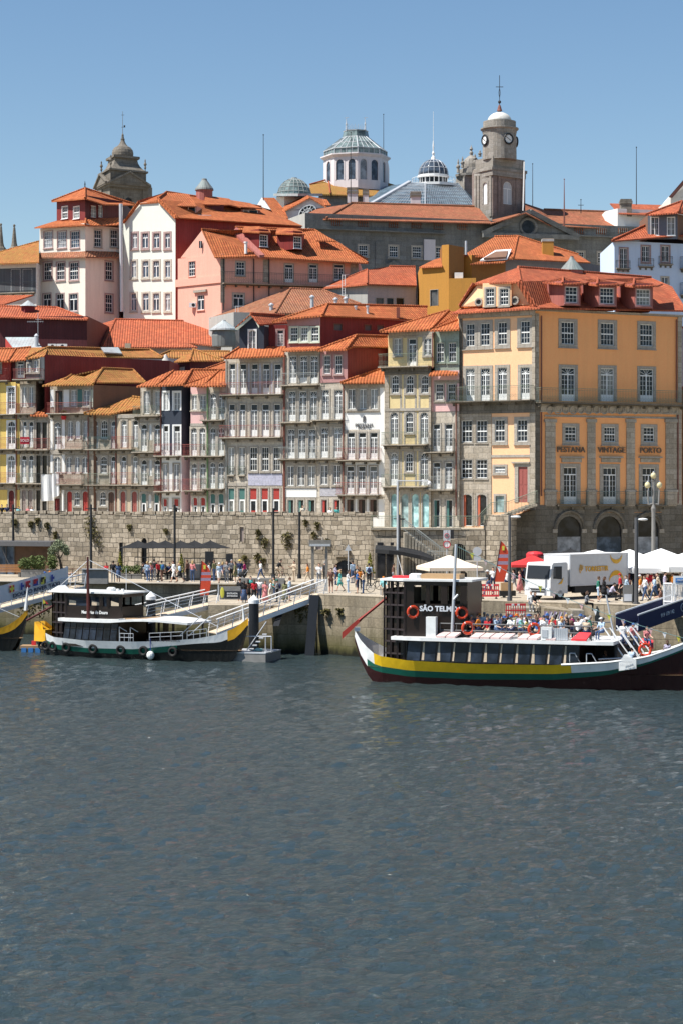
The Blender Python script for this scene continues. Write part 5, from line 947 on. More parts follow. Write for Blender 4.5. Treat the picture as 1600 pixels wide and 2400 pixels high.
m = MB('boat_glass'); m.lathe(prof, (cc.x, cc.y, 0), 20); m.mats[0] = 'pane_blue'; obj('dome', m, h.root, True)
m = MB('galv')
for k in range(16):
 a = 2*math.pi*k/16; m.path([(cc.x+r*1.01*math.cos(a), cc.y+r*1.01*math.sin(a), z) for r, z in prof], .05, 4)
for r, z in prof[2:6:2]: m.torus((cc.x, cc.y, z), r*1.01, .04, (0, 0, 1), 24, 4)
obj('dome_ribs', m, h.root)
m = MB('white_paint'); m.lathe([(28*uT, zz(940)), (20*uT, zz(915)), (8*uT, zz(895)), (16*uT, zz(870)), (6*uT, zz(845)), (9*uT, zz(790)), (5*uT, zz(740)), (2.5*uT, zz(730)), (1.5*uT, zz(410))], (cc.x, cc.y, 0), 10); obj('spire', m, h.root); h.done()
h = HH('octagonal white lantern with arched windows, glass roof and iron cresting', t2, 1015, 304, 48, 'roof_lantern', 'lantern', None); uT = 304/4800/4.3556; zz = lambda y: zat(t2.y(y), 304)
cc = P(t2.x(1015), HY, 309); ro = 330*uT; oc = [Vector((cc.x+ro*math.cos(a), cc.y+ro*math.sin(a))) for a in [math.pi*(1+k/4)+.06 for k in range(5)]]
ch = [((F*p.x/p.y+HX), p.y) for p in oc]; ch = sorted([(a, Y) for a, Y in ch]); b = h.body(ch, t2.y(480)+0, zz(830), 'lav_white', 9., v0); b.zt = zz(480); b.zb = zz(830)
for i in range(4):
 a_, d_, L_ = b.fr(i)
 nw = 2 if i in (1, 2) else 1
 for k in range(nw):
  b.wins[i].append((L_*(k+.5)/nw if nw > 1 else L_*.5, min(L_*.5/nw*1.2, 1.25), zz(735), (zz(525)-zz(735)), 'dark', .16, 'lav_white', 'white_frame', 'pane_blue', .6, False, None, 'arched_window'))
m = MB('lav_white'); m.lathe([(ro*1.0, zz(500)), (ro*1.02, zz(495)), (ro*1.1, zz(475)), (ro*1.1, zz(463)), (ro*.96, zz(460))], (cc.x, cc.y, 0), 8, math.pi+.06); obj('cornice', m, h.root)
prof = [(ro*.97, zz(462)), (ro*.97, zz(405))]; prof2 = [(ro*.98, zz(404)), (ro*.42, zz(262))]; prof3 = [(ro*.42, zz(262)), (ro*.38, zz(195)), (ro*.40, zz(190)), (ro*.1, zz(186))]
m = MB('dome_glass'); m.lathe(prof, (cc.x, cc.y, 0), 8, math.pi+.06); m.lathe(prof2, (cc.x, cc.y, 0), 8, math.pi+.06); m.lathe(prof3, (cc.x, cc.y, 0), 8, math.pi+.06); obj('glass_roof', m, h.root)
m = MB('grey_frame')
for k in range(32):
 a = math.pi*2*k/32+.06; f8 = math.cos(math.pi/8)/math.cos(((a-.06) % (math.pi/4))-math.pi/8)
 pt = lambda r, z: (cc.x+r*f8*1.01*math.cos(a), cc.y+r*f8*1.01*math.sin(a), z)
 w_ = .09 if k % 4 == 0 else .05; m.tube(pt(*prof[0]), pt(*prof[1]), w_, 4); m.tube(pt(*prof2[0]), pt(*prof2[1]), w_, 4);
for r, z in (prof[0], prof2[0], ((prof2[0][0]+prof2[1][0])/2, (prof2[0][1]+prof2[1][1])/2), prof2[1], prof3[1]):
 for k in range(8):
  a, a2 = math.pi+.06+k*math.pi/4, math.pi+.06+(k+1)*math.pi/4; m.tube((cc.x+r*1.01*math.cos(a), cc.y+r*1.01*math.sin(a), z), (cc.x+r*1.01*math.cos(a2), cc.y+r*1.01*math.sin(a2), z), .07, 4)
obj('glazing_bars', m, h.root)
m = MB('galv')
for k in range(12): x_ = cc.x+(-95+k*17.3)*uT; m.tube((x_, cc.y-1.3, zz(188)), (x_, cc.y-1.3, zz(130 if k % 2 else 145)), .04, 4)
for x_ in (-97, 97): m.lathe([(.16, zz(190)), (.1, zz(150)), (.14, zz(130)), (.06, zz(110)), (.03, zz(60))], (cc.x+x_*uT, cc.y-1.3, 0), 6); m.tube((cc.x+x_*uT-.3, cc.y-1.3, zz(70)), (cc.x+x_*uT+.35, cc.y-1.3, zz(64)), .04, 4)
obj('cresting', m, h.root)
h.body([(640, 300), (1330, 302)], 905, 40, 'tower_stone', 14.)
h.roof([[(550, 888, 299), (1320, 912, 301), (1490, 822, 310), (1320, 770, 314), (740, 742, 311), (548, 796, 304)]], 'tile_lantern', [((740, 740, 309), (760, 885, 299)), ((548, 794, 304), (740, 740, 309))], thick=.2, ridge_mat='tile_red'); h.done()
h = HH('grey glass dome above a mauve gable with a half round window', t2, 450, 284, 45, 'domed_hall', 'building', None); uT = 288/4800/4.3556; zz = lambda y: zat(t2.y(y), 288)
cc = P(t2.x(390), HY, 291); Rd = 176*uT; prof = [(Rd*math.cos(a), zz(895)+(zz(700)-zz(895))*math.sin(a)) for a in [math.pi/2*k/6*.95 for k in range(7)]]
m = MB('dome_glass'); m.lathe(prof, (cc.x, cc.y, 0), 24); obj('dome', m, h.root)
m = MB('lead')
for k in range(20):
 a = 2*math.pi*k/20; m.path([(cc.x+r*1.01*math.cos(a), cc.y+r*1.01*math.sin(a), z) for r, z in prof], .05, 4)
for r, z in prof[1:]: m.torus((cc.x, cc.y, z), r*1.01, .05, (0, 0, 1), 24, 4)
m.lathe([(32*uT, zz(706)), (30*uT, zz(692))], (cc.x, cc.y, 0), 12); obj('dome_ribs', m, h.root)
m = MB('zinc_roof'); m.prism([P(t2.x(x), t2.y(912), Y) for x, Y in ((180, 287), (430, 284), (680, 288), (600, 297), (200, 297))], (0, 0, .35)); obj('dome_base', m, h.root)
h.body([(205, 288.4), (290, 287.4), (690, 289)], 925, 40, ['white_wall', 'lav_white'], 7.)
g = h.body([(270, 283.2), (712, 282)], 1060, 40, 'lav_white', 6., cap=False); h.prism([(270, 1062, 283.2), (712, 1030, 282), (540, 918, 282.5)], (0, 5, 0), 'lav_white', 'gable')
m = MB('pane_dark'); c0 = P(t2.x(525), t2.y(1085), 282.3); k = 300/4800/4.3556; ar = [c0+Vector((math.cos(math.pi*j/12)*82*k, -.05, math.sin(math.pi*j/12)*70*k+.35*math.cos(math.pi*j/12))) for j in range(13)]; m.prism(ar, (0, -.05, 0)); m.use('white_frame')
for a_, b_ in zip(ar, ar[1:]): m.tube(a_+Vector((0, -.1, 0)), b_+Vector((0, -.1, 0)), .09, 4)
for j in (2, 4, 6, 8, 10): m.tube(c0+Vector((0, -.15, 0)), ar[j]+Vector((0, -.1, 0)), .06, 4)
for f_ in (.55,): m.path([c0+(q_-c0)*f_+Vector((0, -.12, 0)) for q_ in ar], .05, 4)
obj('half_round_window', m, h.root)
h.roof([[(255, 1062, 283), (275, 1075, 282.6), (545, 928, 282), (530, 905, 282.6)], [(530, 905, 282.6), (545, 922, 282), (725, 1030, 281.6), (690, 945, 286)], [(255, 1062, 283), (530, 905, 282.6), (520, 905, 288), (300, 1000, 288)], [(65, 928, 286), (190, 930, 288), (290, 1050, 282.6), (330, 1140, 280), (150, 1140, 279)], [(665, 945, 285), (720, 945, 285), (770, 1005, 282.4), (680, 1005, 282)]], 'tile_orange')
h.prism([(5, 1000, 281), (150, 1140, 280), (0, 1140, 281)], (.3, 3, 0), 'white_wall', 'gable'); h.prism([(10, 1010, 280.6), (62, 925, 281.4), (150, 1050, 280.6)], (.3, 3, 0), 'white_wall', 'gable'); h.done()
h = HH('dark baroque stone church tower with an onion dome and corner urns', t1, 700, 330, 50, 'church_tower', 'tower', None); uT = 330/4800/7.84; zz = lambda y: zat(t1.y(y), 330)
sq = [P(t1.x(300), HY, 333), P(t1.x(520), HY, 326), P(t1.x(1250), HY, 330), P(t1.x(1000), HY, 338)]; ce = sum((Vector(p) for p in sq), Vector())/4
b = h.body([(320, 332.4), (525, 327), (1232, 330.6)], 1520, 40, 'church', 5.); b.win(1, 'dark', 812, 1745, 945, 1950, rise=.5, pane='pane_dark', b=.25, trim='church', kind='belfry_opening')
for xa, xb in ((525, 640), (1130, 1232)): b.panel(1, xa, 1560, xb, 1830, 'church', .2, 'pilaster')
b.panel(0, 325, 1560, 400, 1830, 'church', .2, 'pilaster')
m = MB('church'); plate(m, sq, zz(1560), zz(1528), 1.1); plate(m, sq, zz(1600), zz(1560), 1.); plate(m, sq, zz(1528), zz(1275), .9); plate(m, sq, zz(1300), zz(1270), .98); obj('parapet', m, h.root)
m = MB('church')
def gable_on(m, p0, p1, ya, yb):
 c_ = (p0+p1)/2; out = Vector((c_.x-ce.x, c_.y-ce.y, 0)).normalized()*.35; base = [Vector((p.x, p.y, zz(ya)))+out for p in (p0, p1)]; top = Vector((c_.x, c_.y, zz(yb)))+out
 m.prism([base[0], base[1], top], -out*1.5); m.tube(base[0]+out*.4, top+out*.4, .2, 4); m.tube(top+out*.4, base[1]+out*.4, .2, 4)
sq2 = [ce+(p-ce)*1.03 for p in sq]; gable_on(m, sq2[1], sq2[2], 1535, 1320); gable_on(m, sq2[0], sq2[1], 1535, 1330); obj('pediment', m, h.root)
prof = [(1.0, 1270), (.86, 1225), (.74, 1170), (.66, 1110), (.62, 1040), (.62, 1032)]
m = MB('church')
for (ra, ya), (rb, yb) in zip(prof, prof[1:]):
 A_ = [ce+(p-ce)*ra*.9 for p in sq]; B2 = [ce+(p-ce)*rb*.9 for p in sq]
 for k in range(4): m.quad(Vector((A_[k].x, A_[k].y, zz(ya))), Vector((A_[(k+1) % 4].x, A_[(k+1) % 4].y, zz(ya))), Vector((B2[(k+1) % 4].x, B2[(k+1) % 4].y, zz(yb))), Vector((B2[k].x, B2[k].y, zz(yb))))
plate(m, sq, zz(1032), zz(990), .66); obj('spire_base', m, h.root)
m = MB('church'); prof = [(185, 990), (198, 950), (200, 900), (188, 850), (150, 800), (95, 770), (62, 730), (42, 690), (34, 655), (38, 650), (38, 635), (26, 630), (22, 600), (20, 590), (22, 570), (12, 545), (5, 530), (3, 130), (0.5, 125)]; m.lathe([(r*uT, zz(y)) for r, y in prof], (ce.x, ce.y, 0), 20); obj('onion_dome', m, h.root)
m = MB('iron'); m.tube((ce.x-.22, ce.y, zz(195)), (ce.x+.25, ce.y, zz(195)), .04, 4); m.tube((ce.x-.2, ce.y, zz(420)), (ce.x+.3, ce.y, zz(420)), .04, 4); m.box((ce.x+.3, ce.y, zz(405)), (.25, .04, .35)); obj('weather_vane', m, h.root)
for x_, yb, Y_ in ((378, 1290, 331), (550, 1255, 326.5), (1183, 1275, 330)):
 c0 = P(t1.x(x_), HY, Y_); m = MB('church'); m.lathe([(14*uT, zz(yb+40)), (14*uT, zz(yb)), (8*uT, zz(yb-40)), (22*uT, zz(yb-70)), (12*uT, zz(yb-105)), (30*uT, zz(yb-130)), (24*uT, zz(yb-150)), (9*uT, zz(yb-180)), (13*uT, zz(yb-205)), (2*uT, zz(yb-235))], (c0.x, c0.y, 0), 8); obj('stone_urn', m, h.root)
h.done()
for k, (x_, ya, yb, Y_, lab) in enumerate(((617.5, 316, 470, 262, 'thin dark lightning mast rising left of the glass dome'), (898, 268, 400, 318, 'thin mast with a small ball just right of the lantern roof'), (1247, 384, 490, 300, 'short thin mast just right of the clock tower'), (1490, 345, 480, 268, 'tall thin mast above the low white house on the right'), (1321, 420, 530, 272, 'rusty red mast on the palace roof'), (821.5, 310, 480, 268, 'thin dark mast standing in front of the lantern'), (1360, 468, 500, 284, 'stubby grey aerial on the palace roof right of the rusty mast'))):
 m = MB('iron' if k != 4 else 'pipe_brown'); p0, p1 = P(x_, yb, Y_), P(x_, ya, Y_); m.tube(p0, p1, .06 if k != 4 else .12, 6, .035); m.blob(p1, (.09, .09, .09), 6, 4)
 if k == 6: m.tube(p0.lerp(p1, .6)+Vector((-.4, 0, 0)), p0.lerp(p1, .6)+Vector((.4, 0, 0)), .05, 4)
 solo('mast', m, lab, 'mast', p0, 'masts on the skyline')
m = MB('step_stone'); prof = [(181, ZS), (196, ZS+.05), (203, 3), (204, 10), (215, 17), (235, 24), (262, 34), (300, 42), (420, 46), (900, 46)]; xs_ = [-260+20*i for i in range(27)]
vs = [(x, y if j else 176-.0*x, z) for j, (y, z) in enumerate(prof) for x in xs_]; n_ = len(xs_)
m = MB('paving');
m.mesh([(x, y, z) for y, z in prof[2:] for x in xs_], [(j*n_+i, j*n_+i+1, (j+1)*n_+i+1, (j+1)*n_+i) for j in range(len(prof)-3) for i in range(n_-1)]); m.mats[0] = 'step_stone'; struct('hillside', m)
stone('quay_top', (.42, .365, .29), 1.2, .9, .85, .08, .3)
paint('cream_cloth', (.74, .63, .50), .9, .06); paint('white_cloth', (.82, .82, .81), .9, .05); paint('black_cloth', (.016, .017, .019), .85, .2); paint('red_cloth', (.55, .035, .035), .85, .1)
paint('navy_cloth', (.014, .020, .065), .8, .15); paint('banner_cloth', (.62, .65, .70), .8, .12, scale=1.2); paint('corten', (.115, .062, .035), .8, .4, scale=2.); paint('wood', (.42, .21, .08), .6, .2); paint('grey_wood', (.22, .21, .19), .8, .3)
paint('red_plastic', (.62, .04, .05), .4, .05); paint('orange_red', (.60, .07, .03), .6, .1); paint('concrete_grey', (.24, .235, .225), .9, .25); paint('rust_iron', (.12, .06, .04), .8, .3); paint('rubber', (.014, .014, .014), .7, .2); paint('pile_black', (.016, .018, .022), .45, .25)
for nm, c in (('blue_flag', (.03, .06, .32)), ('red_flag', (.45, .03, .05)), ('yellow_flag', (.62, .58, .08)), ('logo_yellow', (.72, .38, .02)), ('lilac_paint', (.34, .26, .36)), ('blue_sign', (.05, .2, .5)), ('box_card', (.42, .27, .14)), ('truck_white', (.62, .62, .625)), ('glass_black', (.02, .024, .03))): plain(nm, c, .5)
n = NT('foliage'); oi = n.n('ShaderNodeObjectInfo'); n.base(n.mix(n.noise(n.coord(), 3., 2), (.055, .085, .022), (.13, .16, .055))); n.rough(.7, .2)
n = NT('olive_leaf'); n.base(n.mix(n.noise(n.coord(), 3., 2), (.10, .13, .07), (.24, .27, .17))); n.rough(.7, .2)
n = NT('gold_leaf'); n.base(n.mix(n.noise(n.coord(), 4., 2), (.10, .12, .02), (.30, .27, .05))); n.rough(.7, .2)
n = NT('dry_leaf'); n.base(n.mix(n.noise(n.coord(), 2., 2), (.05, .055, .02), (.15, .12, .05))); n.rough(.8, .1)
paint('bark', (.06, .05, .04), .9, .3)
n = NT('water'); n.b.inputs['Base Color'].default_value = (.030, .045, .047, 1); n.b.inputs['Roughness'].default_value = .08; n.b.inputs['IOR'].default_value = 1.33; n.b.inputs['Specular IOR Level'].default_value = .5
g = n.n('ShaderNodeNewGeometry'); mp = n.n('ShaderNodeMapping'); mp.inputs['Scale'].default_value = (.7, 1.1, 1); n.l(g.outputs['Position'], mp.inputs[0])
a = n.noise(mp.outputs[0], 1.7, 5, .65, .6); b_ = n.noise(mp.outputs[0], 6., 4, .6, .4)
hgt = n.math('ADD', a, n.math('MULTIPLY', b_, .33)); n.bump(hgt, 1., .21)
ys = [-30];
while ys[-1] < 235:
 ys.append(ys[-1] + (2. if ys[-1] < 38 else max(.2, ys[-1]*.0042) if ys[-1] < 150 else 3.))
NX = 150; vs = []; fs = []
for j, y in enumerate(ys):
 hw = max(14., abs(y)*.19)
 for i in range(NX+1):
  x = -hw+2*hw*i/NX
  if i in (0, NX): x = -300 if i == 0 else 300
  q = Vector((x*.5, y*.85, 1.7)); z = (noise.noise(q)*.06+noise.noise(q*2.4+Vector((5, 3, 0)))*.08+noise.noise(q*5.2)*.065) if 36 < y < 150 and 0 < i < NX else 0.
  vs.append((x, y, z))
for j in range(len(ys)-1):
 for i in range(NX): k = j*(NX+1)+i; fs.append((k, k+1, k+NX+2, k+NX+1))
m = MB('water'); m.mesh(vs, fs); struct('river_water', m, True)
def ground(name, pts, z, top='quay_top', side='quay_face', z0=-3.):
 m = MB(side); p = [P(px, HY, Y) for px, Y in pts]; p = [Vector((q.x, q.y, z0)) for q in p]; n_ = len(p)
 for i in range(n_):
  a, b = p[i], p[(i+1) % n_]; m.quad(a, b, (b.x, b.y, z), (a.x, a.y, z))
 m.use(top); m.poly([(q.x, q.y, z) for q in p])
 m.use('step_stone')
 return struct(name, m)
ground('quay', [(-420, 170), (558, 161), (558, 230), (-420, 230)], ZQ); ground('quay', [(745, 145.6), (1020, 139), (1232, 136), (1480, 132), (1800, 128.5), (2700, 121), (2700, 226), (745, 226)], ZQ)
ground('landing', [(488, 147), (757, 145.8), (757, 160.8), (488, 160.8)], 3.4); ground('quay', [(558, 160.9), (745, 160.9), (745, 220), (558, 220)], ZQ)
ground('street', [(-420, 190), (0, 187.6), (870, 173.5), (1135, 172.5), (1135, 186), (870, 196), (-420, 215)], ZS, 'paving', 'step_stone', ZQ-.5)
def run(pa, pb, za, zb, mat, w=.5): # box beam between two ground points
 m = MB(mat); a, b = P(pa[0], HY, pa[1]), P(pb[0], HY, pb[1]); d = (b-a); m.box(((a.x+b.x)/2, (a.y+b.y)/2, (za+zb)/2), (math.hypot(d.x, d.y), w, zb-za), math.atan2(d.y, d.x)); return m
m = run((-420, 169.75), (556, 160.75), ZQ, ZQ+.05, 'step_stone', .9); struct('quay_kerb', m)
solo('low_wall', run((560, 160.5), (668, 160.5), 3.4, 4.75, 'concrete_grey', .6), 'low grey stone wall behind the queue of people waiting by the gangway', 'wall', P(615, HY, 160.5)+Vector((0, 0, -8.2)))
def YW(px): return YF(px)-8.6
WALL = thing('old_wall', 'long rough stone town wall with tufts of weeds under the terraced houses', 'wall', P(430, HY, YW(430)).to_2d().to_3d()+Vector((0, 0, ZQ)))
b = Body(WALL, v0, [(-200, YW(-200)), (872, YW(872))], 1206.5, ZQ-.2, 'rubble', 1.1, 'wall'); b.zt = 9.46
W(0, L2, 'dark', [(128, 178)], 318, 700, b, b=.1, rise=.5, trim='rubble', pane='pane_dark', kind='doorway'); W(0, L2, 'dark', [(1030, 1068)], 215, 350, b, b=.1, trim='rubble', pane='door_grey', kind='blocked_window'); W(0, L3, 'dark', [(550, 604)], 320, 425, b, b=.12, trim='granite_trim', pane='door_grey', kind='blocked_window'); W(0, L3, 'dark', [(715, 912)], 520, 720, b, b=.12, rise=.42, trim='rubble', pane='pane_dark', kind='wall_arch'); W(0, L1, 'dark', [(1100, 1135)], 358, 700, b, b=.08, trim='rubble', pane='pane_dark', kind='doorway')
b.build()
m = MB('rubble'); r2 = random.Random(5); x_ = -190.
while x_ < 868:
 w_ = r2.uniform(14, 30); p = b.w3(0, b.uz(0, x_+w_/2, 1200)[0], 9.46+.06, -.52); m.box(p+Vector((0, 0, r2.uniform(0, .12))), (w_/26.5*.97, 1.12, r2.uniform(.22, .4)), math.atan2(*reversed(b.fr(0)[1]))); x_ += w_
obj('coping', m, WALL)
for x_ in (758, 783, 808, 828):
 m = MB('rubble'); p = b.w3(0, b.uz(0, 600+x_/3.92, 1290)[0], zat(1180+440/3.92, YW(800)), .25); m.box(p, (.45, .5, .9)); obj('corbel', m, WALL)
wd = lambda px, py, o=.0: b.w3(0, *b.uz(0, px, py), o)
def leaves(mb, c, rad, n_, size, rnd, droop=0., mode='ball'):
 c = Vector(c)
 for _ in range(n_):
  d = Vector((rnd.gauss(0, 1), rnd.gauss(0, 1), rnd.gauss(0, 1))).normalized()*(rnd.random()**.45)
  if mode == 'cone': t = rnd.random()**1.4; a = rnd.uniform(0, 6.28); rr = (1-t)*rnd.uniform(.5, 1.05); p = c+Vector((rad[0]*rr*math.cos(a), rad[1]*rr*math.sin(a), rad[2]*(2*t-1)))
  else: p = c+Vector((d.x*rad[0], d.y*rad[1], d.z*rad[2]-droop*abs(d.z)))
  u = Vector((rnd.gauss(0, 1), rnd.gauss(0, 1), rnd.gauss(0, 1))).normalized(); w_ = u.orthogonal().normalized(); s_ = size*rnd.uniform(.6, 1.4); mb.quad(p-u*s_, p+w_*s_*.45, p+u*s_, p-w_*s_*.45)
rl = random.Random(3)
tufts = [(37, 1222, .5, 'one high on the wall near its left end'), (75, 1226, .4, 'second from the left end'), (91, 1218, .4, 'hanging just under the coping by the second lamp post'), (113, 1230, .45, 'left of the big bush'), (131, 1250, .4, 'below and left of the big bush'), (215, 1228, 1.15, 'the largest bush, behind the second lamp post'), (305, 1232, .35, 'left of the black parasols'), (608, 1248, .55, 'just left of the fourth lamp post'), (622, 1268, .6, 'trailing left of the fourth lamp post'), (676, 1262, .95, 'round bush between the fourth and fifth lamp posts'), (605, 1304, .5, 'low down left of the fourth lamp post'), (618, 1312, .5, 'low down touching the fourth lamp post'), (717, 1222, .4, 'high up right of the fifth lamp post'), (745, 1228, .4, 'high above the timber sign'), (738, 1252, .45, 'above the timber sign left side'), (768, 1268, .45, 'above the timber sign right side'), (575, 1308, .5, 'reddish, behind the stroller'), (390, 1242, .35, 'just left of the third lamp post')]
for x_, y_, s_, w_ in tufts:
 m = MB('dry_leaf'); c0 = wd(x_, y_, .12); leaves(m, c0, (s_*.62, .2, s_*.9), int(150*max(.5, s_)), .13, rl, .2)
 if x_ == 215: leaves(m, wd(225, 1252, .15), (.9, .2, .8), 110, .12, rl); leaves(m, wd(234, 1275, .12), (.5, .15, .8), 50, .1, rl)
 solo('wall_plant', m, 'weeds on the old wall, '+w_, 'plant', c0, 'weeds rooted in the old wall')
for x_, y_, s_, lab in ((62, 1425, .8, 'dark ivy hanging on the quay wall under the left end of the banner'), (98, 1412, 1.0, 'dark ivy hanging on the quay wall under the banner lettering'), (706, 1430, .55, 'weeds on the quay wall under the long gangway'), (765, 1432, .4, 'weeds on the quay wall just right of the black fender plate'), (796, 1430, .4, 'weeds on the quay wall left of the red steering oar')):
 m = MB('dry_leaf'); c0 = P(x_, y_, 161.9-.0 if x_ < 300 else 145.2-.004*(x_-745)*5); leaves(m, c0, (s_, .2, s_*1.1), int(200*s_), .14, rl, .3); solo('wall_plant', m, lab, 'plant', c0, 'weeds on the quay wall')
ST_ = thing('stone_staircase', 'stone stairs with green railings climbing from the quay to the terrace', 'staircase', P(980, HY, 170).to_2d().to_3d()+Vector((0, 0, ZQ)))
m = MB('rubble'); a0, a1 = P(868, HY, 172.9), P(1135, HY, 172.0)
m.prism([(a0.x, a0.y, ZQ), (a1.x, a1.y, ZQ), (a1.x, a1.y, 8.3), (a0.x, a0.y, 8.3)], (0, .8, 0)); obj('retaining_wall', m, ST_)
m = MB('step_stone'); p = P(868, HY, 172.6); q = P(1080, HY, 172.)
m.prism([(p.x, p.y, 8.3), (q.x, q.y, 8.3), (q.x, q.y+1.4, 8.3), (p.x, p.y+1.4, 8.3)], (0, 0, .16)); obj('terrace_edge', m, ST_)
m = MB('step_stone'); N1 = 13
for k in range(N1):
 xa = 945+k*7.4; p, q = P(xa, HY, 171), P(xa+9 if k < N1-1 else 1075, HY, 171); z = 8.3-.2*(k+1); m.prism([(p.x, 169.2, ZQ), (q.x, 169.2, ZQ), (q.x, 169.2, z), (p.x, 169.2, z)], (0, 3.2, 0))
for k in range(9):
 xa = 1096+k*5.2; p, q = P(xa, HY, 168), P(xa+60, HY, 168); z = 5.75-.17*k; m.prism([(p.x, 168.9-.32*k, ZQ), (q.x, 168.9-.32*k, ZQ), (q.x, 168.9-.32*k, z), (p.x, 168.9-.32*k, z)], (0, 3.4+.2*k, 0))
obj('steps', m, ST_)
def railing(pts, mat, hgt=1., pitch=.14, r=.013, name='railing', parent=None, mid=True):
 m = MB(mat)
 for p, q in zip(pts, pts[1:]):
  p, q = Vector(p), Vector(q); up = Vector((0, 0, hgt)); m.tube(p+up, q+up, .028, 5); m.tube(p+up*.1, q+up*.1, .018, 4)
  if mid: m.tube(p+up*.82, q+up*.82, .014, 4)
  nb = max(1, int((q-p).length/pitch))
  for i in range(nb+1): w_ = p.lerp(q, i/nb); m.tube(w_, w_+up, r if i % 9 else .022, 4)
 return obj(name, m, parent)
railing([P(868, HY, 172.7).to_2d().to_3d()+Vector((0, 0, 8.46)), P(945, HY, 172.4).to_2d().to_3d()+Vector((0, 0, 8.46))], 'rail_green', 1.0, .1, parent=ST_)
g3 = lambda px, Y, z: Vector((P(px, HY, Y).x, Y, z))
railing([g3(1012, 172.2, 8.46), g3(1132, 172., 8.46)], 'rail_green', 1., .13, parent=ST_); railing([g3(945, 169.3, 8.3), g3(1038, 169.3, 5.75)], 'rail_grey', .95, .2, parent=ST_); railing([g3(945, 172., 8.3), g3(1038, 172., 5.75)], 'rail_grey', .95, .2, parent=ST_); railing([g3(1000, 169.2, 5.7), g3(1050, 169.2, 5.7)], 'rail_grey', .9, .14, parent=ST_)
m = MB('pane_dark'); c0 = g3(1075, 171.95, 6.6); m.prism([c0+Vector((math.cos(a)*.55, 0, math.sin(a)*.55)) for a in [math.pi*k/8 for k in range(9)]]+[c0+Vector((-.55, 0, -.9)), c0+Vector((.55, 0, -.9))], (0, .1, 0)); m.use('rail_green')
for k in range(7): m.tube(c0+Vector((-.5+k*.17, -.03, -.9)), c0+Vector((-.5+k*.17, -.03, .4)), .02, 4)
obj('grated_arch', m, ST_)
HP = thing('stone_pier_stair', 'tall stone pier carrying the railed flight of steps to the hotel side door', 'staircase', g3(1160, 173, ZQ))
m = MB('rubble'); p, q = g3(1132, 172.2, 0), g3(1197, 170.6, 0); m.prism([(p.x, p.y, ZQ), (q.x, q.y, ZQ), (q.x, q.y, 9.55), (p.x, p.y, 9.55)], (1.2, 6, 0)); obj('pier', m, HP)
m = MB('step_stone')
for k in range(9):
 p = g3(1180+k*8.2, 172.2-.1*k, 0); q = g3(1192+k*8.2, 172.1-.1*k, 0); z = 9.4+.11*k; m.prism([(p.x, p.y, z), (q.x, q.y, z), (q.x, q.y, z+.22), (p.x, p.y, z+.22)], (0, 3.4, 0))
obj('steps', m, HP); m = MB('granite_dark'); p, q = g3(1197, 174.5, 0), g3(1254, 174, 0); m.prism([(p.x, p.y, ZQ), (q.x, q.y, ZQ), (q.x, q.y, 10), (p.x, p.y, 9.4)], (0, .6, 0)); obj('shade_wall', m, HP)  # dark stone sheet stands in for the shade under the steps
railing([g3(1120, 172., 8.5), g3(1150, 171.9, 9.6), g3(1190, 171.9, 9.7), g3(1258, 171.3, 10.6)], 'rail_green', 1.0, .13, parent=HP)
SH = thing('quay_shop', 'small glass fronted shop in the wall under the stairs, behind the grey lamp post', 'shop', g3(905, 171.8, ZQ))
m = MB('granite'); p, q = g3(876, 172.4, 0), g3(945, 172.1, 0); m.prism([(p.x, p.y, ZQ), (q.x, q.y, ZQ), (q.x, q.y, 7.6), (p.x, p.y, 7.6)], (0, .3, 0)); obj('wall', m, SH)
m = MB('pane_dark')
for xa, xb, za, zb in ((882, 902, ZQ, 6.6), (905, 926, ZQ, 6.6), (883, 897, 7.0, 7.25), (914, 926, 7.0, 7.25)): p, q = g3(xa, 172.2, 0), g3(xb, 172.2, 0); m.prism([(p.x, 172.2, za), (q.x, 172.2, za), (q.x, 172.2, zb), (p.x, 172.2, zb)], (0, .12, 0))
m.use('granite_trim'); p, q = g3(878, 172.1, 0), g3(944, 172., 0); m.prism([(p.x, 172.1, 6.65), (q.x, 172., 6.65), (q.x, 172., 6.85), (p.x, 172.1, 6.85)], (0, .2, 0)); obj('glazing', m, SH)
m = MB('black_cloth'); pts = [g3(878, 166, 6.8), g3(910, 165, 6.75), g3(940, 165, 6.65), g3(985, 165, 6.32), g3(1016, 164.6, 6.05)]; top = [g3(880, 169.5, 7.05), g3(912, 169, 7.0), g3(942, 169, 6.9), g3(985, 168.6, 6.6), g3(1012, 168, 6.2)]
for i in range(4): m.prism([pts[i], pts[i+1], top[i+1], top[i]], (0, 0, .05)); m.prism([pts[i], pts[i+1], pts[i+1]-Vector((0, 0, .26)), pts[i]-Vector((0, 0, .26))], (0, .04, 0))
m.use('iron')
for x_ in (880, 945, 1015): p = g3(x_, 165.2, ZQ); m.tube(p, p+Vector((0, 0, 2.3 if x_ < 1000 else 1.5)), .04, 6)
solo('awning', m, 'black sail like awning sagging to the right in front of the quay shop', 'awning', g3(940, 166, ZQ))
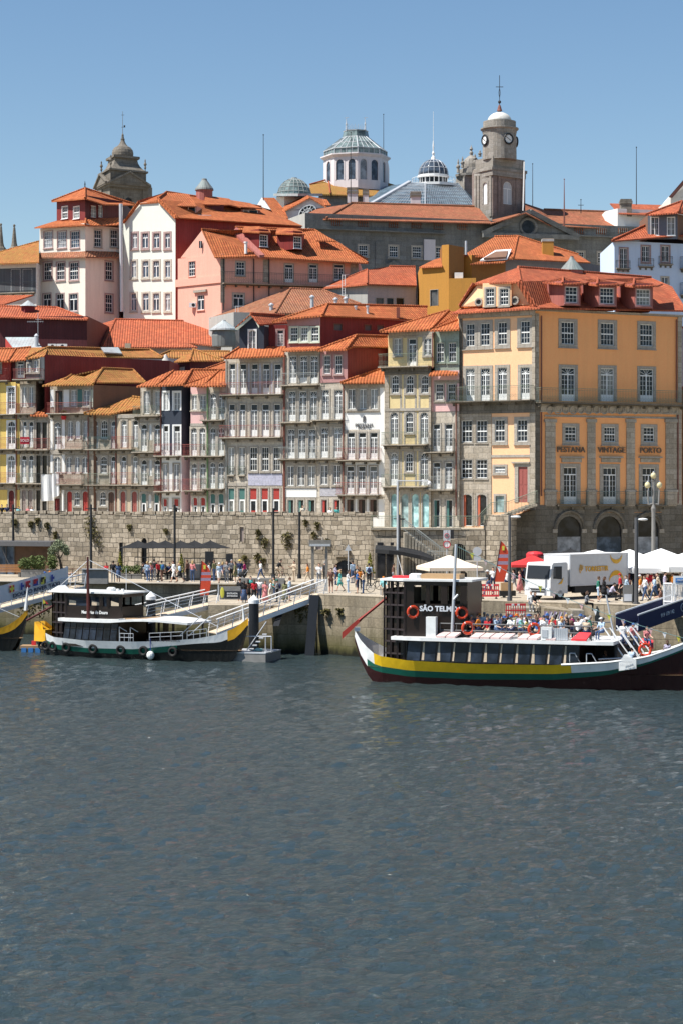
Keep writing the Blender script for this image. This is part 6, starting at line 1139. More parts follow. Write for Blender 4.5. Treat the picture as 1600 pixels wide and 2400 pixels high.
def lamp(px, yt, yb, Y, lab, mat='iron', head='bar', r=.11):
 p0, p1 = P(px, yb, Y), P(px, yt, Y); p0 = Vector((p0.x, p0.y, min(p0.z, ZQ if Y < 172.5 else p0.z))); t = thing('lamp_post', lab, 'lamp post', p0, 'lamp posts along the quay')
 m = MB(mat); m.tube(p0, p1, r, 8, r*.85); m.tube(p0, p0+Vector((0, 0, .35)), r*1.6, 8); obj('pole', m, t); m = MB(mat)
 if head == 'bar': m.box(p1-Vector((0, 0, .35)), (.95, .12, .06)); m.box(p1-Vector((-.25, 0, .38)), (.3, .16, .08))
 elif head == 'white': m.use('white_paint'); m.tube(p1-Vector((0, 0, .12)), p1+Vector((.35, -.1, -.1)), .05, 5); m.blob(p1+Vector((.42, -.1, -.12)), (.32, .16, .09), 10, 5)
 elif head == 'arm': m.tube(p1, p1+Vector((2.5, 0, .0)), .05, 5); m.use('white_paint'); m.box(p1+Vector((2.2, -.05, -.02)), (.4, .18, .1)); m.blob(p1+Vector((2.55, -.05, -.2)), (.17, .17, .2), 8, 5)
 obj('lamp_head', m, t); return t
for px, yt, yb, Y, lab in ((31.5, 1182, 1340, 182, 'slim black lamp post above the brown kiosk, leftmost of its row'), (214, 1182, 1360, 172, 'slim black lamp post in front of the big wall bush'), (410, 1183, 1362, 170, 'slim black lamp post among the black parasols'), (641, 1191, 1350, 172, 'slim black lamp post right behind the cyclist'), (702, 1200, 1352, 171.5, 'slim black lamp post without arm left of the timber sign'), (935, 1206, 1352, 168, 'thick black lamp post directly right of the tall grey one')): lamp(px, yt, yb, Y, lab, head='bar' if px != 702 else 'none')
lamp(931, 1127, 1360, 166, 'tall pale grey post with a long arm holding a white camera', 'galv', 'arm', .1); lamp(1193, 1207, 1411, 136.8, 'dark lamp post with a small white lamp right of the tall stone pier', 'sign_metal', 'white'); lamp(1490, 1213, 1424, 133, 'dark lamp post with a white lamp in front of the white tents', 'sign_metal', 'white', .14)
t = thing('globe_lamp', 'grey cast lamp post with three pale globes in front of the hotel', 'lamp post', g3(1530, 163, ZQ)); c0 = g3(1530, 163, ZQ); zt = zat(1115, 163); m = MB('concrete_grey'); m.lathe([(.3, ZQ), (.3, ZQ+.6), (.18, ZQ+.9), (.15, zt-3), (.2, zt-2.6), (.09, zt-2.3), (.08, zt-.5), (.16, zt-.3)], (c0.x, c0.y, 0), 10)
for s_ in (-1, 1): m.path([c0.to_2d().to_3d()+Vector((0, 0, zt-2.2)), c0.to_2d().to_3d()+Vector((s_*.4, 0, zt-2.3)), c0.to_2d().to_3d()+Vector((s_*.47, 0, zt-1.1))], .06, 6)
obj('pole', m, t); plain('globe_glass', (.62, .55, .33), .3)
for dx, dz in ((0, 0), (-.47, -.75), (.47, -.75)): m = MB('globe_glass'); m.blob((c0.x+dx, c0.y, zt+dz), (.23, .23, .26), 12, 8); m.use('galv'); m.lathe([(.1, .2), (.02, .36)], (c0.x+dx, c0.y, zt+dz), 6); obj('globe', m, t, True)
def parasol(px, Y, zp, ze, half, cloth, lab, group=None, n_=4, pole='iron', rot=.0, val=.0, zb=ZQ):
 c0 = g3(px, Y, zb); t = thing('parasol', lab, 'parasol', c0, group); m = MB(cloth); a0 = math.pi/4+rot
 for k in range(n_*2):
  pass
 ring = [c0.to_2d().to_3d()+Vector((half*1.414*math.cos(a0+2*math.pi*k/n_), half*1.414*math.sin(a0+2*math.pi*k/n_), ze)) for k in range(n_)]; tip = c0.to_2d().to_3d()+Vector((0, 0, zp))
 for a, b in zip(ring, ring[1:]+ring[:1]):
  md = (a+b)/2-Vector((0, 0, .04)); q1 = a.lerp(tip, .5)-Vector((0, 0, .05)); q2 = md.lerp(tip, .5)-Vector((0, 0, .1)); q3 = b.lerp(tip, .5)-Vector((0, 0, .05))
  for tri in ((a, md, q2, q1), (md, b, q3, q2), (q1, q2, tip), (q2, q3, tip)): m.prism(list(tri), (0, 0, .025))
  if val: m.prism([a, b, b-Vector((0, 0, val)), a-Vector((0, 0, val))], ((c0-a).x*.01, (c0-a).y*.01, 0))
 obj('canopy', m, t); m = MB(pole); m.tube(c0, tip+Vector((0, 0, .08)), .035, 6); m.box(c0+Vector((0, 0, .05)), (.6, .6, .1))
 for a in ring: m.tube(tip-Vector((0, 0, .35)), a.lerp(tip, .35)-Vector((0, 0, .05)), .015, 4)
 obj('pole', m, t); return t
for k, (px, lab) in enumerate(((324, 'black parasol at the left end of the restaurant row'), (359, 'black parasol second from the left, beside the arched doorway'), (388, 'black parasol just left of the lamp post in the row'), (424, 'black parasol just right of the lamp post in the row'), (457, 'black parasol second from the right end of the row'), (494, 'black parasol at the right end of the row, above the black bar hut'))):
 parasol(px, 176-.4*(k % 2), 7.3, 6.72, 1.45, 'black_cloth', lab, 'black parasols in front of the wall', rot=.12*(k % 3))
parasol(1052, 153, zat(1301, 153), zat(1329, 153), 2.05, 'cream_cloth', 'cream square parasol behind the black wheelhouse', n_=4, val=.22, rot=.2)
parasol(1248, 150, zat(1302, 150), zat(1323, 150), 1.7, 'red_cloth', 'bright red parasol left of the white truck', val=.15)
parasol(1336, 158, zat(1286, 158), zat(1304, 158), 1.5, 'black_cloth', 'black parasol in front of the first hotel arch'); parasol(1300, 156, zat(1290, 156), zat(1305, 156), 1.3, 'black_cloth', 'black parasol between the red one and the hotel arches')
for px, Y, yp, ye, hf, lab in ((1395, 151, 1289, 1316, 3.1, 'white peaked market tent partly behind the truck box'), (1474, 148, 1288, 1324, 2.7, 'white peaked market tent behind the dark lamp post'), (1548, 146, 1286, 1328, 3., 'white peaked market tent under the globe lamp'), (1618, 144, 1290, 1326, 2.4, 'white peaked market tent cut by the right edge')):
 parasol(px, Y, zat(yp, Y), zat(ye, Y), hf, 'white_cloth', lab, 'white tents on the square', val=.35, rot=.15)
t = thing('red_kiosk', 'round red kiosk with a banded roof behind the red parasol', 'kiosk', g3(1252, 156, ZQ)); c0 = g3(1252, 156, 0); zt = zat(1292, 156)
m = MB('red_cloth'); m.lathe([(.55, ZQ), (.55, zt-.9), (.62, zt-.85), (.62, zt-.5)], c0, 14); obj('body', m, t); m = MB('red_plastic'); m.lathe([(.66, zt-.5), (.66, zt-.2), (.5, zt-.05), (.1, zt)], c0, 14); m.use('white_paint'); m.lathe([(.67, zt-.62), (.67, zt-.52)], c0, 14); obj('roof', m, t)
t = thing('kiosk', 'flat roofed kiosk of rusty brown panels and glass at the left edge', 'kiosk', g3(40, 180, ZQ)); a, b_ = g3(34, 180, 0), g3(119, 178.6, 0); d_ = b_-a
m = MB('corten'); m.prism([(a.x, a.y, ZQ), (b_.x, b_.y, ZQ), (b_.x, b_.y, 6.75), (a.x, a.y, 6.75)], (0, 3, 0)); obj('panel_wall', m, t)
l0 = g3(-60, 181.6, 0); m = MB('pane_blue'); m.prism([(l0.x, l0.y, ZQ), (a.x, a.y, ZQ), (a.x, a.y, 6.7), (l0.x, l0.y, 6.7)], (0, 3, 0)); obj('glass_wall', m, t)
m = MB('sign_metal');
for k in range(6): p = l0.lerp(a, k/5); m.tube((p.x, p.y-.05, ZQ), (p.x, p.y-.05, 6.75), .06, 4)
m.tube((a.x-1.1, a.y-.1, 6.6), (a.x-.1, a.y-.1, ZQ+.1), .05, 4); l1 = g3(-60, 180.6, 0); r1 = g3(119.5, 178, 0); m.prism([(l1.x, l1.y, 6.75), (r1.x, r1.y, 6.75), (r1.x, r1.y, 7.15), (l1.x, l1.y, 7.15)], (0, 4.2, 0)); obj('roof', m, t)
t = thing('bench', 'slatted timber bench beside the hedge planter at the left edge', 'bench', g3(22, 174.5, ZQ)); c0 = g3(22, 174.5, ZQ); m = MB('wood')
for k in range(4): m.box(c0+Vector((0, -.25+.14*k, .45)), (2.2, .11, .05))
obj('seat', m, t); m = MB('wood')
for k in range(4): m.box(c0+Vector((0, .3+.03*k, .58+.14*k)), (2.2, .04, .11))
obj('backrest', m, t)
for s_ in (-.9, .9): m = MB('concrete_grey'); m.box(c0+Vector((s_, 0, .22)), (.14, .55, .42)); obj('leg', m, t)
def planter(px, Y, w_, hgt, lab, plants, group=None, mat='concrete_grey', dep=.6):
 c0 = g3(px, Y, ZQ); t = thing('planter', lab, 'planter', c0, group); m = MB(mat); m.box(c0+Vector((0, 0, hgt/2)), (w_, dep, hgt)); m.box(c0+Vector((0, 0, hgt-.03)), (w_+.05, dep+.05, .06)); obj('box', m, t)
 for dx, rad, mt, num, mode in plants:
  m = MB(mt); leaves(m, c0+Vector((dx, 0, hgt+rad[2]*(.8 if mode == 'ball' else 1.))), rad, num, .1 if mode == 'ball' else .08, rl, 0, mode)
  if mode == 'cone': m.use('bark'); m.tube(c0+Vector((dx, 0, hgt-.1)), c0+Vector((dx, 0, hgt+rad[2])), .04, 5)
  obj('shrub', m, t)
 return t
planter(77, 174, 1.9, .65, 'grey planter with a clipped round hedge left of the olive tree', [(-.7, (.55, .5, .6), 'foliage', 420, 'ball'), (-.05, (.6, .5, .68), 'foliage', 480, 'ball'), (.65, (.55, .5, .72), 'foliage', 420, 'ball')])
planter(123, 175.5, .9, .65, 'grey planter with one round bush directly beside the olive tree', [(0, (.5, .45, .72), 'foliage', 420, 'ball')])
planter(282, 172, .5, .5, 'pot with a slim conifer right of the blue dressed woman', [(0, (.36, .36, .85), 'gold_leaf', 420, 'cone')], 'potted conifers'); planter(426, 173, .5, .5, 'pot with a yellow green conifer beside the black bar hut', [(0, (.38, .38, .75), 'gold_leaf', 380, 'cone')], 'potted conifers'); planter(866, 170, .6, .5, 'pot with a bushy yellow conifer left of the quay shop', [(0, (.45, .45, .85), 'gold_leaf', 420, 'cone')], 'potted conifers')
for px, lab in ((298, 'low grey planter box of leafy herbs at the left end of the restaurant'), (322, 'low grey planter box of leafy herbs under the first black parasol'), (398, 'low grey planter box of leafy herbs behind the white dressed walkers')): planter(px, 171, .8, .42, lab, [(0, (.5, .3, .42), 'foliage', 260, 'ball')], 'low herb planters')
t = thing('olive_tree', 'small olive tree with a bent dark trunk in front of the old wall', 'tree', g3(146, 176, ZQ)); c0 = g3(146, 176, ZQ)
m = MB('bark'); m.tube(c0, c0+Vector((-.05, 0, .8)), .17, 8, .13); m.tube(c0+Vector((-.05, 0, .8)), c0+Vector((-.2, 0, 1.5)), .13, 7, .09)
for dx, dy, dz in ((-.8, .1, 2.1), (-.3, -.2, 2.5), (.25, .2, 2.3), (-.55, -.3, 2.4), (.1, .3, 2.1)): m.tube(c0+Vector((-.2, 0, 1.45)), c0+Vector((dx, dy, dz)), .06, 5, .02)
obj('trunk', m, t); m = MB('olive_leaf')
for dx, dy, dz, r_ in ((-.75, 0, 2.25, .5), (-.25, .1, 2.75, .55), (.25, 0, 2.35, .45), (-.5, -.3, 2.5, .45), (.05, .3, 2.5, .45), (-.95, .1, 1.95, .3), (.4, .1, 2.0, .28)): leaves(m, c0+Vector((dx, dy, dz)), (r_, r_, r_*.8), 260, .085, rl)
obj('crown', m, t)
m = MB('concrete_grey'); m.lathe([(.3, 0), (.38, .6), (.34, .6)], c0, 12); obj('pot', m, t)
t = thing('guard_rail', 'rusty iron guard rail on the quay between the olive tree and the red top woman', 'railing', g3(205, 166.5, ZQ)); pa, pb = g3(158, 167, ZQ), g3(250, 166, ZQ); m = MB('rust_iron')
for z in (1.0, .55): m.tube(pa+Vector((0, 0, z)), pb+Vector((0, 0, z)), .03, 5)
for k in range(8): p = pa.lerp(pb, k/7); m.tube(p, p+Vector((0, 0, 1.05)), .035, 5)
obj('rails', m, t)
m = MB('concrete_grey'); m.box(g3(224, 162.6, ZQ+.55), (2.1, .35, 1.15), -.15); m.use('galv'); m.box(g3(224, 162.4, ZQ+1.14), (2.16, .4, .05), -.15); m.tube(g3(197, 162, ZQ), g3(206, 162, ZQ+1.), .03, 4); solo('metal_cabinet', m, 'grey sheet metal cabinet on the quay edge above the boat wheelhouse', 'cabinet', g3(224, 162.6, ZQ))
t = thing('bar_hut', 'black bar counter hut with glass screens under the last parasol', 'bar', g3(495, 168, ZQ)); c0 = g3(488, 168.5, ZQ); m = MB('iron'); m.box(c0+Vector((0, 0, .1)), (4., 1.6, .2)); m.box(c0+Vector((.1, .4, 1.6)), (.7, .5, 1.5)); m.box(c0+Vector((1.75, .4, 1.35)), (.55, .5, 1.6)); obj('frame', m, t); m = MB('sign_metal'); m.box(c0+Vector((-.8, .2, .75)), (1.9, .8, 1.1)); obj('counter', m, t)
m = MB('iron')
for dx in (-1.9, -.6, .6, 1.9): m.tube(c0+Vector((dx, -.7, 0)), c0+Vector((dx, -.7, 1.8)), .04, 4)
m.tube(c0+Vector((-1.9, -.7, 1.8)), c0+Vector((1.9, -.7, 1.8)), .04, 4); obj('screen_frame', m, t)
t = thing('screen', 'thin black steel frame screen standing behind the restaurant guests', 'screen', g3(360, 172.5, ZQ)); m = MB('iron'); pa, pb = g3(317, 172.5, ZQ), g3(408, 172.5, ZQ)
for k in range(3): p = pa.lerp(pb, k/2); m.tube(p, p+Vector((0, 0, 1.75)), .04, 4)
m.tube(pa+Vector((0, 0, 1.75)), pb+Vector((0, 0, 1.75)), .04, 4); obj('frame', m, t)
for k, (px, lab) in enumerate(((345, 'round black cafe table under the second parasol'), (372, 'round black cafe table behind the green topped guest'), (392, 'round black cafe table beside the third lamp post'))):
 t = thing('cafe_table', lab, 'table', g3(px, 169.5, ZQ), 'cafe tables on the quay'); c0 = g3(px, 169.5, ZQ); m = MB('iron'); m.lathe([(.4, .72), (.4, .75), (.05, .755)], c0, 14); obj('table_top', m, t); m = MB('iron'); m.tube(c0, c0+Vector((0, 0, .72)), .04, 6); m.lathe([(.25, 0), (.05, .06)], c0, 10); obj('leg', m, t)
def feather(px, yb, yt, Y, lab, lean=.0):
 p0, p1 = P(px, yb, Y), P(px, yt, Y); t = thing('feather_flag', lab, 'flag', p0, 'red feather flags'); hh = p1.z-p0.z; m = MB('orange_red'); pts = []; N_ = 12
 for k in range(N_+1): f = k/N_; pts.append(p0+Vector((lean*hh*f+.0, 0, hh*(.18+.82*f))))
 def wd_(f): return .78*math.sin(math.pi*min(1, .16+.55*(1-f)+.02))**.6*(1-f**7)
 right = [p+Vector((wd_(k/N_)*(1), .03, 0)) for k, p in enumerate(pts)]
 for k in range(N_): m.use(('orange_red', 'orange_red', 'lilac_paint', 'sign_metal', 'orange_red')[(k*5//N_) % 5] if 2 < k < 9 and k % 2 else 'orange_red'); m.prism([pts[k], right[k], right[k+1], pts[k+1]], (0, .02, 0))
 m.use('yellow_flag'); q = pts[10]; m.box(q+Vector((.25, -.015, -.05)), (.16, .02, .3)); obj('sail', m, t); m = MB('iron'); m.path([p0, *pts], .02, 5); m.box(p0+Vector((0, 0, .05)), (.5, .5, .08)); obj('pole', m, t)
feather(468, 1413, 1314, 150.5, 'red feather flag on the lower landing beside the gangway', .05); feather(1157, 1385, 1267, 143, 'red feather flag leaning right beside the red plastic barrier', .13)
t = thing('entrance_sign', 'dark entrance sign with a yellow leaf at the top of the lower landing', 'sign', g3(540, 148.5, 3.4)); c0 = g3(540, 148.2, 3.9); m = MB('concrete_grey'); m.box(c0+Vector((0, 0, .3)), (1.5, .1, .95)); m.use('glass_black'); m.box(c0+Vector((.16, -.06, .18)), (1.12, .04, .5)); m.use('galv'); m.box(c0+Vector((-.85, 0, .3)), (.09, .12, 1.2)); m.use('yellow_flag'); m.blob(c0+Vector((-.56, -.07, .32)), (.15, .03, .4), 10, 6); obj('board', m, t)
text('ENTRADA', .17, 'white_paint', t, c0+Vector((.16, -.09, .26)), 0, bold=.004); text('ENTRANCE', .15, 'white_paint', t, c0+Vector((.16, -.09, .08)), 0, bold=.004)
t = thing('timber_sign', 'weathered timber sign beam on two posts at the gangway head', 'sign', g3(750, 150, ZQ)); m = MB('grey_wood')
for px in (733, 765): p = g3(px, 150, ZQ if px > 745 else 3.4); m.box((p.x, p.y, 6.), (.2, .2, 5.2-ZQ+4.2 if False else 3.6));
obj('posts', m, t); m = MB('grey_wood'); p = g3(750, 149.8, 7.75); m.box(p, (1.65, .16, .48)); m.use('galv'); m.box(p+Vector((0, -.09, -.13)), (1.5, .03, .16)); obj('beam', m, t)
def sign(px, yt, yb, Y, kind, lab, group=None):
 p1 = P(px, yt, Y); p0 = Vector((p1.x, p1.y, ZQ)); t = thing('road_sign', lab, 'sign', p0, group); m = MB('galv'); m.tube(p0, Vector((p1.x, p1.y, p1.z)), .04, 6); obj('post', m, t); return t, p1
t, p = sign(815.5, 1277, 0, 160, 0, 'small triangular sign on a thin pole in front of the wall arch'); m = MB('galv'); m.prism([p+Vector((-.28, 0, -.45)), p+Vector((.28, 0, -.45)), p+Vector((0, 0, .05))], (0, -.03, 0)); obj('sign_plate', m, t)
t, p = sign(1046, 1243, 0, 160, 0, 'speed limit 20 sign above a round no entry plate left of the stairs'); m = MB('galv'); m.box(p+Vector((0, 0, -.4)), (.55, .04, .82)); m.use('red_flag'); m.torus(p+Vector((0, -.03, -.42)), .17, .025, (0, 1, 0), 16, 5); m.torus(p+Vector((0, -.03, -1.1)), .26, .035, (0, 1, 0), 16, 5); m.use('white_paint'); m.tube(p+Vector((0, -.02, -1.1)), p+Vector((0, 0, -1.1)), .26, 16); m.use('iron'); m.box(p+Vector((.42, .1, -.3)), (.26, .2, .7)); obj('sign_plate', m, t); text('20', .2, 'iron', t, p+Vector((0, -.05, -.42)), 0)
t, p = sign(1117, 1282, 0, 150, 0, 'round grey sign seen from behind at the foot of the stairs'); m = MB('galv'); m.tube(p+Vector((0, -.03, -.32)), p+Vector((0, 0, -.32)), .33, 18); m.box(p+Vector((0, -.02, -.85)), (.5, .03, .32)); obj('sign_plate', m, t)
def barrier(px, yb, Y, rz, lab):
 c0 = P(px, yb, Y); t = thing('plastic_barrier', lab, 'barrier', c0, 'red plastic barriers'); m = MB('red_plastic'); q = lambda x, y, z: c0+Matrix.Rotation(rz, 3, 'Z') @ Vector((x, y, z))
 for z, hh in ((.95, .14), (.58, .08), (.22, .12)): m.box(q(0, 0, z), (1.3, .07, hh), rz)
 for k in range(9): m.box(q(-.6+.15*k, 0, .58), (.055, .05, .75), rz)
 m.use('white_paint'); m.box(q(-.18, -.04, .95), (.16, .02, .12), rz); m.box(q(.18, -.04, .95), (.16, .02, .12), rz); obj('panel', m, t)
 for s_ in (-.45, .45): m = MB('rubber'); m.box(q(s_, 0, .05), (.12, .6, .08), rz); m.box(q(s_, 0, .14), (.06, .06, .14), rz); obj('foot', m, t)
barrier(1146, 1404, 139.5, .02, 'red plastic barrier standing beside the feather flag'); barrier(1207, 1452, 130.4, 0, 'red plastic barrier standing on the river steps behind the boat passengers')
m = MB('step_stone')
for k in range(5): a, b_ = g3(1196-k*3, 133.5-.75*k, 0), g3(1272, 133.5-.75*k, 0); z = ZQ-.3*(k+1); m.prism([(a.x, a.y, -2), (b_.x, b_.y, -2), (b_.x, b_.y, z), (a.x, a.y, z)], (0, 3, 0))
solo('river_steps', m, 'stone steps going down from the quay to the water behind the tour boat', 'steps', g3(1230, 133, 0))
m = MB('quay_face'); a, b_ = g3(1273, 131, 0), g3(1336, 130.2, 0); m.prism([(a.x, a.y, -2), (b_.x, b_.y, -2), (b_.x, b_.y, 3.95), (a.x, a.y, 4.1)], (0, 5, 0)); w_ = MB();
solo('stone_buttress', m, 'stone block beside the river steps sprayed with lilac graffiti', 'buttress', g3(1300, 131, 0)); bt = bpy.data.objects['stone_buttress']
m = MB('lilac_paint'); rr = random.Random(4)
for k in range(5): p = g3(1279+k*11.5, 130.9-.012*k*11, 3.55); m.prism([p+Vector((-.17, 0, -.32)), p+Vector((.12, 0, -.34)), p+Vector((.17, 0, .3)), p+Vector((-.12, 0, .36))], (0, -.03, 0)); m.use('white_paint'); m.tube(p+Vector((-.16, -.05, -.25)), p+Vector((.05, -.05, .3)), .035, 4); m.tube(p+Vector((.0, -.05, -.25)), p+Vector((.16, -.05, .2)), .03, 4); m.use('lilac_paint')
obj('graffiti', m, bt)
m = MB('step_stone')
for k in range(3): a, b_ = g3(1340, 131.8-.7*k, 0), g3(1368-k*4, 131.8-.7*k, 0); z = ZQ-.35*(k+1); m.prism([(a.x, a.y, -2), (b_.x, b_.y, -2), (b_.x, b_.y, z), (a.x, a.y, z)], (0, 3, 0))
solo('river_steps', m, 'short flight of stone steps right of the graffiti block', 'steps', g3(1352, 131, 0))
for xa, xb, ya, yb, lab in ((737, 725, 1395, 1540, 'wide black fender plate leaning on the quay wall under the gangway'), (656, 647, 1437, 1467, 'short black fender block under the middle of the gangway')):
 wd2 = 11 if xa == 737 else 7; p0, p1 = P(xa, ya, 145.3), P(xb, yb, 144.2); hw = wd2/4800*145; m = MB('pile_black'); m.prism([p0+Vector((-hw, 0, 0)), p0+Vector((hw, 0, 0)), p1+Vector((hw, 0, 0)), p1+Vector((-hw, 0, 0))], (0, .4, 0)); solo('upright', m, lab, 'upright', p1, 'black uprights on the quay wall')  # plain dark slabs set against the quay wall
def pile(px, yt, Y, lab):
 p1 = P(px, yt, Y); t = thing('mooring_pile', lab, 'mooring pile', (p1.x, p1.y, 0), 'white capped mooring piles'); m = MB('pile_black'); m.lathe([(.34, -2), (.34, p1.z-.55)], (p1.x, p1.y, 0), 16); obj('shaft', m, t); m = MB('white_paint'); m.lathe([(.37, p1.z-.6), (.37, p1.z-.35), (.02, p1.z)], (p1.x, p1.y, 0), 16); obj('cap', m, t)
pile(354.5, 1386, 146.5, 'black mooring pile with a white cone behind the left boat'); pile(595.5, 1394, 141, 'black mooring pile with a white cone in front of the long gangway')
def gangway(p0, p1, wd_, lab, rail_h=1.0, mat='white_paint', banner=None):
 p0, p1 = Vector(p0), Vector(p1); t = thing('gangway', lab, 'gangway', p0); d = (p1-p0); n_ = Vector((d.y, -d.x, 0)).normalized(); L = d.length
 m = MB('wood'); m.prism([p0+n_*wd_/2, p1+n_*wd_/2, p1-n_*wd_/2, p0-n_*wd_/2], (0, 0, .06)); m.mats[0] = 'tan_wall'; obj('deck', m, t)
 for s_ in (1, -1):
  m = MB(mat); o = n_*(wd_/2+.05)*s_; up = Vector((0, 0, 1)); m.prism([p0+o-up*.28, p1+o-up*.28, p1+o+up*.04, p0+o+up*.04], n_*.06); N_ = max(4, int(L/1.1))
  m.tube(p0+o+up*rail_h, p1+o+up*rail_h, .05, 6)
  for z in (.3, .55, .78): m.tube(p0+o+up*rail_h*z, p1+o+up*rail_h*z, .018, 4)
  for k in range(N_+1): q = p0.lerp(p1, k/N_)+o; m.tube(q, q+up*rail_h+d.normalized()*.22, .035, 5)
  obj('side_rail', m, t)
 return t
gangway(P(498, 1484, 143.6), P(748, 1392, 147), 1.5, 'long white gangway with a timber deck sloping from the quay to the pontoon'); gangway(P(330, 1452, 146), P(494, 1415, 150), 1.3, 'short white gangway behind the left boat leading to the lower landing')
m = MB('white_paint'); pa, pb = g3(742, 146.6, ZQ), g3(768, 146.6, ZQ)
for k in range(12): p = pa.lerp(pb, k/11); m.tube(p, p+Vector((0, 0, 1.0)), .02, 4)
for z in (.05, 1.): m.tube(pa+Vector((0, 0, z)), pb+Vector((0, 0, z)), .03, 4)
solo('gate', m, 'low white railing gate at the head of the long gangway', 'gate', pa)
t = gangway(P(-70, 1440, 150), P(182, 1374, 160), 1.4, 'gangway at the left edge hung with a banner of signal flags', 1.0, 'galv')
A0, A1 = P(-95, 1430, 149.1), P(141, 1365.5, 158.6); upv = Vector((0, 0, 1.12)); m = MB('banner_cloth'); N_ = 24; dd = (A1-A0); nn = Vector((dd.y, -dd.x, 0)).normalized()
pv = None
for k in range(N_+1):
 f = k/N_; q = A0.lerp(A1, f)+nn*(.86+.035*math.sin(f*23));
 if pv: m.quad(pv-Vector((0, 0, .1)), q-Vector((0, 0, .1)), q+upv*(1.0+.12*f), pv+upv*(1.0+.12*f)); m.quad(q-nn*.02, pv-nn*.02, pv-nn*.02+upv, q-nn*.02+upv)
 pv = q
obj('banner', m, t); rzb = math.atan2(dd.y, dd.x); tl = math.atan2(dd.z, math.hypot(dd.x, dd.y)); ex = dd.normalized(); ez = Vector((0, 0, 1))
def onb(px, up): f = (px+70)/236; return A0.lerp(A1, f)+nn*.97+ez*up
def flag(px, cells, s_=.17):
 m = MB()
 for i, row_ in enumerate(cells):
  for j, c in enumerate(row_):
   if c == '.': continue
   m.use({'r': 'red_flag', 'b': 'blue_flag', 'y': 'yellow_flag', 'k': 'iron', 'w': 'white_paint'}[c]); p = onb(px, 1.0)+ex*(j*s_)-ez*(i*s_); m.prism([p, p+ex*s_, p+ex*s_-ez*s_, p-ez*s_], nn*.015)
 obj('signal_flag', m, t)
flag(22, ['ryr', 'yyy', 'ryr']); flag(48, ['b.', 'bb', 'b.'], .18); flag(60, ['rrr', 'rr.', 'rrr'], .17); flag(78, ['rrr', 'rrb', 'bbb'], .17); flag(96, ['kky', 'kyk', 'yyk'], .18); flag(121, ['b.', 'bb', 'b.'], .18)
text('DOURO RIVER TAXI', .40, 'navy_cloth', t, onb(86, .17), rzb, 'banner_lettering', .006, sx=1.5, ry=-tl, bold=.006)
t = thing('pontoon', 'grey floating pontoon with a railed stair right of the left boat', 'pontoon', (P(598, HY, 139.5).x, 139.5, 0)); c0 = Vector((P(600, HY, 140).x, 140, 0)); m = MB('concrete_grey'); m.box(c0+Vector((-.1, .4, .2)), (2.7, 3.2, .75), -.3); m.use('galv'); m.box(c0+Vector((-.1, .4, .6)), (2.75, 3.25, .08), -.3); obj('float', m, t)
m = MB('galv');
for k in range(5): m.box(c0+Vector((-.3+.22*k, .3, .75+.25*k)), (.3, .9, .05))
for s_ in (-.2, .8): m.tube(c0+Vector((-.6, s_, .7)), c0+Vector((.7, s_, 2.6)), .035, 5)
for dx in (.6, 1.0): m.tube(c0+Vector((dx+.1, -.9, .6)), c0+Vector((dx+.1, -.9, 1.7)), .04, 5)
m.tube(c0+Vector((-1.1, -.6, 1.7)), c0+Vector((1.1, -.9, 1.7)), .04, 5); obj('stair', m, t)
m = MB('door_teal'); m.blob(c0+Vector((.2, -.4, .75)), (.35, .25, .12), 8, 5, .2); obj('rope_coil', m, t)
t = thing('gangway', 'gangway on the right with navy blue phone number banners', 'gangway', P(1470, 1480, 124)); q0, q1 = P(1492, 1481, 124.5), P(1620, 1435, 130); d = q1-q0; nn = Vector((d.y, -d.x, 0)).normalized(); m = MB('galv'); m.prism([q0, q1, q1-nn*1.5, q0-nn*1.5], (0, 0, .1)); obj('deck', m, t)
m = MB('navy_cloth'); m.prism([q0+nn*.05, q1+nn*.05, q1+nn*.05+Vector((0, 0, 1.0)), q0+nn*.05+Vector((0, 0, 1.0))], nn*.03); m.prism([q0-nn*1.5, q1-nn*1.5, q1-nn*1.5+Vector((0, 0, 1.)), q0-nn*1.5+Vector((0, 0, 1.))], nn*.03); obj('banner', m, t)
m = MB('galv')
for o in (nn*.05, -nn*1.5): m.tube(q0+o+Vector((0, 0, 1.03)), q1+o+Vector((0, 0, 1.03)), .06, 5)
obj('handrail', m, t); tl = math.atan2(d.z, math.hypot(d.x, d.y)); md = q0.lerp(q1, .52)+nn*.1
text('919 139 142', .34, 'banner_cloth', t, md+Vector((0, 0, .5)), math.atan2(d.y, d.x), 'banner_lettering', .006, ry=-tl); m = MB('banner_cloth'); c0 = q0.lerp(q1, .8)+nn*.1+Vector((0, 0, .55)); m.torus(c0, .24, .02, nn, 14, 4); m.torus(c0+Vector((.1, 0, .05)), .15, .02, nn, 14, 4); obj('logo', m, t)
for xa, xb, lab in ((1554, 1574, 'white barred gate panel left of the blue ticket sign'), (1582, 1604, 'white barred gate panel under the blue ticket sign')):
 t = thing('barred_gate', lab, 'gate', g3(xa, 129.6, ZQ), 'white gates at the right landing'); m = MB('white_paint'); pa, pb = g3(xa, 129.8, ZQ-.1), g3(xb, 129.4, ZQ-.1)
 for k in range(8): p = pa.lerp(pb, k/7); m.tube(p, p+Vector((0, 0, 1.6)), .05 if k in (0, 7) else .025, 4)
 for z in (.1, .45, 1.6): m.tube(pa+Vector((0, 0, z)), pb+Vector((0, 0, z)), .05, 4)
 obj('bars', m, t)
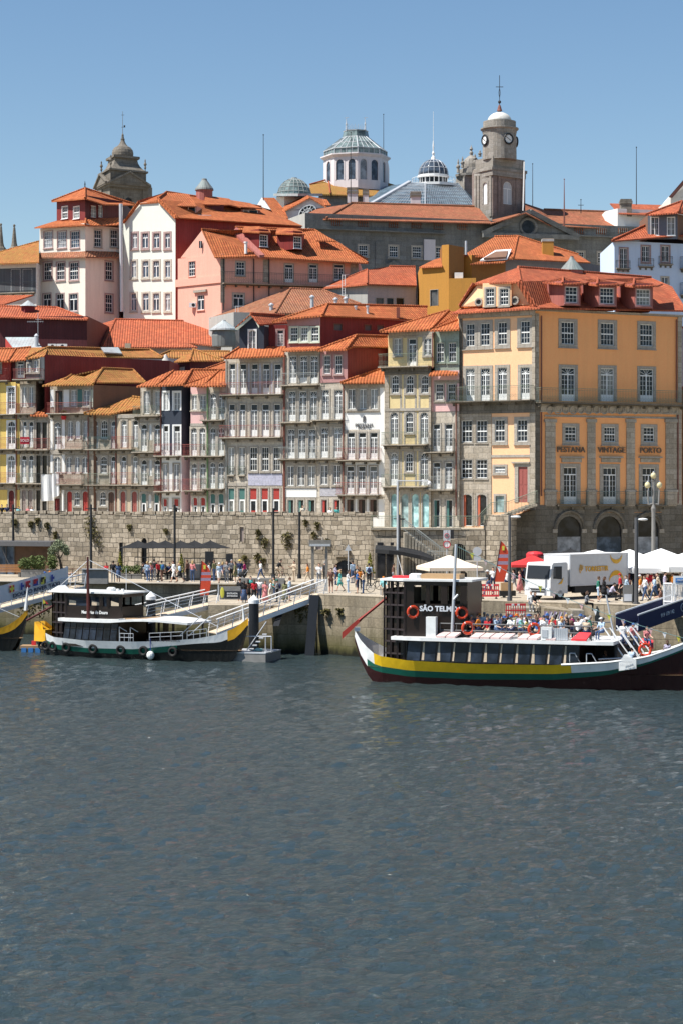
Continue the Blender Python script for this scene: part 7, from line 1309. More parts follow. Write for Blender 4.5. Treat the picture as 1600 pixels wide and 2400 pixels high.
t = thing('ticket_sign', 'blue and white ticket sign board at the right edge', 'sign', g3(1596, 129.4, ZQ)); c0 = g3(1597, 129.3, zat(1360, 129.3)); m = MB('white_paint'); m.box(c0, (1.1, .08, .55)); m.tube(c0-Vector((.5, 0, .25)), c0-Vector((.5, 0, 2.4)), .04, 5); m.use('blue_sign'); m.box(c0+Vector((.05, -.05, 0)), (.95, .03, .28)); obj('board', m, t); text('CRUZEIROS', .15, 'white_paint', t, c0+Vector((.05, -.08, 0)), 0)
t = thing('sign_board', 'grey rounded notice board standing left of the right hand lamp post', 'board', g3(1470, 133.5, ZQ)); c0 = g3(1470, 133.4, ZQ); m = MB('concrete_grey'); m.box(c0+Vector((0, 0, .65)), (.62, .12, 1.15)); m.use('iron'); m.box(c0+Vector((.38, .1, .65)), (.18, .3, 1.25)); m.use('banner_cloth'); m.box(c0+Vector((0, -.07, .4)), (.5, .02, .45)); obj('board', m, t)
m = MB('box_card'); m.box(g3(1186, 141, ZQ+.75), (.8, .6, .55)); m.use('rubber'); m.box(g3(1188, 141, ZQ+.3), (1.1, .7, .35)); m.tube(g3(1180, 140.6, ZQ+.12), g3(1180, 140.8, ZQ+.12), .12, 10); m.tube(g3(1196, 140.6, ZQ+.12), g3(1196, 140.8, ZQ+.12), .12, 10); solo('hand_cart', m, 'black hand cart loaded with a cardboard box beside the dark lamp post', 'cart', g3(1186, 141, ZQ))
t = thing('laundry', 'large white sheets hung out to dry from a house balcony', 'laundry', wd(118, 1130, 7)); Yl = YF(118)-1.; m = MB('white_cloth'); N_ = 8
for (xa, xb, yt, yb, o) in ((97, 126, 1112, 1175, 0), (123, 139, 1110, 1167, .15)):
 pv = None
 for k in range(N_+1):
  f = k/N_; x_ = xa+(xb-xa)*f; w_ = .08*math.sin(f*9+o*20); q = (P(x_, yt, Yl-o+w_*.4), P(x_+1, yb-(6*f if o else 2*f), Yl-o+w_))
  if pv: m.quad(pv[0], q[0], q[1], pv[1]); m.quad(q[0]+Vector((0, .03, 0)), pv[0]+Vector((0, .03, 0)), pv[1]+Vector((0, .03, 0)), q[1]+Vector((0, .03, 0)))
  pv = q
obj('sheet', m, t); m = MB('iron'); m.tube(P(92, 1111, Yl), P(142, 1109, Yl), .02, 4)
for x_ in (94, 140): m.tube(P(x_, 1110, Yl), P(x_, 1110, Yl+1.2), .02, 4)
obj('line', m, t)
m = MB('red_flag'); Yb = YF(58)-.95; p0, p1 = P(48, 1041, Yb), P(70, 1024, Yb); m.box((p0+p1)/2, (p1.x-p0.x, .03, p1.z-p0.z)); t = solo('sold_banner', m, 'red sold banner on the balcony of the grey stone house', 'banner', p0); text('SOLD', .33, 'white_paint', t, (p0+p1)/2+Vector((0, -.03, 0)), 0)
m = MB('foliage'); c0 = P(150, 965, YF(150)-.7); leaves(m, c0+Vector((0, 0, -.1)), (.35, .25, .35), 130, .09, rl); m.use('red_cloth'); m.lathe([(.2, -.75), (.26, -.4)], c0, 8); solo('potted_plant', m, 'leafy plant in a red pot on the top balcony under the ochre roof', 'plant', c0)
t = thing('lorry', 'white box lorry with yellow crescents and lettering, parked on the quay', 'lorry', g3(1285, 137.6, ZQ)); o0 = g3(1288, 137.4, ZQ); rz = math.radians(42); M3 = Matrix.Rotation(rz, 3, 'Z')
q = lambda x, y, z: o0+M3 @ Vector((x, y, z))      # x back along the lorry, y across (0 = near side), z up
def bx(m, x0, x1, y0, y1, z0, z1): m.box(q((x0+x1)/2, (y0+y1)/2, (z0+z1)/2), (x1-x0, y1-y0, z1-z0), rz)
m = MB('truck_white'); m.prism([q(.02, 0, .42), q(1.75, 0, .42), q(1.75, 0, 2.4), q(1.6, 0, 2.52), q(.32, 0, 2.5), q(.2, 0, 2.38), q(.04, 0, 1.4)], M3 @ Vector((0, 2.3, 0))); bx(m, -.02, .3, -.02, 2.32, .3, .62); obj('cab', m, t)
m = MB('glass_black'); m.prism([q(.05, .15, 1.42), q(.05, 2.15, 1.42), q(.19, 2.15, 2.3), q(.19, .15, 2.3)], M3 @ Vector((-.04, 0, .0))); obj('windscreen', m, t); m = MB('glass_black'); m.prism([q(.3, -.02, 1.45), q(1.15, -.02, 1.38), q(1.15, -.02, 2.25), q(.4, -.02, 2.25)], M3 @ Vector((0, .03, 0))); obj('side_window', m, t)
m = MB('iron'); bx(m, .06, .12, .35, 1.95, .95, 1.15); bx(m, -.04, .1, .5, 1.8, .5, .6); bx(m, -.05, .1, .5, 1.8, .68, .76); obj('grille', m, t)
for y_ in (.2, 2.1): m = MB('banner_cloth'); bx(m, -.05, .1, y_-.17, y_+.17, .66, .84); obj('headlight', m, t)
for y_ in (-.2, 2.45): m = MB('iron'); bx(m, .2, .3, y_-.1, y_+.1, 1.6, 2.1); m.tube(q(.3, y_, 2.1), q(.5, max(0, min(2.3, y_)), 2.2), .02, 4); obj('mirror', m, t)
m = MB('truck_white'); bx(m, 2.0, 8.0, 0, 2.4, .95, 2.98); bx(m, 1.98, 8.02, -.02, 2.42, 2.98, 3.04); m.use('galv'); bx(m, 1.97, 2.07, -.03, .07, .9, 3.05); bx(m, 7.93, 8.03, -.03, .07, .9, 3.05); bx(m, 1.97, 8.03, -.03, .05, .88, .98); obj('box_body', m, t)
m = MB('iron'); bx(m, .3, 7.9, .5, 1.9, .5, .9); bx(m, 2.6, 4.6, .1, .4, .4, .85); bx(m, 6.6, 7.9, .05, .1, .45, .85); obj('chassis', m, t)
for x_ in (1.0, 6.0):
 for y_ in (.18, 2.1): m = MB('rubber'); m.tube(q(x_, y_-.16, .42), q(x_, y_+.16, .42), .42, 18); w_ = obj('wheel', m, t); m = MB('banner_cloth'); m.tube(q(x_, y_-.18, .42), q(x_, y_-.15, .42), .24, 12); obj('rim', m, w_)
text('TORRESTIR', .48, 'logo_yellow', t, q(4.7, -.03, 2.0), rz, 'side_lettering', .01, bold=.012, sx=1.0); m = MB('logo_yellow')
def cres(cx, cz, ro, a0, a1, up):
 pts = [q(cx+ro*math.cos(a), -.03, cz+ro*math.sin(a)) for a in [a0+(a1-a0)*k/12 for k in range(13)]]; inn = [q(cx+ro*.95*math.cos(a), -.03, cz+ro*.55*math.sin(a)-(0 if up else 0)) for a in [a1+(a0-a1)*k/12 for k in range(13)]]
 for k in range(12): m.prism([pts[k], pts[k+1], inn[11-k], inn[12-k]], M3 @ Vector((0, -.01, 0)))
cres(6.75, 2.93, .62, math.pi, 2*math.pi, True); obj('logo', m, t); m = MB('logo_yellow'); cres(6.75, 1.1, .75, 0, math.pi, False); obj('logo', m, t); m = MB('logo_yellow')
for k, (dx, ht) in enumerate(((0, .75), (.13, .6), (.26, .42))): m.path([q(3.0+dx, -.05, 1.75+.15*k), q(2.92+dx, -.05, 2.0), q(3.02+dx, -.05, 2.15+ht*.25)], .035, 4)
obj('logo', m, t); m = MB('logo_yellow'); m.prism([q(.75, -.03, 1.05), q(1.15, -.03, 1.1), q(1.3, -.03, 1.5), q(1.0, -.03, 1.2)], M3 @ Vector((0, -.01, 0))); obj('logo', m, t)
for nm, c, r_ in (('hull_maroon', (.032, .008, .008), .3), ('hull_black', (.012, .012, .012), .25), ('boat_green', (.010, .11, .075), .3), ('boat_yellow', (.80, .50, .015), .3), ('boat_white', (.80, .81, .80), .3), ('prow_yellow', (.72, .38, .02), .45), ('cabin_brown', (.020, .013, .011), .3), ('lattice_brown', (.035, .024, .023), .4), ('oar_red', (.30, .035, .025), .45), ('mast_maroon', (.10, .025, .022), .4), ('ring_red', (.62, .06, .02), .45), ('tarp_pink', (.62, .47, .45), .7), ('deck_wood', (.34, .22, .12), .7), ('seat_dark', (.03, .03, .035), .6)): paint(nm, c, r_, .26, scale=1.4)
class Frame:
 def __init__(s, px, Y, yaw): s.o = Vector((P(px, HY, Y).x, Y, 0)); s.rz = yaw; s.m = Matrix.Rotation(yaw, 3, 'Z')
 def __call__(s, x, y, z): return s.o+s.m @ Vector((x, y, z))          # x to the bow, y to the far side, z up
 def box(s, mb, x0, x1, y0, y1, z0, z1): mb.box(s((x0+x1)/2, (y0+y1)/2, (z0+z1)/2), (abs(x1-x0), abs(y1-y0), abs(z1-z0)), s.rz)
def interp(tab, x):
 for (xa, a), (xb, b) in zip(tab, tab[1:]):
  if x <= xb: return a+(b-a)*max(0, (x-xa))/(xb-xa)
 return tab[-1][1]
def hull(fr, parent, L, beam, levels, mats, deck_z, deck_mat='deck_wood', n_=40, x0=0.):
 """lofted hull; levels: tables of heights over length, bottom to top; one band of colour between two levels"""
 xs_ = [x0+(L-x0)*i/n_ for i in range(n_+1)]
 def hb(x, f): return max(.03, interp(beam, x)*(.55+.45*min(1., f))*(1 if True else 1))
 mb = MB()
 top = levels[-1]
 for s_ in (-1, 1):
  for lv, (la, lb) in enumerate(zip(levels, levels[1:])):
   for xa, xb in zip(xs_, xs_[1:]):
    pa = []
    mid = (xa+xb)/2; mt = mats[lv](mid) if callable(mats[lv]) else mats[lv]; mb.use(mt)
    def pt(x, tab): z = interp(tab, x); zt = interp(top, x); f = .35+.65*max(0, z+.5)/(zt+.5); return fr(x, s_*hb(x, f), z)
    mb.quad(pt(xa, la), pt(xb, la), pt(xb, lb), pt(xa, lb))
 h_ = obj('hull', mb, parent)
 d = MB(deck_mat)
 for xa, xb in zip(xs_[2:-2], xs_[3:-1]):
  za, zb = min(deck_z, interp(top, xa)-.15), min(deck_z, interp(top, xb)-.15); d.quad(fr(xa, -hb(xa, .8), za), fr(xb, -hb(xb, .8), zb), fr(xb, hb(xb, .8), zb), fr(xa, hb(xa, .8), za))
 obj('deck', d, parent)
 g = MB('boat_white')
 return h_, hb, xs_
def ring(c, parent, axis=(.2, -1, 0), name='life_ring', R_=.3, lab=None):
 m = MB('ring_red'); m.torus(c, R_, .085, axis, 18, 8); m.use('boat_white'); q = Vector((0, 0, 1)).rotation_difference(Vector(axis))
 for k in range(4): a = math.pi/4+k*math.pi/2; m.blob(Vector(c)+q @ Vector((R_*math.cos(a), R_*math.sin(a), 0)), (.06, .095, .095), 6, 4)
 return obj(name, m, parent)
fr = Frame(832, 126.5, math.radians(-19)); B1 = thing('tour_boat', 'large dark cabin river boat with yellow and green stripes and a full upper deck', 'boat', fr(0, 0, 0), 'wooden river boats')
L = 22.6
beam = [(0, .12), (.9, 1.05), (2.2, 1.9), (4.5, 2.5), (9, 2.75), (15, 2.6), (18, 2.15), (20.3, 1.3), (22, .4), (22.6, .05)]
top = [(0, 3.0), (.5, 2.5), (1.3, 1.95), (1.9, 1.62), (4, 1.42), (8, 1.34), (13, 1.40), (16.2, 1.62), (18.4, 1.95), (20.2, 2.6), (21.6, 3.4), (22.6, 4.2)]
ytab = [(0, 2.85), (.5, 2.0), (1.2, 1.25), (1.9, .98), (4, .80), (8, .76), (13, .86), (16.2, 1.12), (18.4, 1.62), (20.2, 2.3), (21.6, 3.05), (22.6, 3.8)]
gtab = [(0, 2.6), (.6, 1.45), (1.2, .8), (1.9, .6), (4, .42), (8, .38), (13, .5), (16.2, .86), (18.4, 1.5), (20.2, 2.2), (21.6, 2.95), (22.6, 3.7)]
bot = [(0, 2.3), (.8, .7), (1.6, -.2), (2.4, -.5), (20.6, -.5), (21.6, .5), (22.4, 2.6), (22.6, 3.4)]
hu, hb, xs_ = hull(fr, B1, L, beam, [bot, gtab, ytab, top], ['hull_maroon', lambda x: 'boat_white' if x < 1.0 else 'boat_green', lambda x: 'boat_white' if x < 1.55 or x > 13.9 else 'boat_yellow'], .9)
m = MB('boat_white');
for xa, xb in zip(xs_, xs_[1:]):
 if xa > 13.2:
  for s_ in (-1, 1): m.tube(fr(xa, s_*hb(xa, 1), interp(top, xa)), fr(xb, s_*hb(xb, 1), interp(top, xb)), .07, 5)
obj('gunwale', m, B1)
m = MB('boat_white'); pl = [fr(16.9, -hb(16.9, 1)-.05, 1.15), fr(17.9, -hb(17.9, 1)-.1, 1.3), fr(17.9, -hb(17.9, 1)-.1, 1.8), fr(17.6, -hb(17.6, 1)-.1, 1.95), fr(17.45, -hb(17.5, 1)-.06, 2.12), fr(17.2, -hb(17.2, 1)-.06, 2.1), fr(17.1, -hb(17.1, 1)-.06, 1.9), fr(16.9, -hb(16.9, 1)-.05, 1.75)]; m.prism(pl, fr.m @ Vector((0, .06, 0))); np_ = obj('name_board', m, B1)
text('DOURO', .15, 'galv', B1, fr(17.4, -hb(17.4, 1)-.16, 1.68), fr.rz+.2, 'board_lettering', .005); text('SÃO TELMO', .15, 'galv', B1, fr(17.4, -hb(17.4, 1)-.16, 1.48), fr.rz+.2, 'board_lettering', .005)
x0, x1 = 3.9, 14.5; zb, zt = 1.35, 2.62; m = MB('cabin_brown');
def yw(x): return min(2.36, interp(beam, x)*.9)
N_ = 11
for s_ in (-1, 1):
 for k in range(N_):
  xa, xb = x0+(x1-x0)*k/N_, x0+(x1-x0)*(k+1)/N_; m.quad(fr(xa, s_*yw(xa), zb-.15), fr(xb, s_*yw(xb), zb-.15), fr(xb+.1, s_*(yw(xb)-.1), zt), fr(xa+.1, s_*(yw(xa)-.1), zt))
m.quad(fr(x0, -yw(x0), zb-.5), fr(x0, yw(x0), zb-.5), fr(x0+.1, yw(x0), zt), fr(x0+.1, -yw(x0), zt)); m.quad(fr(x1, -yw(x1), zb-.5), fr(x1, yw(x1), zb-.5), fr(x1+.1, yw(x1), zt), fr(x1+.1, -yw(x1), zt)); obj('cabin', m, B1)
for s_ in (-1, 1):
 for k in range(N_):
  xa, xb = x0+(x1-x0)*k/N_+.07, x0+(x1-x0)*(k+1)/N_-.05; o = s_*.03; m = MB('boat_glass'); m.prism([fr(xa, s_*yw(xa)+o, zb+.06), fr(xb, s_*yw(xb)+o, zb+.06), fr(xb+.1, s_*(yw(xb)-.1)+o, zt-.06), fr(xa+.1, s_*(yw(xa)-.1)+o, zt-.06)], fr.m @ Vector((0, -s_*.02, 0))); w_ = obj('window', m, B1)
  if s_ < 0 and k: m = MB('tan_wall'); m.prism([fr(xa+.02, -yw(xa)-.055, zb+.1), fr(xa+.12+.05*(k % 3), -yw(xa)-.055, zb+.1), fr(xa+.2, -yw(xa)+.045, zt-.1), fr(xa+.12, -yw(xa)+.045, zt-.1)], fr.m @ Vector((0, .012, 0))); obj('curtain', m, w_)
m = MB('boat_white')
N2 = 14; xa0, xb0 = 3.0, 16.6
for k in range(N2):
 xa, xb = xa0+(xb0-xa0)*k/N2, xa0+(xb0-xa0)*(k+1)/N2; ya, yb_ = min(2.62, interp(beam, xa)+.1), min(2.62, interp(beam, xb)+.1); m.mats = ['boat_white', 'deck_wood']; m.cur = 0
 p = [fr(xa, -ya, zt), fr(xb, -yb_, zt), fr(xb, yb_, zt), fr(xa, ya, zt)]; m.prism(p, (0, 0, .2))
obj('upper_deck', m, B1)
hw = MB('cabin_brown'); z0, z1 = 1.2, 6.15
ring_ = [(3.75, -1.75), (7.6, -1.55), (7.6, 1.55), (3.75, 1.75), (2.3, 1.2), (2.3, -1.2)]
ca = lambda x, y, z: fr(x, y*(1 if z < 3 else 1.04), z)
for i, ((xa, ya), (xb, yb_)) in enumerate(zip(ring_, ring_[1:]+ring_[:1])):
 if i in (0, 2): hw.quad(ca(xa, ya, z0+1.2), ca(xb, yb_, z0+1.2), ca(xb+.0, yb_, z1-1.35), ca(xa, ya, z1-1.35)); hw.quad(ca(xa, ya, z1-.25), ca(xb, yb_, z1-.25), ca(xb, yb_, z1), ca(xa, ya, z1))
 if i in (1, 2): hw.quad(ca(xa, ya, z0+1.2), ca(xb, yb_, z0+1.2), ca(xb, yb_, z1), ca(xa, ya, z1))  # far side filled in solid, added so the interior reads dark
hw.poly([ca(x, y, z0+1.25) for x, y in ring_])
for s_ in (-1, 1):
 for xa, xb in ((3.75, 4.3), (5.05, 5.3), (6.0, 6.4), (7.2, 7.6)): hw.prism([ca(xa, s_*1.74, z1-1.35), ca(xb, s_*1.68, z1-1.35), ca(xb, s_*1.68, z1-.25), ca(xa, s_*1.74, z1-.25)], fr.m @ Vector((0, -s_*.06, 0)))
 hw.prism([ca(3.75, s_*1.75, z0-.2), ca(4.3, s_*1.75, z0-.2), ca(4.3, s_*1.75, z0+1.3), ca(3.75, s_*1.75, z0+1.3)], fr.m @ Vector((0, -s_*.06, 0)))
obj('steering_house', hw, B1)
m = MB('tan_wall');
for xa, xb in ((3.95, 4.7), (5.05, 5.7), (6.2, 6.95)): m.prism([ca(xa, .9, z1-1.3), ca(xb, .9, z1-1.3), ca(xb, .9, z1-.3), ca(xa, .9, z1-.3)], fr.m @ Vector((0, .05, 0)))
obj('far_view_panel', m, B1)  # tan panels paint in the bright view through the far windows
lt = MB('lattice_brown')
faces = [((2.3, -1.2), (3.75, -1.75)), ((2.3, 1.2), (2.3, -1.2)), ((3.75, 1.75), (2.3, 1.2))]
for (xa, ya), (xb, yb_) in faces:
 for k in range(4): f = k/3; x, y = xa+(xb-xa)*f, ya+(yb_-ya)*f; lt.tube(fr(x*.98+.0, y, .95), ca(x, y, z1), .085, 4)
 for k in range(8): z = 1.0+(z1-1.0)*k/7; lt.tube(ca(xa, ya, z), ca(xb, yb_, z), .075 if k < 7 else .1, 4)
 lt.use('cabin_brown'); lt.quad(*(fr(x*.97+.12, y*.96, z) for x, y, z in ((xa, ya, 1.0), (xb, yb_, 1.0), (xb, yb_, z1-.5), (xa, ya, z1-.5)))); lt.use('lattice_brown')
obj('lattice', lt, B1)
m = MB('boat_white'); m.prism([ca(x, y, z1) for x, y in ((2.05, -1.35), (3.7, -1.95), (7.95, -1.75), (7.95, 1.75), (3.7, 1.95), (2.05, 1.35))], (0, 0, .12)); obj('house_roof', m, B1)
m = MB('red_plastic'); fr.box(m, 2.6, 4.1, -.7, .2, z1+.12, z1+.26); m.use('box_card'); fr.box(m, 4.5, 6.9, -.9, .3, z1+.12, z1+.4); m.use('boat_white'); m.lathe([(.42, z1+.1), (.42, z1+.35), (.3, z1+.42)], fr(4.1, -.6, 0), 12); obj('roof_locker', m, B1)
text('SÃO TELMO', .43, 'banner_cloth', B1, ca(5.85, -1.72, 4.5), fr.rz+.05, 'name_lettering', .01, bold=.014)
for x in (4.3, 7.3): ring(ca(x, -1.82 if x < 5 else -1.7, 4.3), B1, (.25, -1, 0), R_=.32)
m = MB('galv'); pm = fr(6.75, -2.0, 0); m.tube(pm+Vector((0, 0, 2.8)), pm+Vector((.25, 0, 8.4)), .1, 8, .08); m.use('boat_white'); m.tube(pm+Vector((.1, -.1, 5.1)), pm+Vector((.35, -.15, 5.4)), .06, 5); obj('mast', m, B1)
m = MB('boat_white'); m.tube(fr(3.2, -.3, z1+.2), fr(2.8, -.3, z1+1.5), .025, 4); obj('antenna', m, B1)
m = MB('boat_white'); fr.box(m, 5.25, 5.85, -2.4, -1.95, 2.82, 4.05); m.use('iron');
for z in (3.2, 3.75): m.torus(fr(5.24, -2.18, z), .2, .03, fr.m @ Vector((-1, 0, 0)), 12, 4)
obj('air_conditioner', m, B1); m = MB('boat_white'); fr.box(m, 12.3, 12.95, -2.5, -2.05, 2.85, 3.6); m.use('galv'); fr.box(m, 12.38, 12.72, -2.53, -2.5, 3.0, 3.45); obj('air_conditioner', m, B1)
for xa, num in ((5.9, 2), (8.0, 4), (10.9, 2), (12.6, 1)):
 for k in range(num): m = MB('tarp_pink'); x = xa+k*.62; m.prism([fr(x, -2.5, 2.83), fr(x+.55, -2.5, 2.83), fr(x+.8, -2.05, 3.06), fr(x+.25, -2.05, 3.06)], (0, 0, .1)); obj('folded_cover', m, B1)
m = MB('sign_metal')
def rail(xa, xb, y_, zs_, posts, r=.045):
 for z in zs_: m.tube(fr(xa, y_, z), fr(xb, y_, z), r, 5)
 for k in range(posts+1): x = xa+(xb-xa)*k/posts; m.tube(fr(x, y_, 2.8), fr(x, y_, zs_[-1]), .03, 5)
rail(6.0, 15.2, -1.95, (3.25, 3.65), 9); rail(5.4, 15.5, 2.4, (3.25, 3.65), 9); obj('rail', m, B1)
m = MB('galv'); fr.box(m, 13.05, 13.9, -2.4, -2.35, 2.85, 3.55);
for k in range(8): fr.box(m, 13.07+k*.11, 13.11+k*.11, -2.42, -2.36, 2.85, 3.55)
obj('louvre_panel', m, B1)
for x, y in ((7.75, -2.05), (11.8, -2.05)): ring(fr(x, y, 3.42), B1, (.2, -1, 0), R_=.33)
ring(fr(18.3, -1.65, 2.35), B1, (.2, -1, .1), R_=.34)
m = MB('red_plastic'); m.prism([fr(14.1, -2.45, 2.84), fr(15.0, -2.45, 2.84), fr(15.2, -2.0, 3.2), fr(14.5, -2.0, 3.22)], (0, 0, .1)); obj('red_cover', m, B1); m = MB('red_plastic'); m.prism([fr(17.4, 1.2, 2.3), fr(18.3, 1.0, 2.2), fr(18.2, 1.5, 2.6), fr(17.5, 1.6, 2.7)], (0, 0, .1)); obj('red_cover', m, B1)
m = MB('oar_red'); p0, p1 = fr(2.3, -.1, 5.2), fr(-.75, -.3, 2.75); m.tube(p0, p1.lerp(p0, .35), .09, 6); m.prism([p1+Vector((0, 0, .1)), p1.lerp(p0, .42)+Vector((0, 0, .13)), p1.lerp(p0, .42)-Vector((0, 0, .13)), p1-Vector((0, 0, .32))], (0, .08, 0)); m.use('boat_white'); m.box(fr(.12, 0, 3.05), (.35, .3, .25)); obj('steering_oar', m, B1)
m = MB('iron'); fr.box(m, 14.0, 17.2, 2.2, 2.3, .9, 2.6); obj('cabin_panel', m, B1); m = MB('iron'); fr.box(m, 16.5, 16.65, -1.6, 1.6, .9, 2.6); obj('cabin_panel', m, B1); m = MB('cabin_brown')
for k in range(7): fr.box(m, 16.6+.22*k, 17.0+.22*k, -.6, .8, 2.5-.24*k, 2.55-.24*k)
obj('bow_stair', m, B1)
m = MB('galv')
for x in (14.0, 15.0): m.path([fr(x, -2.35, 1.0), fr(x, -2.35, 2.1), fr(x+.3, -2.35, 2.1), fr(x+.9, -2.2, 1.0)], .03, 5)
m.tube(fr(15.6, -1.9, 1.75), fr(17.2, -1.6, 1.85), .05, 5); obj('boarding_rail', m, B1)
for k in range(6): m = MB('boat_white'); x = 15.75+.32*k; y = -1.35+.42*(k % 3); m.tube(fr(x, y, 3.65-.1*(k % 2)), fr(x+1.45, y-.1, 1.6), .045, 5); obj('white_rod', m, B1)
m = MB('galv'); m.tube(fr(16.2, .3, 2.4), fr(15.6, .3, 5.4), .05, 6); m.tube(fr(15.5, .3, 5.4), fr(15.3, .3, 5.4), .02, 4); obj('flag_staff', m, B1)
t = thing('pennant_line', 'string of small faded pennants slanting from the wheelhouse mast past the bow', 'bunting', fr(6.5, -1.9, 8.3)); a, b_ = pm+Vector((.25, 0, 8.3)), fr(24.5, 1.5, 1.9); m = MB('door_teal'); N_ = 22; pts = [a.lerp(b_, k/N_)-Vector((0, 0, .8*math.sin(math.pi*k/N_))) for k in range(N_+1)]; m.path(pts, .018, 4)
obj('line', m, t)
for k in range(1, N_): m = MB(('white_cloth', 'yellow_flag', 'tarp_pink', 'white_cloth', 'pink_pale')[k % 5]); p = pts[k]; m.prism([p, p+Vector((.26, -.02, -.03)), p+Vector((.16, -.02, -.38))], (0, .012, 0)); obj('pennant', m, t)
fr2 = Frame(102, 146.4, math.radians(-27)); B2 = thing('tour_boat', 'brown cabin river boat with white and green hull moored on the left', 'boat', fr2(0, 0, 0), 'wooden river boats'); fr = fr2
L = 16.8; beam = [(0, .25), (.8, 1.0), (2.2, 1.75), (5, 2.15), (9, 2.2), (12, 1.8), (14.5, 1.05), (16.2, .3), (16.8, .05)]
top = [(0, 2.3), (.6, 1.6), (2, 1.32), (5, 1.2), (9, 1.25), (11.5, 1.36), (13.6, 1.56), (15.0, 1.85), (16.1, 2.35), (16.8, 2.95)]; wt = [(0, 1.7), (.6, 1.1), (2, .8), (5, .66), (9, .72), (11.5, 1.0), (13.6, 1.22), (15.0, 1.3), (16.1, 1.75), (16.8, 2.6)]; gt = [(0, 1.3), (.6, .75), (2, .45), (5, .34), (9, .36), (11.5, .6), (13.6, .95), (15.0, 1.2), (16.1, 1.6), (16.8, 2.5)]; bt_ = [(0, .6), (.6, -.2), (1.4, -.5), (15.2, -.5), (15.9, .2), (16.4, 1.2), (16.8, 2.4)]
hu, hb, xs_ = hull(fr, B2, L, beam, [bt_, gt, wt, top], ['hull_black', lambda x: 'prow_yellow' if x < .7 or x > 15.7 else 'hull_black' if x > 12.2 else 'boat_green', lambda x: 'prow_yellow' if x < .7 or x > 15.4 else 'boat_white'], .75)
m = MB('prow_yellow'); m.prism([fr(-.3, -.7, .9), fr(.95, -1.1, .9), fr(.95, -1.1, 1.75), fr(.3, -.8, 1.7), fr(-.4, -.5, 2.25)], fr.m @ Vector((0, 1.2, 0))); obj('stern_board', m, B2)
m = MB('boat_white'); m.tube(fr(16.5, 0, 2.7), fr(16.4, 0, 3.8), .12, 6, .02); obj('pennant', m, B2); m = MB('oar_red'); m.tube(fr(1.3, 0, 3.6), fr(-1.3, -.2, 2.3), .08, 6); m.mats[0] = 'mast_maroon'; obj('steering_oar', m, B2)
x0, x1 = 2.9, 7.5; zb, zt = 1.25, 2.45; yw = lambda x: min(1.95, interp(beam, x)-.1)
m = MB('cabin_brown'); N_ = 8
for s_ in (-1, 1):
 for k in range(N_): xa, xb = x0+(x1-x0)*k/N_, x0+(x1-x0)*(k+1)/N_; m.quad(fr(xa, s_*yw(xa), zb-.5), fr(xb, s_*yw(xb), zb-.5), fr(xb+.15, s_*(yw(xb)-.05), zt), fr(xa+.15, s_*(yw(xa)-.05), zt))
m.quad(fr(x0, -1.8, .8), fr(x0, 1.8, .8), fr(x0+.1, 1.8, zt), fr(x0+.1, -1.8, zt)); fr.box(m, 7.5, 7.6, -1.7, 1.7, .8, zt); fr.box(m, 9.3, 9.4, 1.2, 1.8, .8, zt+.2); fr.box(m, 7.6, 12.3, 1.75, 1.8, .8, 1.6)
for x in (8.6, 9.8, 11.0, 12.2): fr.box(m, x, x+.12, 1.6, 1.75, .8, zt+.2)
obj('cabin', m, B2)
for k in range(N_): xa, xb = x0+(x1-x0)*k/N_+.05, x0+(x1-x0)*(k+1)/N_-.04; m = MB('boat_glass'); m.prism([fr(xa, -yw(xa)-.03, zb), fr(xb, -yw(xb)-.03, zb), fr(xb+.15, -yw(xb)+.02, zt-.06), fr(xa+.15, -yw(xa)+.02, zt-.06)], fr.m @ Vector((0, .02, 0))); m.use('cabin_brown'); m.tube(fr(xa+.11, -yw(xa)-.04, zt-.4), fr(xb+.11, -yw(xb)-.04, zt-.4), .02, 4); obj('window', m, B2)
m = MB('boat_white'); N_ = 16
for k in range(N_): xa, xb = 2.6+10.4*k/N_, 2.6+10.4*(k+1)/N_; z = lambda x: zt+.02+(.18*math.sin(max(0, (x-7))/6*math.pi)) ; m.prism([fr(xa, -min(2.15, interp(beam, xa)+.1), z(xa)), fr(xb, -min(2.15, interp(beam, xb)+.1), z(xb)), fr(xb, min(2.15, interp(beam, xb)+.1), z(xb)), fr(xa, min(2.15, interp(beam, xa)+.1), z(xa))], (0, 0, .22 if k < 8 else .14))
obj('roof', m, B2); m = MB('deck_wood'); fr.box(m, 4.5, 9.5, -1.3, 1.3, 2.68, 2.78); obj('roof_deck', m, B2)
z0, z1 = .9, 4.45; rg = [(3.0, -1.5), (7.6, -1.35), (7.6, 1.35), (3.0, 1.5), (1.6, 1.1), (1.6, -1.1)]
hw = MB('cabin_brown')
for i, ((xa, ya), (xb, yb_)) in enumerate(zip(rg, rg[1:]+rg[:1])):
 if i < 3: hw.quad(fr(xa, ya, 2.5), fr(xb, yb_, 2.5), fr(xb, yb_, 3.55), fr(xa, ya, 3.55)); hw.quad(fr(xa, ya, 4.2), fr(xb, yb_, 4.2), fr(xb, yb_, z1), fr(xa, ya, z1))
hw.poly([fr(x, y, 2.6) for x, y in rg])
for s_ in (-1, 1):
 for xa, xb in ((3.0, 3.15), (4.75, 4.95), (5.8, 6.05), (6.4, 6.6), (7.4, 7.6)): hw.prism([fr(xa, s_*1.5, 3.55), fr(xb, s_*1.42, 3.55), fr(xb, s_*1.42, 4.2), fr(xa, s_*1.5, 4.2)], fr.m @ Vector((0, -s_*.06, 0)))
obj('steering_house', hw, B2)
m = MB('pane_blue'); m.quad(fr(3.1, -1.4, 3.55), fr(7.5, -1.3, 3.55), fr(7.5, -1.3, 4.2), fr(3.1, -1.4, 4.2)); m.mats[0] = 'boat_glass'; m.use('tan_wall');
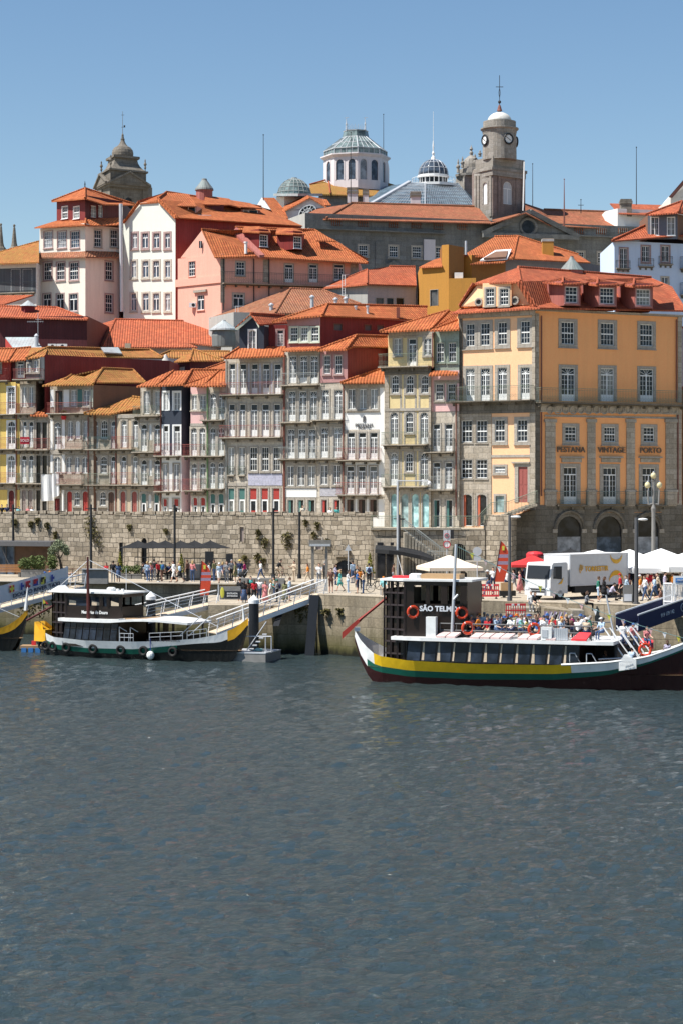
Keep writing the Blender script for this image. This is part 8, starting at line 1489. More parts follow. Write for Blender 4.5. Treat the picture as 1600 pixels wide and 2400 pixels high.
for xa, xb in ((3.2, 4.6), (5.1, 5.7), (6.7, 7.3)): m.quad(fr(xa, -1.405, 3.6), fr(xb, -1.405+.05, 3.6), fr(xb, -1.405+.05, 3.8), fr(xa, -1.405, 3.95))
obj('window_band', m, B2)
lt = MB('lattice_brown')
for (xa, ya), (xb, yb_) in (((1.6, -1.1), (3.0, -1.5)), ((1.6, 1.1), (1.6, -1.1)), ((3.0, 1.5), (1.6, 1.1))):
 for k in range(4): f = k/3; x, y = xa+(xb-xa)*f, ya+(yb_-ya)*f; lt.tube(fr(x, y, .8), fr(x, y, z1), .075, 4)
 for k in range(6): z = .9+(z1-.9)*k/5; lt.tube(fr(xa, ya, z), fr(xb, yb_, z), .065, 4)
 lt.use('cabin_brown'); lt.quad(*(fr(x*.97+.1, y*.95, z) for x, y, z in ((xa, ya, .9), (xb, yb_, .9), (xb, yb_, z1), (xa, ya, z1)))); lt.use('lattice_brown')
obj('lattice', lt, B2)
m = MB('boat_white'); m.prism([fr(x, y, z1) for x, y in ((1.3, -1.3), (2.9, -1.75), (7.9, -1.6), (7.9, 1.6), (2.9, 1.75), (1.3, 1.3))], (0, 0, .1)); m.lathe([(.32, z1+.1), (.32, z1+.3), (.2, z1+.38)], fr(5.8, 0, 0), 12)
for x in (6.6, 7.0): m.lathe([(.12, z1+.1), (.1, z1+.3)], fr(x, -.4, 0), 8)
m.prism([fr(1.2, -.8, z1+.1), fr(2.5, -1.0, z1+.1), fr(1.9, -.8, z1+.45)], fr.m @ Vector((0, .8, 0))); obj('house_roof', m, B2)
text('Memórias do Douro', .32, 'boat_white', B2, fr(5.4, -1.5, 3.12), fr.rz+.03, 'name_lettering', .01, bold=.006, sx=.8)
m = MB('mast_maroon'); p = fr(5.15, -1.9, 0); m.tube(p+Vector((0, 0, 2.6)), p+Vector((-.05, 0, 7.)), .13, 7, .07); obj('mast', m, B2)
m = MB('banner_cloth'); m.tube(p+Vector((0, 0, 6.8)), fr(-.9, 2.5, 4.2), .02, 4); m.tube(p+Vector((0, 0, 6.8)), fr(14.5, 0, 2.3), .022, 4); obj('stay', m, B2); m = MB('boat_white'); m.tube(fr(6.9, .2, z1), fr(6.9, .2, z1+1.7), .02, 4); obj('antenna', m, B2)
for x in (.35, .95, 1.9, 3.2, 5.6, 7.9, 9.7, 11.9): m = MB('rubber'); m.torus(fr(x, -hb(x, .75)-.1, .62+.0*x), .27, .1, fr.m @ Vector((.05, -1, 0)), 16, 7); obj('tyre_fender', m, B2)
m = MB('boat_white'); m.blob(fr(10.3, -hb(10.3, .6)-.35, .35), (.27, .27, .3), 12, 8); m.use('blue_flag'); m.tube(fr(10.3, -hb(10.3, .6)-.35, .6), fr(10.3, -hb(10.3, 1)-.02, 1.5), .03, 4); obj('ball_fender', m, B2)
m = MB('galv')
for xa, xb in ((7.9, 9.0), (10.2, 12.6), (12.9, 14.2)):
 for z in (.28, .55): m.tube(fr(xa, -interp(beam, xa)+.05, interp(top, xa)+z), fr(xb, -interp(beam, xb)+.05, interp(top, xb)+z), .025, 4)
 for k in range(4): x = xa+(xb-xa)*k/3; m.tube(fr(x, -interp(beam, x)+.05, interp(top, x)), fr(x, -interp(beam, x)+.05, interp(top, x)+.55), .025, 4)
for x in (7.7, 8.6): m.path([fr(x, -1.9, 1.2), fr(x, -1.9, 2.2), fr(x+.5, -1.7, 1.9)], .03, 4)
obj('rail', m, B2); m = MB('red_cloth'); fr.box(m, 10.3, 12.4, -.6, .4, .8, 1.25); m.mats[0] = 'oar_red'; obj('bench', m, B2)
for x in (12.2, 12.9): m = MB('galv'); m.tube(fr(x, -1.3, 1.7), fr(x+1.6, -1.1, 3.1), .04, 5); obj('boarding_pole', m, B2)
text('LIVRO DOURO CRUZEIROS', .2, 'iron', B2, fr(11.3, -hb(11.3, 1)-.08, 1.38), fr.rz+.15, 'hull_lettering', .006)
fr = Frame(-70, 150, math.radians(-16)); B3 = thing('tour_boat', 'black river boat with an ochre prow cut off by the left edge', 'boat', fr(0, 0, 0), 'wooden river boats'); L = 4.6; beam = [(-6, 1.6), (0, 1.5), (2, 1.1), (3.6, .5), (4.6, .05)]
hull(fr, B3, L, beam, [[(-6, -.4), (3.2, -.4), (4.0, .6), (4.6, 2.4)], [(-6, .8), (1.5, 1.0), (3.2, 1.25), (4.0, 1.7), (4.6, 2.6)], [(-6, 1.2), (1.5, 1.35), (3.2, 1.75), (4.0, 2.3), (4.6, 3.)]], ['hull_black', 'prow_yellow'], .9, x0=-6, n_=26)
m = MB('boat_white'); m.tube(fr(4.45, 0, 2.9), fr(4.6, 0, 4.6), .16, 6, .03); obj('pennant', m, B3); m = MB('galv')
for z in (2.0, 2.35): m.tube(fr(-5, -1., z), fr(2.2, -.7, z+.1), .035, 4)
for x in (-4, -2.5, -1, .5, 2): m.tube(fr(x, -.9, 1.2), fr(x, -.9, 2.4), .03, 4)
m.tube(fr(4.0, 0, 2.4), fr(-4, 1, 5.2), .02, 4); obj('rail', m, B3); m = MB('prow_yellow'); fr.box(m, -5.5, 1.6, -.9, .9, 1.3, 1.55); m.mats[0] = 'deck_wood'; obj('foredeck', m, B3)
m = MB('deck_wood'); c0 = P(75, HY, 147.5); m.box((c0.x, 147.8, .35), (1.6, 1.4, .2)); m.use('blue_sign');
for dx in (-.5, 0, .5): m.box((c0.x+dx, 147.2, .05), (.35, .4, .5))
m.use('red_plastic'); m.box((c0.x+.1, 147.9, .6), (.3, .3, .3)); solo('float_dock', m, 'small timber float on blue drums between the two boats on the left', 'float', (c0.x, 147.8, 0))
m = MB('galv'); p = P(100, 1440, 150); m.tube(p, P(100, 1402, 150), .02, 4); m.use('yellow_flag'); q_ = P(100, 1402, 150); m.prism([q_, q_+Vector((.3, 0, -.35)), q_+Vector((0, 0, -.42))], (0, .02, 0)); m.use('red_plastic'); m.prism([q_+Vector((.12, 0, -.1)), q_+Vector((.45, 0, -.42)), q_+Vector((.28, 0, -.42))], (0, .02, 0)); solo('small_flag', m, 'small yellow and red flag on a stick left of the brown wheelhouse', 'flag', p)
SKIN = []
for i, c in enumerate(((.55, .33, .23), (.42, .24, .16), (.62, .40, .30), (.24, .13, .085))): plain('skin_%d' % i, c, .55); SKIN.append('skin_%d' % i)
CL = {'white': (.78, .78, .77), 'black': (.018, .018, .02), 'navy': (.025, .035, .09), 'red': (.45, .02, .03), 'pink': (.60, .22, .22), 'grey': (.22, .23, .25), 'pale blue': (.40, .52, .66), 'blue': (.05, .14, .38), 'green': (.03, .17, .12), 'olive': (.20, .20, .10), 'beige': (.52, .42, .31), 'brown': (.15, .08, .06), 'orange': (.65, .22, .03), 'aqua': (.25, .55, .56), 'lavender': (.48, .45, .58), 'magenta': (.42, .03, .16), 'denim': (.06, .10, .20), 'yellow': (.65, .52, .16), 'cream': (.70, .64, .52), 'teal': (.08, .36, .34)}
for k, c in CL.items(): plain('cloth_'+k.replace(' ', '_'), c, .85)
HAIR = {'dark': (.015, .011, .009), 'brown': (.07, .035, .02), 'blond': (.42, .28, .12), 'grey': (.30, .29, .28)}
for k, c in HAIR.items(): plain('hair_'+k, c, .6)
cm = lambda s: 'cloth_'+s.replace(' ', '_')
def pose_mesh(name, lean=0., hipL=0., kneeL=0., hipR=0., kneeR=0., armL=(0., .12, .25), armR=(0., .12, .25), low=0., fem=False):
 """one continuous figure facing -Y: joints -> tapered limbs, head and hands -> voxel remesh; zones: 0 skin 1 top 2 bottom 3 shoe 4 shin 5 forearm"""
 segs = []; mb = MB('skin_0')
 def limb(a, b, ra, rb, zone, n=9): segs.append((Vector(a), Vector(b), max(ra, rb), zone)); mb.tube(a, b, ra, n, rb); mb.blob(a, (ra,)*3, 8, 6); mb.blob(b, (rb,)*3, 8, 6)
 pz = .93-low; T = Matrix.Rotation(lean, 3, 'X'); pel = Vector((0, 0, pz)); up = lambda x, y, z: pel+T @ Vector((x, y, z))
 sw = .165 if fem else .19
 limb(up(-.07, 0, 0), up(.07, 0, 0), .135, .135, 2); limb(up(0, 0, .02), up(0, .01, .24), .13, .125 if fem else .135, 1); limb(up(-.08, 0, .36), up(.08, 0, .36), .125, .125, 1); limb(up(0, 0, .24), up(0, 0, .38), .13, .13, 1)
 limb(up(-sw, 0, .46), up(sw, 0, .46), .075, .075, 1); limb(up(0, .0, .47), up(0, -.01, .60), .055, .052, 0)
 hc = up(0, -.03, .70); mb.blob(hc, (.078, .095, .118), 12, 9); segs.append((hc-Vector((0, 0, .05)), hc+Vector((0, 0, .08)), .1, 0)); mb.blob(hc+Vector((0, -.095, -.015)), (.017, .026, .026), 6, 5); mb.blob(hc+Vector((0, -.075, -.085)), (.035, .03, .03), 6, 5)
 for s in (-1, 1): mb.blob(hc+Vector((s*.08, .0, -.01)), (.014, .025, .034), 6, 5)
 feet = []
 for s, hip, knee in ((-1, hipL, kneeL), (1, hipR, kneeR)):
  h0 = pel+Vector((s*.09, 0, -.03)); d1 = Vector((s*.03, -math.sin(hip), -math.cos(hip))); k = h0+d1*.43; a2 = hip-knee; d2 = Vector((0, -math.sin(a2), -math.cos(a2))); f = k+d2*.41
  limb(h0, h0.lerp(k, .55), .092, .075, 2); limb(h0.lerp(k, .55), k, .075, .06, 2); limb(k, k.lerp(f, .4), .058, .056, 4); limb(k.lerp(f, .4), f, .056, .04, 4); fd = Vector((0, -math.cos(min(0, a2)*.8), math.sin(min(0, a2)*.8))); limb(f+Vector((0, .03, -.03)), f+fd*.15+Vector((0, 0, -.045)), .042, .034, 3); feet.append(f)
 for s, (fw, ab, el) in ((-1, armL), (1, armR)):
  s0 = up(s*sw, 0, .45); d1 = T @ Vector((s*math.sin(ab), -math.sin(fw)*math.cos(ab), -math.cos(fw)*math.cos(ab))); e = s0+d1*.29; a2 = fw+el; d2 = T @ Vector((s*math.sin(ab)*.3, -math.sin(a2), -math.cos(a2))); w_ = e+d2*.25
  limb(s0, e, .052, .043, 1); limb(e, w_, .041, .029, 5); d2.normalize(); sd_ = d2.cross(Vector((0, 1, 0)) if abs(d2.y) < .7 else Vector((0, 0, 1))).normalized(); limb(w_, w_+d2*.08, .03, .036, 0)
  for j, (o, ln) in enumerate(((-.027, .066), (-.009, .078), (.010, .074), (.028, .058))): b0 = w_+d2*.085+sd_*o; b1 = b0+d2*ln*.55; limb(b0, b1, .0105, .010, 0, 6); limb(b1, b1+(d2+Vector((0, -.35, 0))).normalized()*ln*.45, .010, .0085, 0, 6)
  t0 = w_+d2*.03-sd_*.03; limb(t0, t0+(d2*.6-sd_*.7).normalized()*.055, .0125, .0105, 0, 6)
 me = mb.data(name); o = link(bpy.data.objects.new('tmp', me)); md = o.modifiers.new('r', 'REMESH'); md.mode = 'VOXEL'; md.voxel_size = .0125; md.use_smooth_shade = True
 sm = o.modifiers.new('s', 'SMOOTH'); sm.iterations = 2; sm.factor = .4
 bpy.context.view_layer.update(); out = bpy.data.meshes.new_from_object(o.evaluated_get(bpy.context.evaluated_depsgraph_get())); bpy.data.objects.remove(o); out.name = name
 out.materials.clear()
 for m in ('skin_0', 'cloth_white', 'cloth_denim', 'cloth_black', 'skin_0', 'skin_0'): out.materials.append(MATS[m])
 for p in out.polygons:
  c = p.center; best, z = 9, 0
  for a, b, r, zn in segs:
   ab = b-a; t = max(0., min(1., (c-a).dot(ab)/max(1e-9, ab.length_squared))); d = (c-a-ab*t).length-r
   if d < best: best, z = d, zn
  p.material_index = z
 lo = min(v.co.z for v in out.vertices)
 return out, hc, pel, lo
def hair_mesh(kind, hc):
 m = MB('hair_dark'); vs = []
 n_, k_ = 12, 6
 for i in range(k_+1):
  th = math.pi*.60*i/k_
  for j in range(n_):
   ph = 2*math.pi*j/n_; front = max(0., -math.sin(ph)); t2_ = th*(1-.42*front); vs.append(hc+Vector((.088*math.sin(t2_)*math.cos(ph), .104*math.sin(t2_)*math.sin(ph)+.008, .124*math.cos(t2_)+.008)))
 m.mesh(vs, [(i*n_+j, (i+1)*n_+j, (i+1)*n_+(j+1) % n_, i*n_+(j+1) % n_) for i in range(k_) for j in range(n_)])
 if kind == 'long': m.tube(hc+Vector((0, .06, .02)), hc+Vector((0, .085, -.24)), .085, 9, .06)
 return m.data('hair', smooth=True)
def hat_mesh(kind, hc):
 m = MB('cloth_white')
 if kind == 'hat': m.lathe([(.19, .035), (.19, .045), (.10, .055), (.095, .135), (.05, .15)], hc, 14)
 else: m.lathe([(.1, .03), (.102, .07), (.08, .125), (.03, .14)], hc, 12); m.box(hc+Vector((0, -.13, .045)), (.13, .12, .018))
 return m.data(kind)
def skirt_mesh(pel, ln, wide, sit=False): m = MB('cloth_pink'); m.lathe([(.15, .12), (.165, .02), (.19, -.15), (wide, -ln)], pel, 16); return m.data('skirt', smooth=True)
PZ = {'stand': dict(armL=(.05, .1, .15), armR=(.1, .1, .2)), 'hold': dict(armL=(.5, .15, 1.5), armR=(.45, .15, 1.6), hipR=.06), 'hip': dict(armL=(-.25, .35, 1.2), armR=(.1, .1, .3), hipL=.1, kneeL=.15),
      'walk': dict(hipL=.42, kneeL=.15, hipR=-.32, kneeR=.35, armL=(-.4, .12, .3), armR=(.45, .12, .4), lean=.05, low=.05), 'stride': dict(hipR=.38, kneeR=.12, hipL=-.3, kneeL=.3, armR=(-.35, .12, .25), armL=(.4, .12, .5), lean=.04, low=.045),
      'sit': dict(hipL=1.5, kneeL=1.5, hipR=1.45, kneeR=1.4, armL=(.5, .15, .9), armR=(.6, .12, .8), lean=.06, low=.42), 'crouch': dict(hipL=1.75, kneeL=1.9, hipR=1.6, kneeR=1.7, armL=(.9, .15, .5), armR=(.8, .2, .7), lean=.4, low=.42), 'ride': dict(hipL=1.15, kneeL=1.05, hipR=.55, kneeR=.75, armL=(1.0, .12, .25), armR=(1.0, .12, .25), lean=.45, low=-.0)}
BODY = {}
for k, d in PZ.items():
 for fem in (0, 1):
  if k == 'ride' and fem: continue
  me, hc, pel, lo = pose_mesh('person_body', fem=bool(fem), **d)
  BODY[k, fem] = dict(me=me, hc=hc, pel=pel, lo=lo, hair={q: hair_mesh(q, hc) for q in ('short', 'long')}, hat={q: hat_mesh(q, hc) for q in ('hat', 'cap')}, skirt={q: skirt_mesh(pel, *q) for q in ((.34, .24), (.72, .3))})
NP = [0]; SEEN = {}
def person(x, y, z, rot, pose, top, bot, lab, hair='dark', fem=0, long_=1, hat=None, skirt=0, pack=None, group='people on the quay', scale=1., skin=None, sleeve=0):
 r_ = random.Random(NP[0]*7+3); NP[0] += 1; B = BODY[pose, fem]; o = link(bpy.data.objects.new('person', B['me'])); s = scale*r_.uniform(.95, 1.03)*(.95 if fem else 1.)
 o.location = (x, y, z-(B['lo']*s if pose not in ('sit', 'ride') else 0)); o.rotation_euler = (0, 0, rot); o.scale = (s, s, s); ORIG[o] = Vector((x, y, z)); tag(o, lab, 'person', group)
 sk = skin or SKIN[r_.randrange(3)]
 for i, mt in enumerate((sk, cm(top), cm(bot), 'cloth_white' if r_.random() < .5 else 'cloth_black', cm(bot) if long_ else sk, cm(top) if sleeve else sk)): o.material_slots[i].link = 'OBJECT'; o.material_slots[i].material = MATS[mt]
 def child(n_, me, mt): c = link(bpy.data.objects.new(n_, me)); c.parent = o; c.material_slots[0].link = 'OBJECT'; c.material_slots[0].material = MATS[mt]; return c
 child('hair', B['hair']['long' if fem else 'short'], 'hair_'+hair)
 if hat: child('hat', B['hat'][hat[0]], cm(hat[1]))
 if skirt: child('skirt', B['skirt'][(.34, .24) if skirt == 1 else (.72, .3)], cm(bot))
 if pack: m = MB(cm(pack)); c0 = B['pel']+Vector((0, .2, .3)); m.blob(c0, (.15, .1, .22), 8, 6); child('backpack', m.data('backpack'), cm(pack))
 SEEN[lab] = SEEN.get(lab, 0)+1
 return o
FWD, AWAY, RT, LT = 0., math.pi, math.pi/2, -math.pi/2           # facing the river, the houses, right, left
def pq(px, Y, z=ZQ): q = g3(px, Y, z); return q.x, q.y, z
ga, gb = P(-70, 1440, 150), P(182, 1374, 160)
for px, pose, top, lab, hat, bot, fem in ((104, 'stride', 'white', 'person in white top and blue cap walking up the left gangway', ('cap', 'blue'), 'white', 0), (116, 'walk', 'white', 'person in white top and orange sun hat on the left gangway', ('hat', 'orange'), 'white', 1), (131, 'stride', 'lavender', 'bare headed person in lavender tee walking up the left gangway', None, 'grey', 0), (156, 'hold', 'pink', 'person in pale pink top and grey cap at the head of the left gangway', ('cap', 'grey'), 'denim', 1)):
 f = (px+70)/252; q = ga.lerp(gb, f); person(P(px, HY, q.y).x, q.y, q.z+.06, RT+.25, pose, top, bot, lab, 'brown', fem, hat=hat)
Lp = [  # px, Y, pose, rot, top, bottom, fem, long, hair, hat, skirt, pack, label
 (250, 164.5, 'hold', FWD-.3, 'red', 'grey', 1, 1, 'dark', None, 0, None, 'person in bright red top beside the maroon mast on the quay'),
 (266, 163.8, 'stand', AWAY, 'black', 'grey', 0, 1, 'dark', None, 0, 'black', 'person with black backpack and grey trousers next to the red topped one'),
 (278, 163.6, 'hip', AWAY+.3, 'denim', 'denim', 1, 0, 'brown', None, 1, None, 'person in short dark blue dress at the conifer pot'),
 (334, 170, 'sit', RT, 'black', 'black', 0, 1, 'dark', None, 0, None, 'restaurant guest in black seated under the first parasol'),
 (342, 168.5, 'sit', AWAY, 'grey', 'black', 0, 1, 'dark', None, 0, None, 'restaurant guest in grey seated with back to the river'),
 (354, 166.5, 'stand', AWAY+.3, 'pink', 'denim', 1, 1, 'blond', ('hat', 'cream'), 0, None, 'person in pink top and cream sun hat standing by the restaurant'),
 (362, 168.8, 'stand', AWAY-.3, 'black', 'grey', 0, 1, 'dark', None, 0, None, 'person in black top right behind the cream sun hat'),
 (380, 166, 'walk', AWAY+.5, 'green', 'brown', 0, 1, 'dark', None, 0, 'blue', 'person in green top with blue backpack by the restaurant'),
 (389, 170, 'sit', LT, 'brown', 'black', 1, 1, 'dark', None, 0, None, 'restaurant guest in brown seated near the third lamp post'),
 (398, 170.2, 'sit', FWD, 'navy', 'black', 0, 1, 'dark', None, 0, None, 'restaurant guest in navy seated directly left of the third lamp post'),
 (408, 164.4, 'stride', LT+.4, 'white', 'white', 0, 0, 'brown', None, 0, None, 'man in white tee and white shorts striding past the lamp post'),
 (422, 164.2, 'walk', LT+.4, 'pale blue', 'black', 1, 0, 'blond', None, 1, None, 'woman in pale blue top and black skirt walking beside the man in white'),
 (490, 163, 'stand', RT, 'white', 'navy', 1, 1, 'dark', None, 0, None, 'person in white top and navy trousers partly behind the red flag'),
 (514, 162.9, 'walk', FWD+.3, 'pale blue', 'white', 1, 0, 'blond', ('cap', 'white'), 0, None, 'woman in pale blue top and white shorts right of the red flag'),
 (532, 163, 'hold', FWD, 'grey', 'grey', 0, 1, 'brown', None, 0, None, 'tall man in grey tee and baggy grey trousers by the bar hut'),
 (552, 164.5, 'stand', LT, 'olive', 'olive', 1, 0, 'dark', None, 1, None, 'woman in olive dress at the corner of the upper quay'),
 (563, 165, 'stand', FWD, 'navy', 'pale blue', 0, 0, 'brown', ('hat', 'yellow'), 0, None, 'man in navy shirt and pale blue shorts right of the olive dress'),
 (574, 165.4, 'hold', LT, 'magenta', 'black', 1, 1, 'dark', None, 0, None, 'woman in magenta top pushing a dark stroller'),
]
Qp = [(563, 150.5, 'stand', AWAY, 'black', 'denim', 0, 0, 'dark', None, 0, None, 'person in black tee with jeans shorts at the left end of the queue'), (573, 149.8, 'stand', AWAY, 'black', 'denim', 1, 1, 'dark', None, 2, None, 'long haired woman in black top and long denim skirt in the queue'), (582, 150.2, 'hip', AWAY+.3, 'brown', 'black', 1, 0, 'dark', None, 1, None, 'woman in brown top and black skirt in the queue'), (596, 149.8, 'stand', AWAY, 'red', 'black', 1, 1, 'brown', None, 0, None, 'long haired woman in red top and black trousers in the queue'), (608, 150, 'stand', AWAY, 'white', 'denim', 0, 1, 'grey', ('cap', 'white'), 0, None, 'man in white cap, white shirt and jeans in the queue'), (622, 149.2, 'hold', FWD, 'pink', 'pink', 1, 1, 'brown', None, 2, None, 'woman in long pink dress facing the river in the queue'), (635, 151, 'stand', LT, 'white', 'cream', 1, 1, 'blond', None, 2, 'teal', 'woman in white with a teal shoulder bag and cream skirt'), (650, 150.6, 'hold', LT, 'grey', 'black', 0, 1, 'dark', ('cap', 'green'), 0, 'navy', 'man in grey shirt and green cap with navy backpack'), (668, 150.4, 'stand', AWAY, 'olive', 'olive', 1, 1, 'dark', None, 2, None, 'dark haired woman in long olive dress seen from behind'), (679, 152, 'stand', RT, 'pale blue', 'navy', 0, 0, 'brown', None, 0, None, 'person in pale blue tee at the right end of the queue'), (588, 155, 'stand', FWD, 'teal', 'black', 0, 1, 'dark', None, 0, None, 'person in teal top half hidden behind the queue'), (643, 156, 'stand', LT, 'beige', 'denim', 1, 1, 'dark', None, 0, None, 'person in beige top at the back of the queue')]
Cp = [(748, 158, 'hold', FWD, 'white', 'grey', 0, 1, 'brown', None, 0, None, 'person in white tee carrying a bundle between the timber posts'), (776, 147.6, 'hold', FWD, 'brown', 'brown', 0, 0, 'dark', None, 0, None, 'man in brown shirt and shorts just right of the timber sign'), (797, 149.6, 'stride', LT, 'teal', 'teal', 1, 0, 'blond', None, 1, None, 'woman in teal sundress walking left on the landing'), (815, 147.6, 'hold', RT, 'white', 'pale blue', 1, 1, 'dark', None, 0, None, 'woman in white top and pale trousers below the triangular sign'), (837, 146.8, 'stand', LT, 'blue', 'navy', 0, 0, 'grey', None, 0, None, 'grey haired man in blue shirt and navy shorts on the landing'), (851, 146.5, 'hold', LT, 'beige', 'denim', 1, 1, 'dark', None, 0, None, 'woman in beige top and jeans beside the man in the blue shirt'), (842, 152, 'stand', AWAY, 'orange', 'black', 1, 1, 'brown', None, 0, None, 'woman in orange top standing behind the man in the blue shirt'), (836, 156, 'hold', FWD, 'black', 'black', 1, 1, 'brown', None, 0, None, 'woman in black in front of the dark wall arch'), (864, 158, 'stand', AWAY, 'pale blue', 'black', 0, 1, 'dark', None, 0, 'navy', 'person with navy backpack beside the parked bicycles'), (921, 160, 'stand', RT, 'brown', 'grey', 0, 1, 'dark', None, 0, None, 'man in brown shirt and grey trousers by the tall grey post'), (1143, 144.5, 'walk', LT+.5, 'black', 'denim', 0, 1, 'grey', ('cap', 'white'), 0, None, 'man in black tee, jeans and white cap left of the feather flag'), (1154, 150, 'stand', FWD, 'white', 'navy', 0, 1, 'dark', None, 0, None, 'person in white tee half hidden by the right feather flag'), (1187, 146, 'stand', AWAY, 'white', 'navy', 0, 0, 'dark', None, 0, None, 'man in white tee and navy shorts by the hand cart'), (1204, 150, 'walk', LT, 'lavender', 'grey', 1, 1, 'dark', None, 0, None, 'woman in lavender top between the lamp post and the lorry'), (1217, 147, 'stand', LT, 'pink', 'pink', 1, 1, 'brown', None, 2, None, 'woman in long pink dress beside the lorry cab'), (1232, 153, 'stand', FWD, 'navy', 'black', 0, 1, 'dark', None, 0, None, 'person in navy under the red parasol'),
 (1401, 135.5, 'stand', RT, 'green', 'pale blue', 0, 0, 'brown', None, 0, None, 'man in green tee and pale shorts in front of the lorry'), (1414, 135.2, 'stride', RT, 'black', 'black', 1, 0, 'brown', None, 1, None, 'long haired woman in short black dress in front of the lorry'), (1429, 137, 'crouch', RT, 'lavender', 'black', 0, 1, 'dark', None, 0, None, 'person in lavender top crouching over a scooter by the lorry'), (1452, 139, 'stand', LT, 'red', 'black', 0, 1, 'dark', ('cap', 'red'), 0, None, 'person in red cap and black trousers at the tail of the lorry'), (1468, 136.5, 'stride', LT, 'pale blue', 'olive', 0, 1, 'brown', None, 0, 'brown', 'large man in pale blue shirt with a brown bag beside the notice board'), (1500, 138.5, 'walk', LT, 'orange', 'white', 1, 0, 'blond', ('cap', 'white'), 0, None, 'woman in orange top and white cap just right of the lamp post'), (1511, 136.5, 'stride', LT+.3, 'white', 'denim', 0, 1, 'brown', None, 0, None, 'man in white tee and jeans striding left on the square'), (1533, 137.5, 'walk', LT+.2, 'pale blue', 'denim', 1, 1, 'dark', None, 0, None, 'woman in pale blue shirt and jeans below the globe lamp'), (1541, 139.5, 'stride', LT, 'beige', 'black', 0, 1, 'brown', None, 0, None, 'man in beige shirt behind the woman in jeans')]
for px, Y, pose, rot, top, bot, fem, lg, hair, hat, skirt, pack, lab in Lp: person(*pq(px, Y, ZQ+(.05 if pose == 'sit' else 0)), rot, pose, top, bot, lab, hair, fem, lg, hat, skirt, pack)
for px, Y, pose, rot, top, bot, fem, lg, hair, hat, skirt, pack, lab in Qp: person(*pq(px, Y, 3.4), rot, pose, top, bot, lab, hair, fem, lg, hat, skirt, pack, 'people queueing for the gangway')
for px, Y, pose, rot, top, bot, fem, lg, hair, hat, skirt, pack, lab in Cp: person(*pq(px, Y), rot, pose, top, bot, lab, hair, fem, lg, hat, skirt, pack)
def seatbox(x, y, z, lab): pass
for px, Y, z, rot, top, bot, lab, hair, fem, hat in ((898, 144.5, ZQ+.02, FWD, 'aqua', 'beige', 'person in aqua shirt and orange cap seated on a bollard left of the wheelhouse', 'grey', 0, ('cap', 'orange')), (1252, 133.2, ZQ-.45, FWD+.4, 'black', 'beige', 'woman in black with long hair seated on the river steps', 'brown', 1, None), (1243, 133.6, ZQ-.45, FWD, 'white', 'grey', 'man in white shirt seated on the river steps beside the woman in black', 'grey', 0, None), (1373, 133.0, ZQ-.4, RT, 'grey', 'black', 'person in patterned grey seated on the quay edge in front of the lorry', 'brown', 1, None), (1548, 136, ZQ-.35, LT, 'brown', 'beige', 'person in brown seated on the ground left of the white gates', 'dark', 0, None)):
 person(*pq(px, Y, z), rot, 'sit', top, bot, lab, hair, fem, 1, hat)
m = MB('concrete_grey'); c0 = g3(898, 144.5, ZQ); m.lathe([(.25, 0), (.25, .35), (.28, .4)], c0, 12); solo('bollard', m, 'low stone bollard under the seated person in aqua', 'bollard', c0)
rc = random.Random(21); cols = ['white', 'pale blue', 'navy', 'black', 'pink', 'beige', 'red', 'grey', 'lavender', 'olive', 'orange', 'brown']
spots = [(1447, 147, 'behind the lorry tail'), (1460, 150, 'deep under the second tent'), (1479, 149, 'just right of the lamp post, far back'), (1487, 144, 'directly behind the lamp post'), (1497, 148, 'under the seam of two tents'), (1520, 147, 'under the globe lamp'), (1527, 143, 'left below the globe lamp'), (1549, 148, 'deep under the third tent'), (1557, 142, 'above the left gate panel'), (1566, 147, 'behind the left gate panel'), (1577, 141.5, 'left of the ticket sign'), (1585, 147, 'behind the ticket sign'), (1593, 142, 'at the very right edge'), (1440, 143.5, 'at the rear corner of the lorry'), (1507, 151, 'at the very back of the square'), (1453, 152, 'at the back behind the lorry box'), (1467, 144.5, 'just left of the dark lamp post'), (1471, 153, 'in the deepest shade of the second tent'), (1515, 140.5, 'between the striding couple and the tents'), (1530, 150, 'at the back below the globe lamp'), (1537, 144.5, 'right below the globe lamp'), (1544, 152, 'at the back under the third tent'), (1572, 143.5, 'just left of the ticket sign, farther back'), (1580, 151, 'at the back above the gates'), (1596, 150, 'at the back by the right edge'), (1240, 148, 'under the left half of the red parasol'), (1222, 151.5, 'behind the woman in long pink')]
for k, (px, Y, wh) in enumerate(spots):
 top = cols[k % 12]; person(*pq(px, Y), rc.uniform(-3, 3), rc.choice(['stand', 'hold', 'walk', 'hip']), top, rc.choice(['denim', 'black', 'beige']), f'person in {top} top standing {wh}', rc.choice(list(HAIR)), k % 2, 1, None, 0, None, 'crowd under the white tents')
for k, (px, Y, wh) in enumerate([(346, 165.5, 'in front of the second parasol'), (371, 165, 'left of the green topped guest'), (440, 166, 'just right of the yellow green conifer'), (452, 165.5, 'under the fifth parasol'), (503, 166, 'at the left side of the black bar counter'), (522, 166.5, 'right of the woman in white shorts'), (543, 167, 'left of the woman in olive'), (612, 168, 'at the wall left of the fourth lamp post'), (690, 166, 'left of the fifth lamp post'), (722, 163, 'behind the left timber post'), (761, 163, 'right behind the right timber post'), (786, 160, 'behind the woman in the teal sundress'), (826, 163, 'beside the triangular sign pole')]):
 top = cols[(k*5+1) % 12]; person(*pq(px, Y), rc.uniform(-3, 3), rc.choice(['stand', 'hold', 'walk', 'hip']), top, rc.choice(['denim', 'black', 'beige']), f'person in {top} top {wh}', rc.choice(list(HAIR)), k % 2)
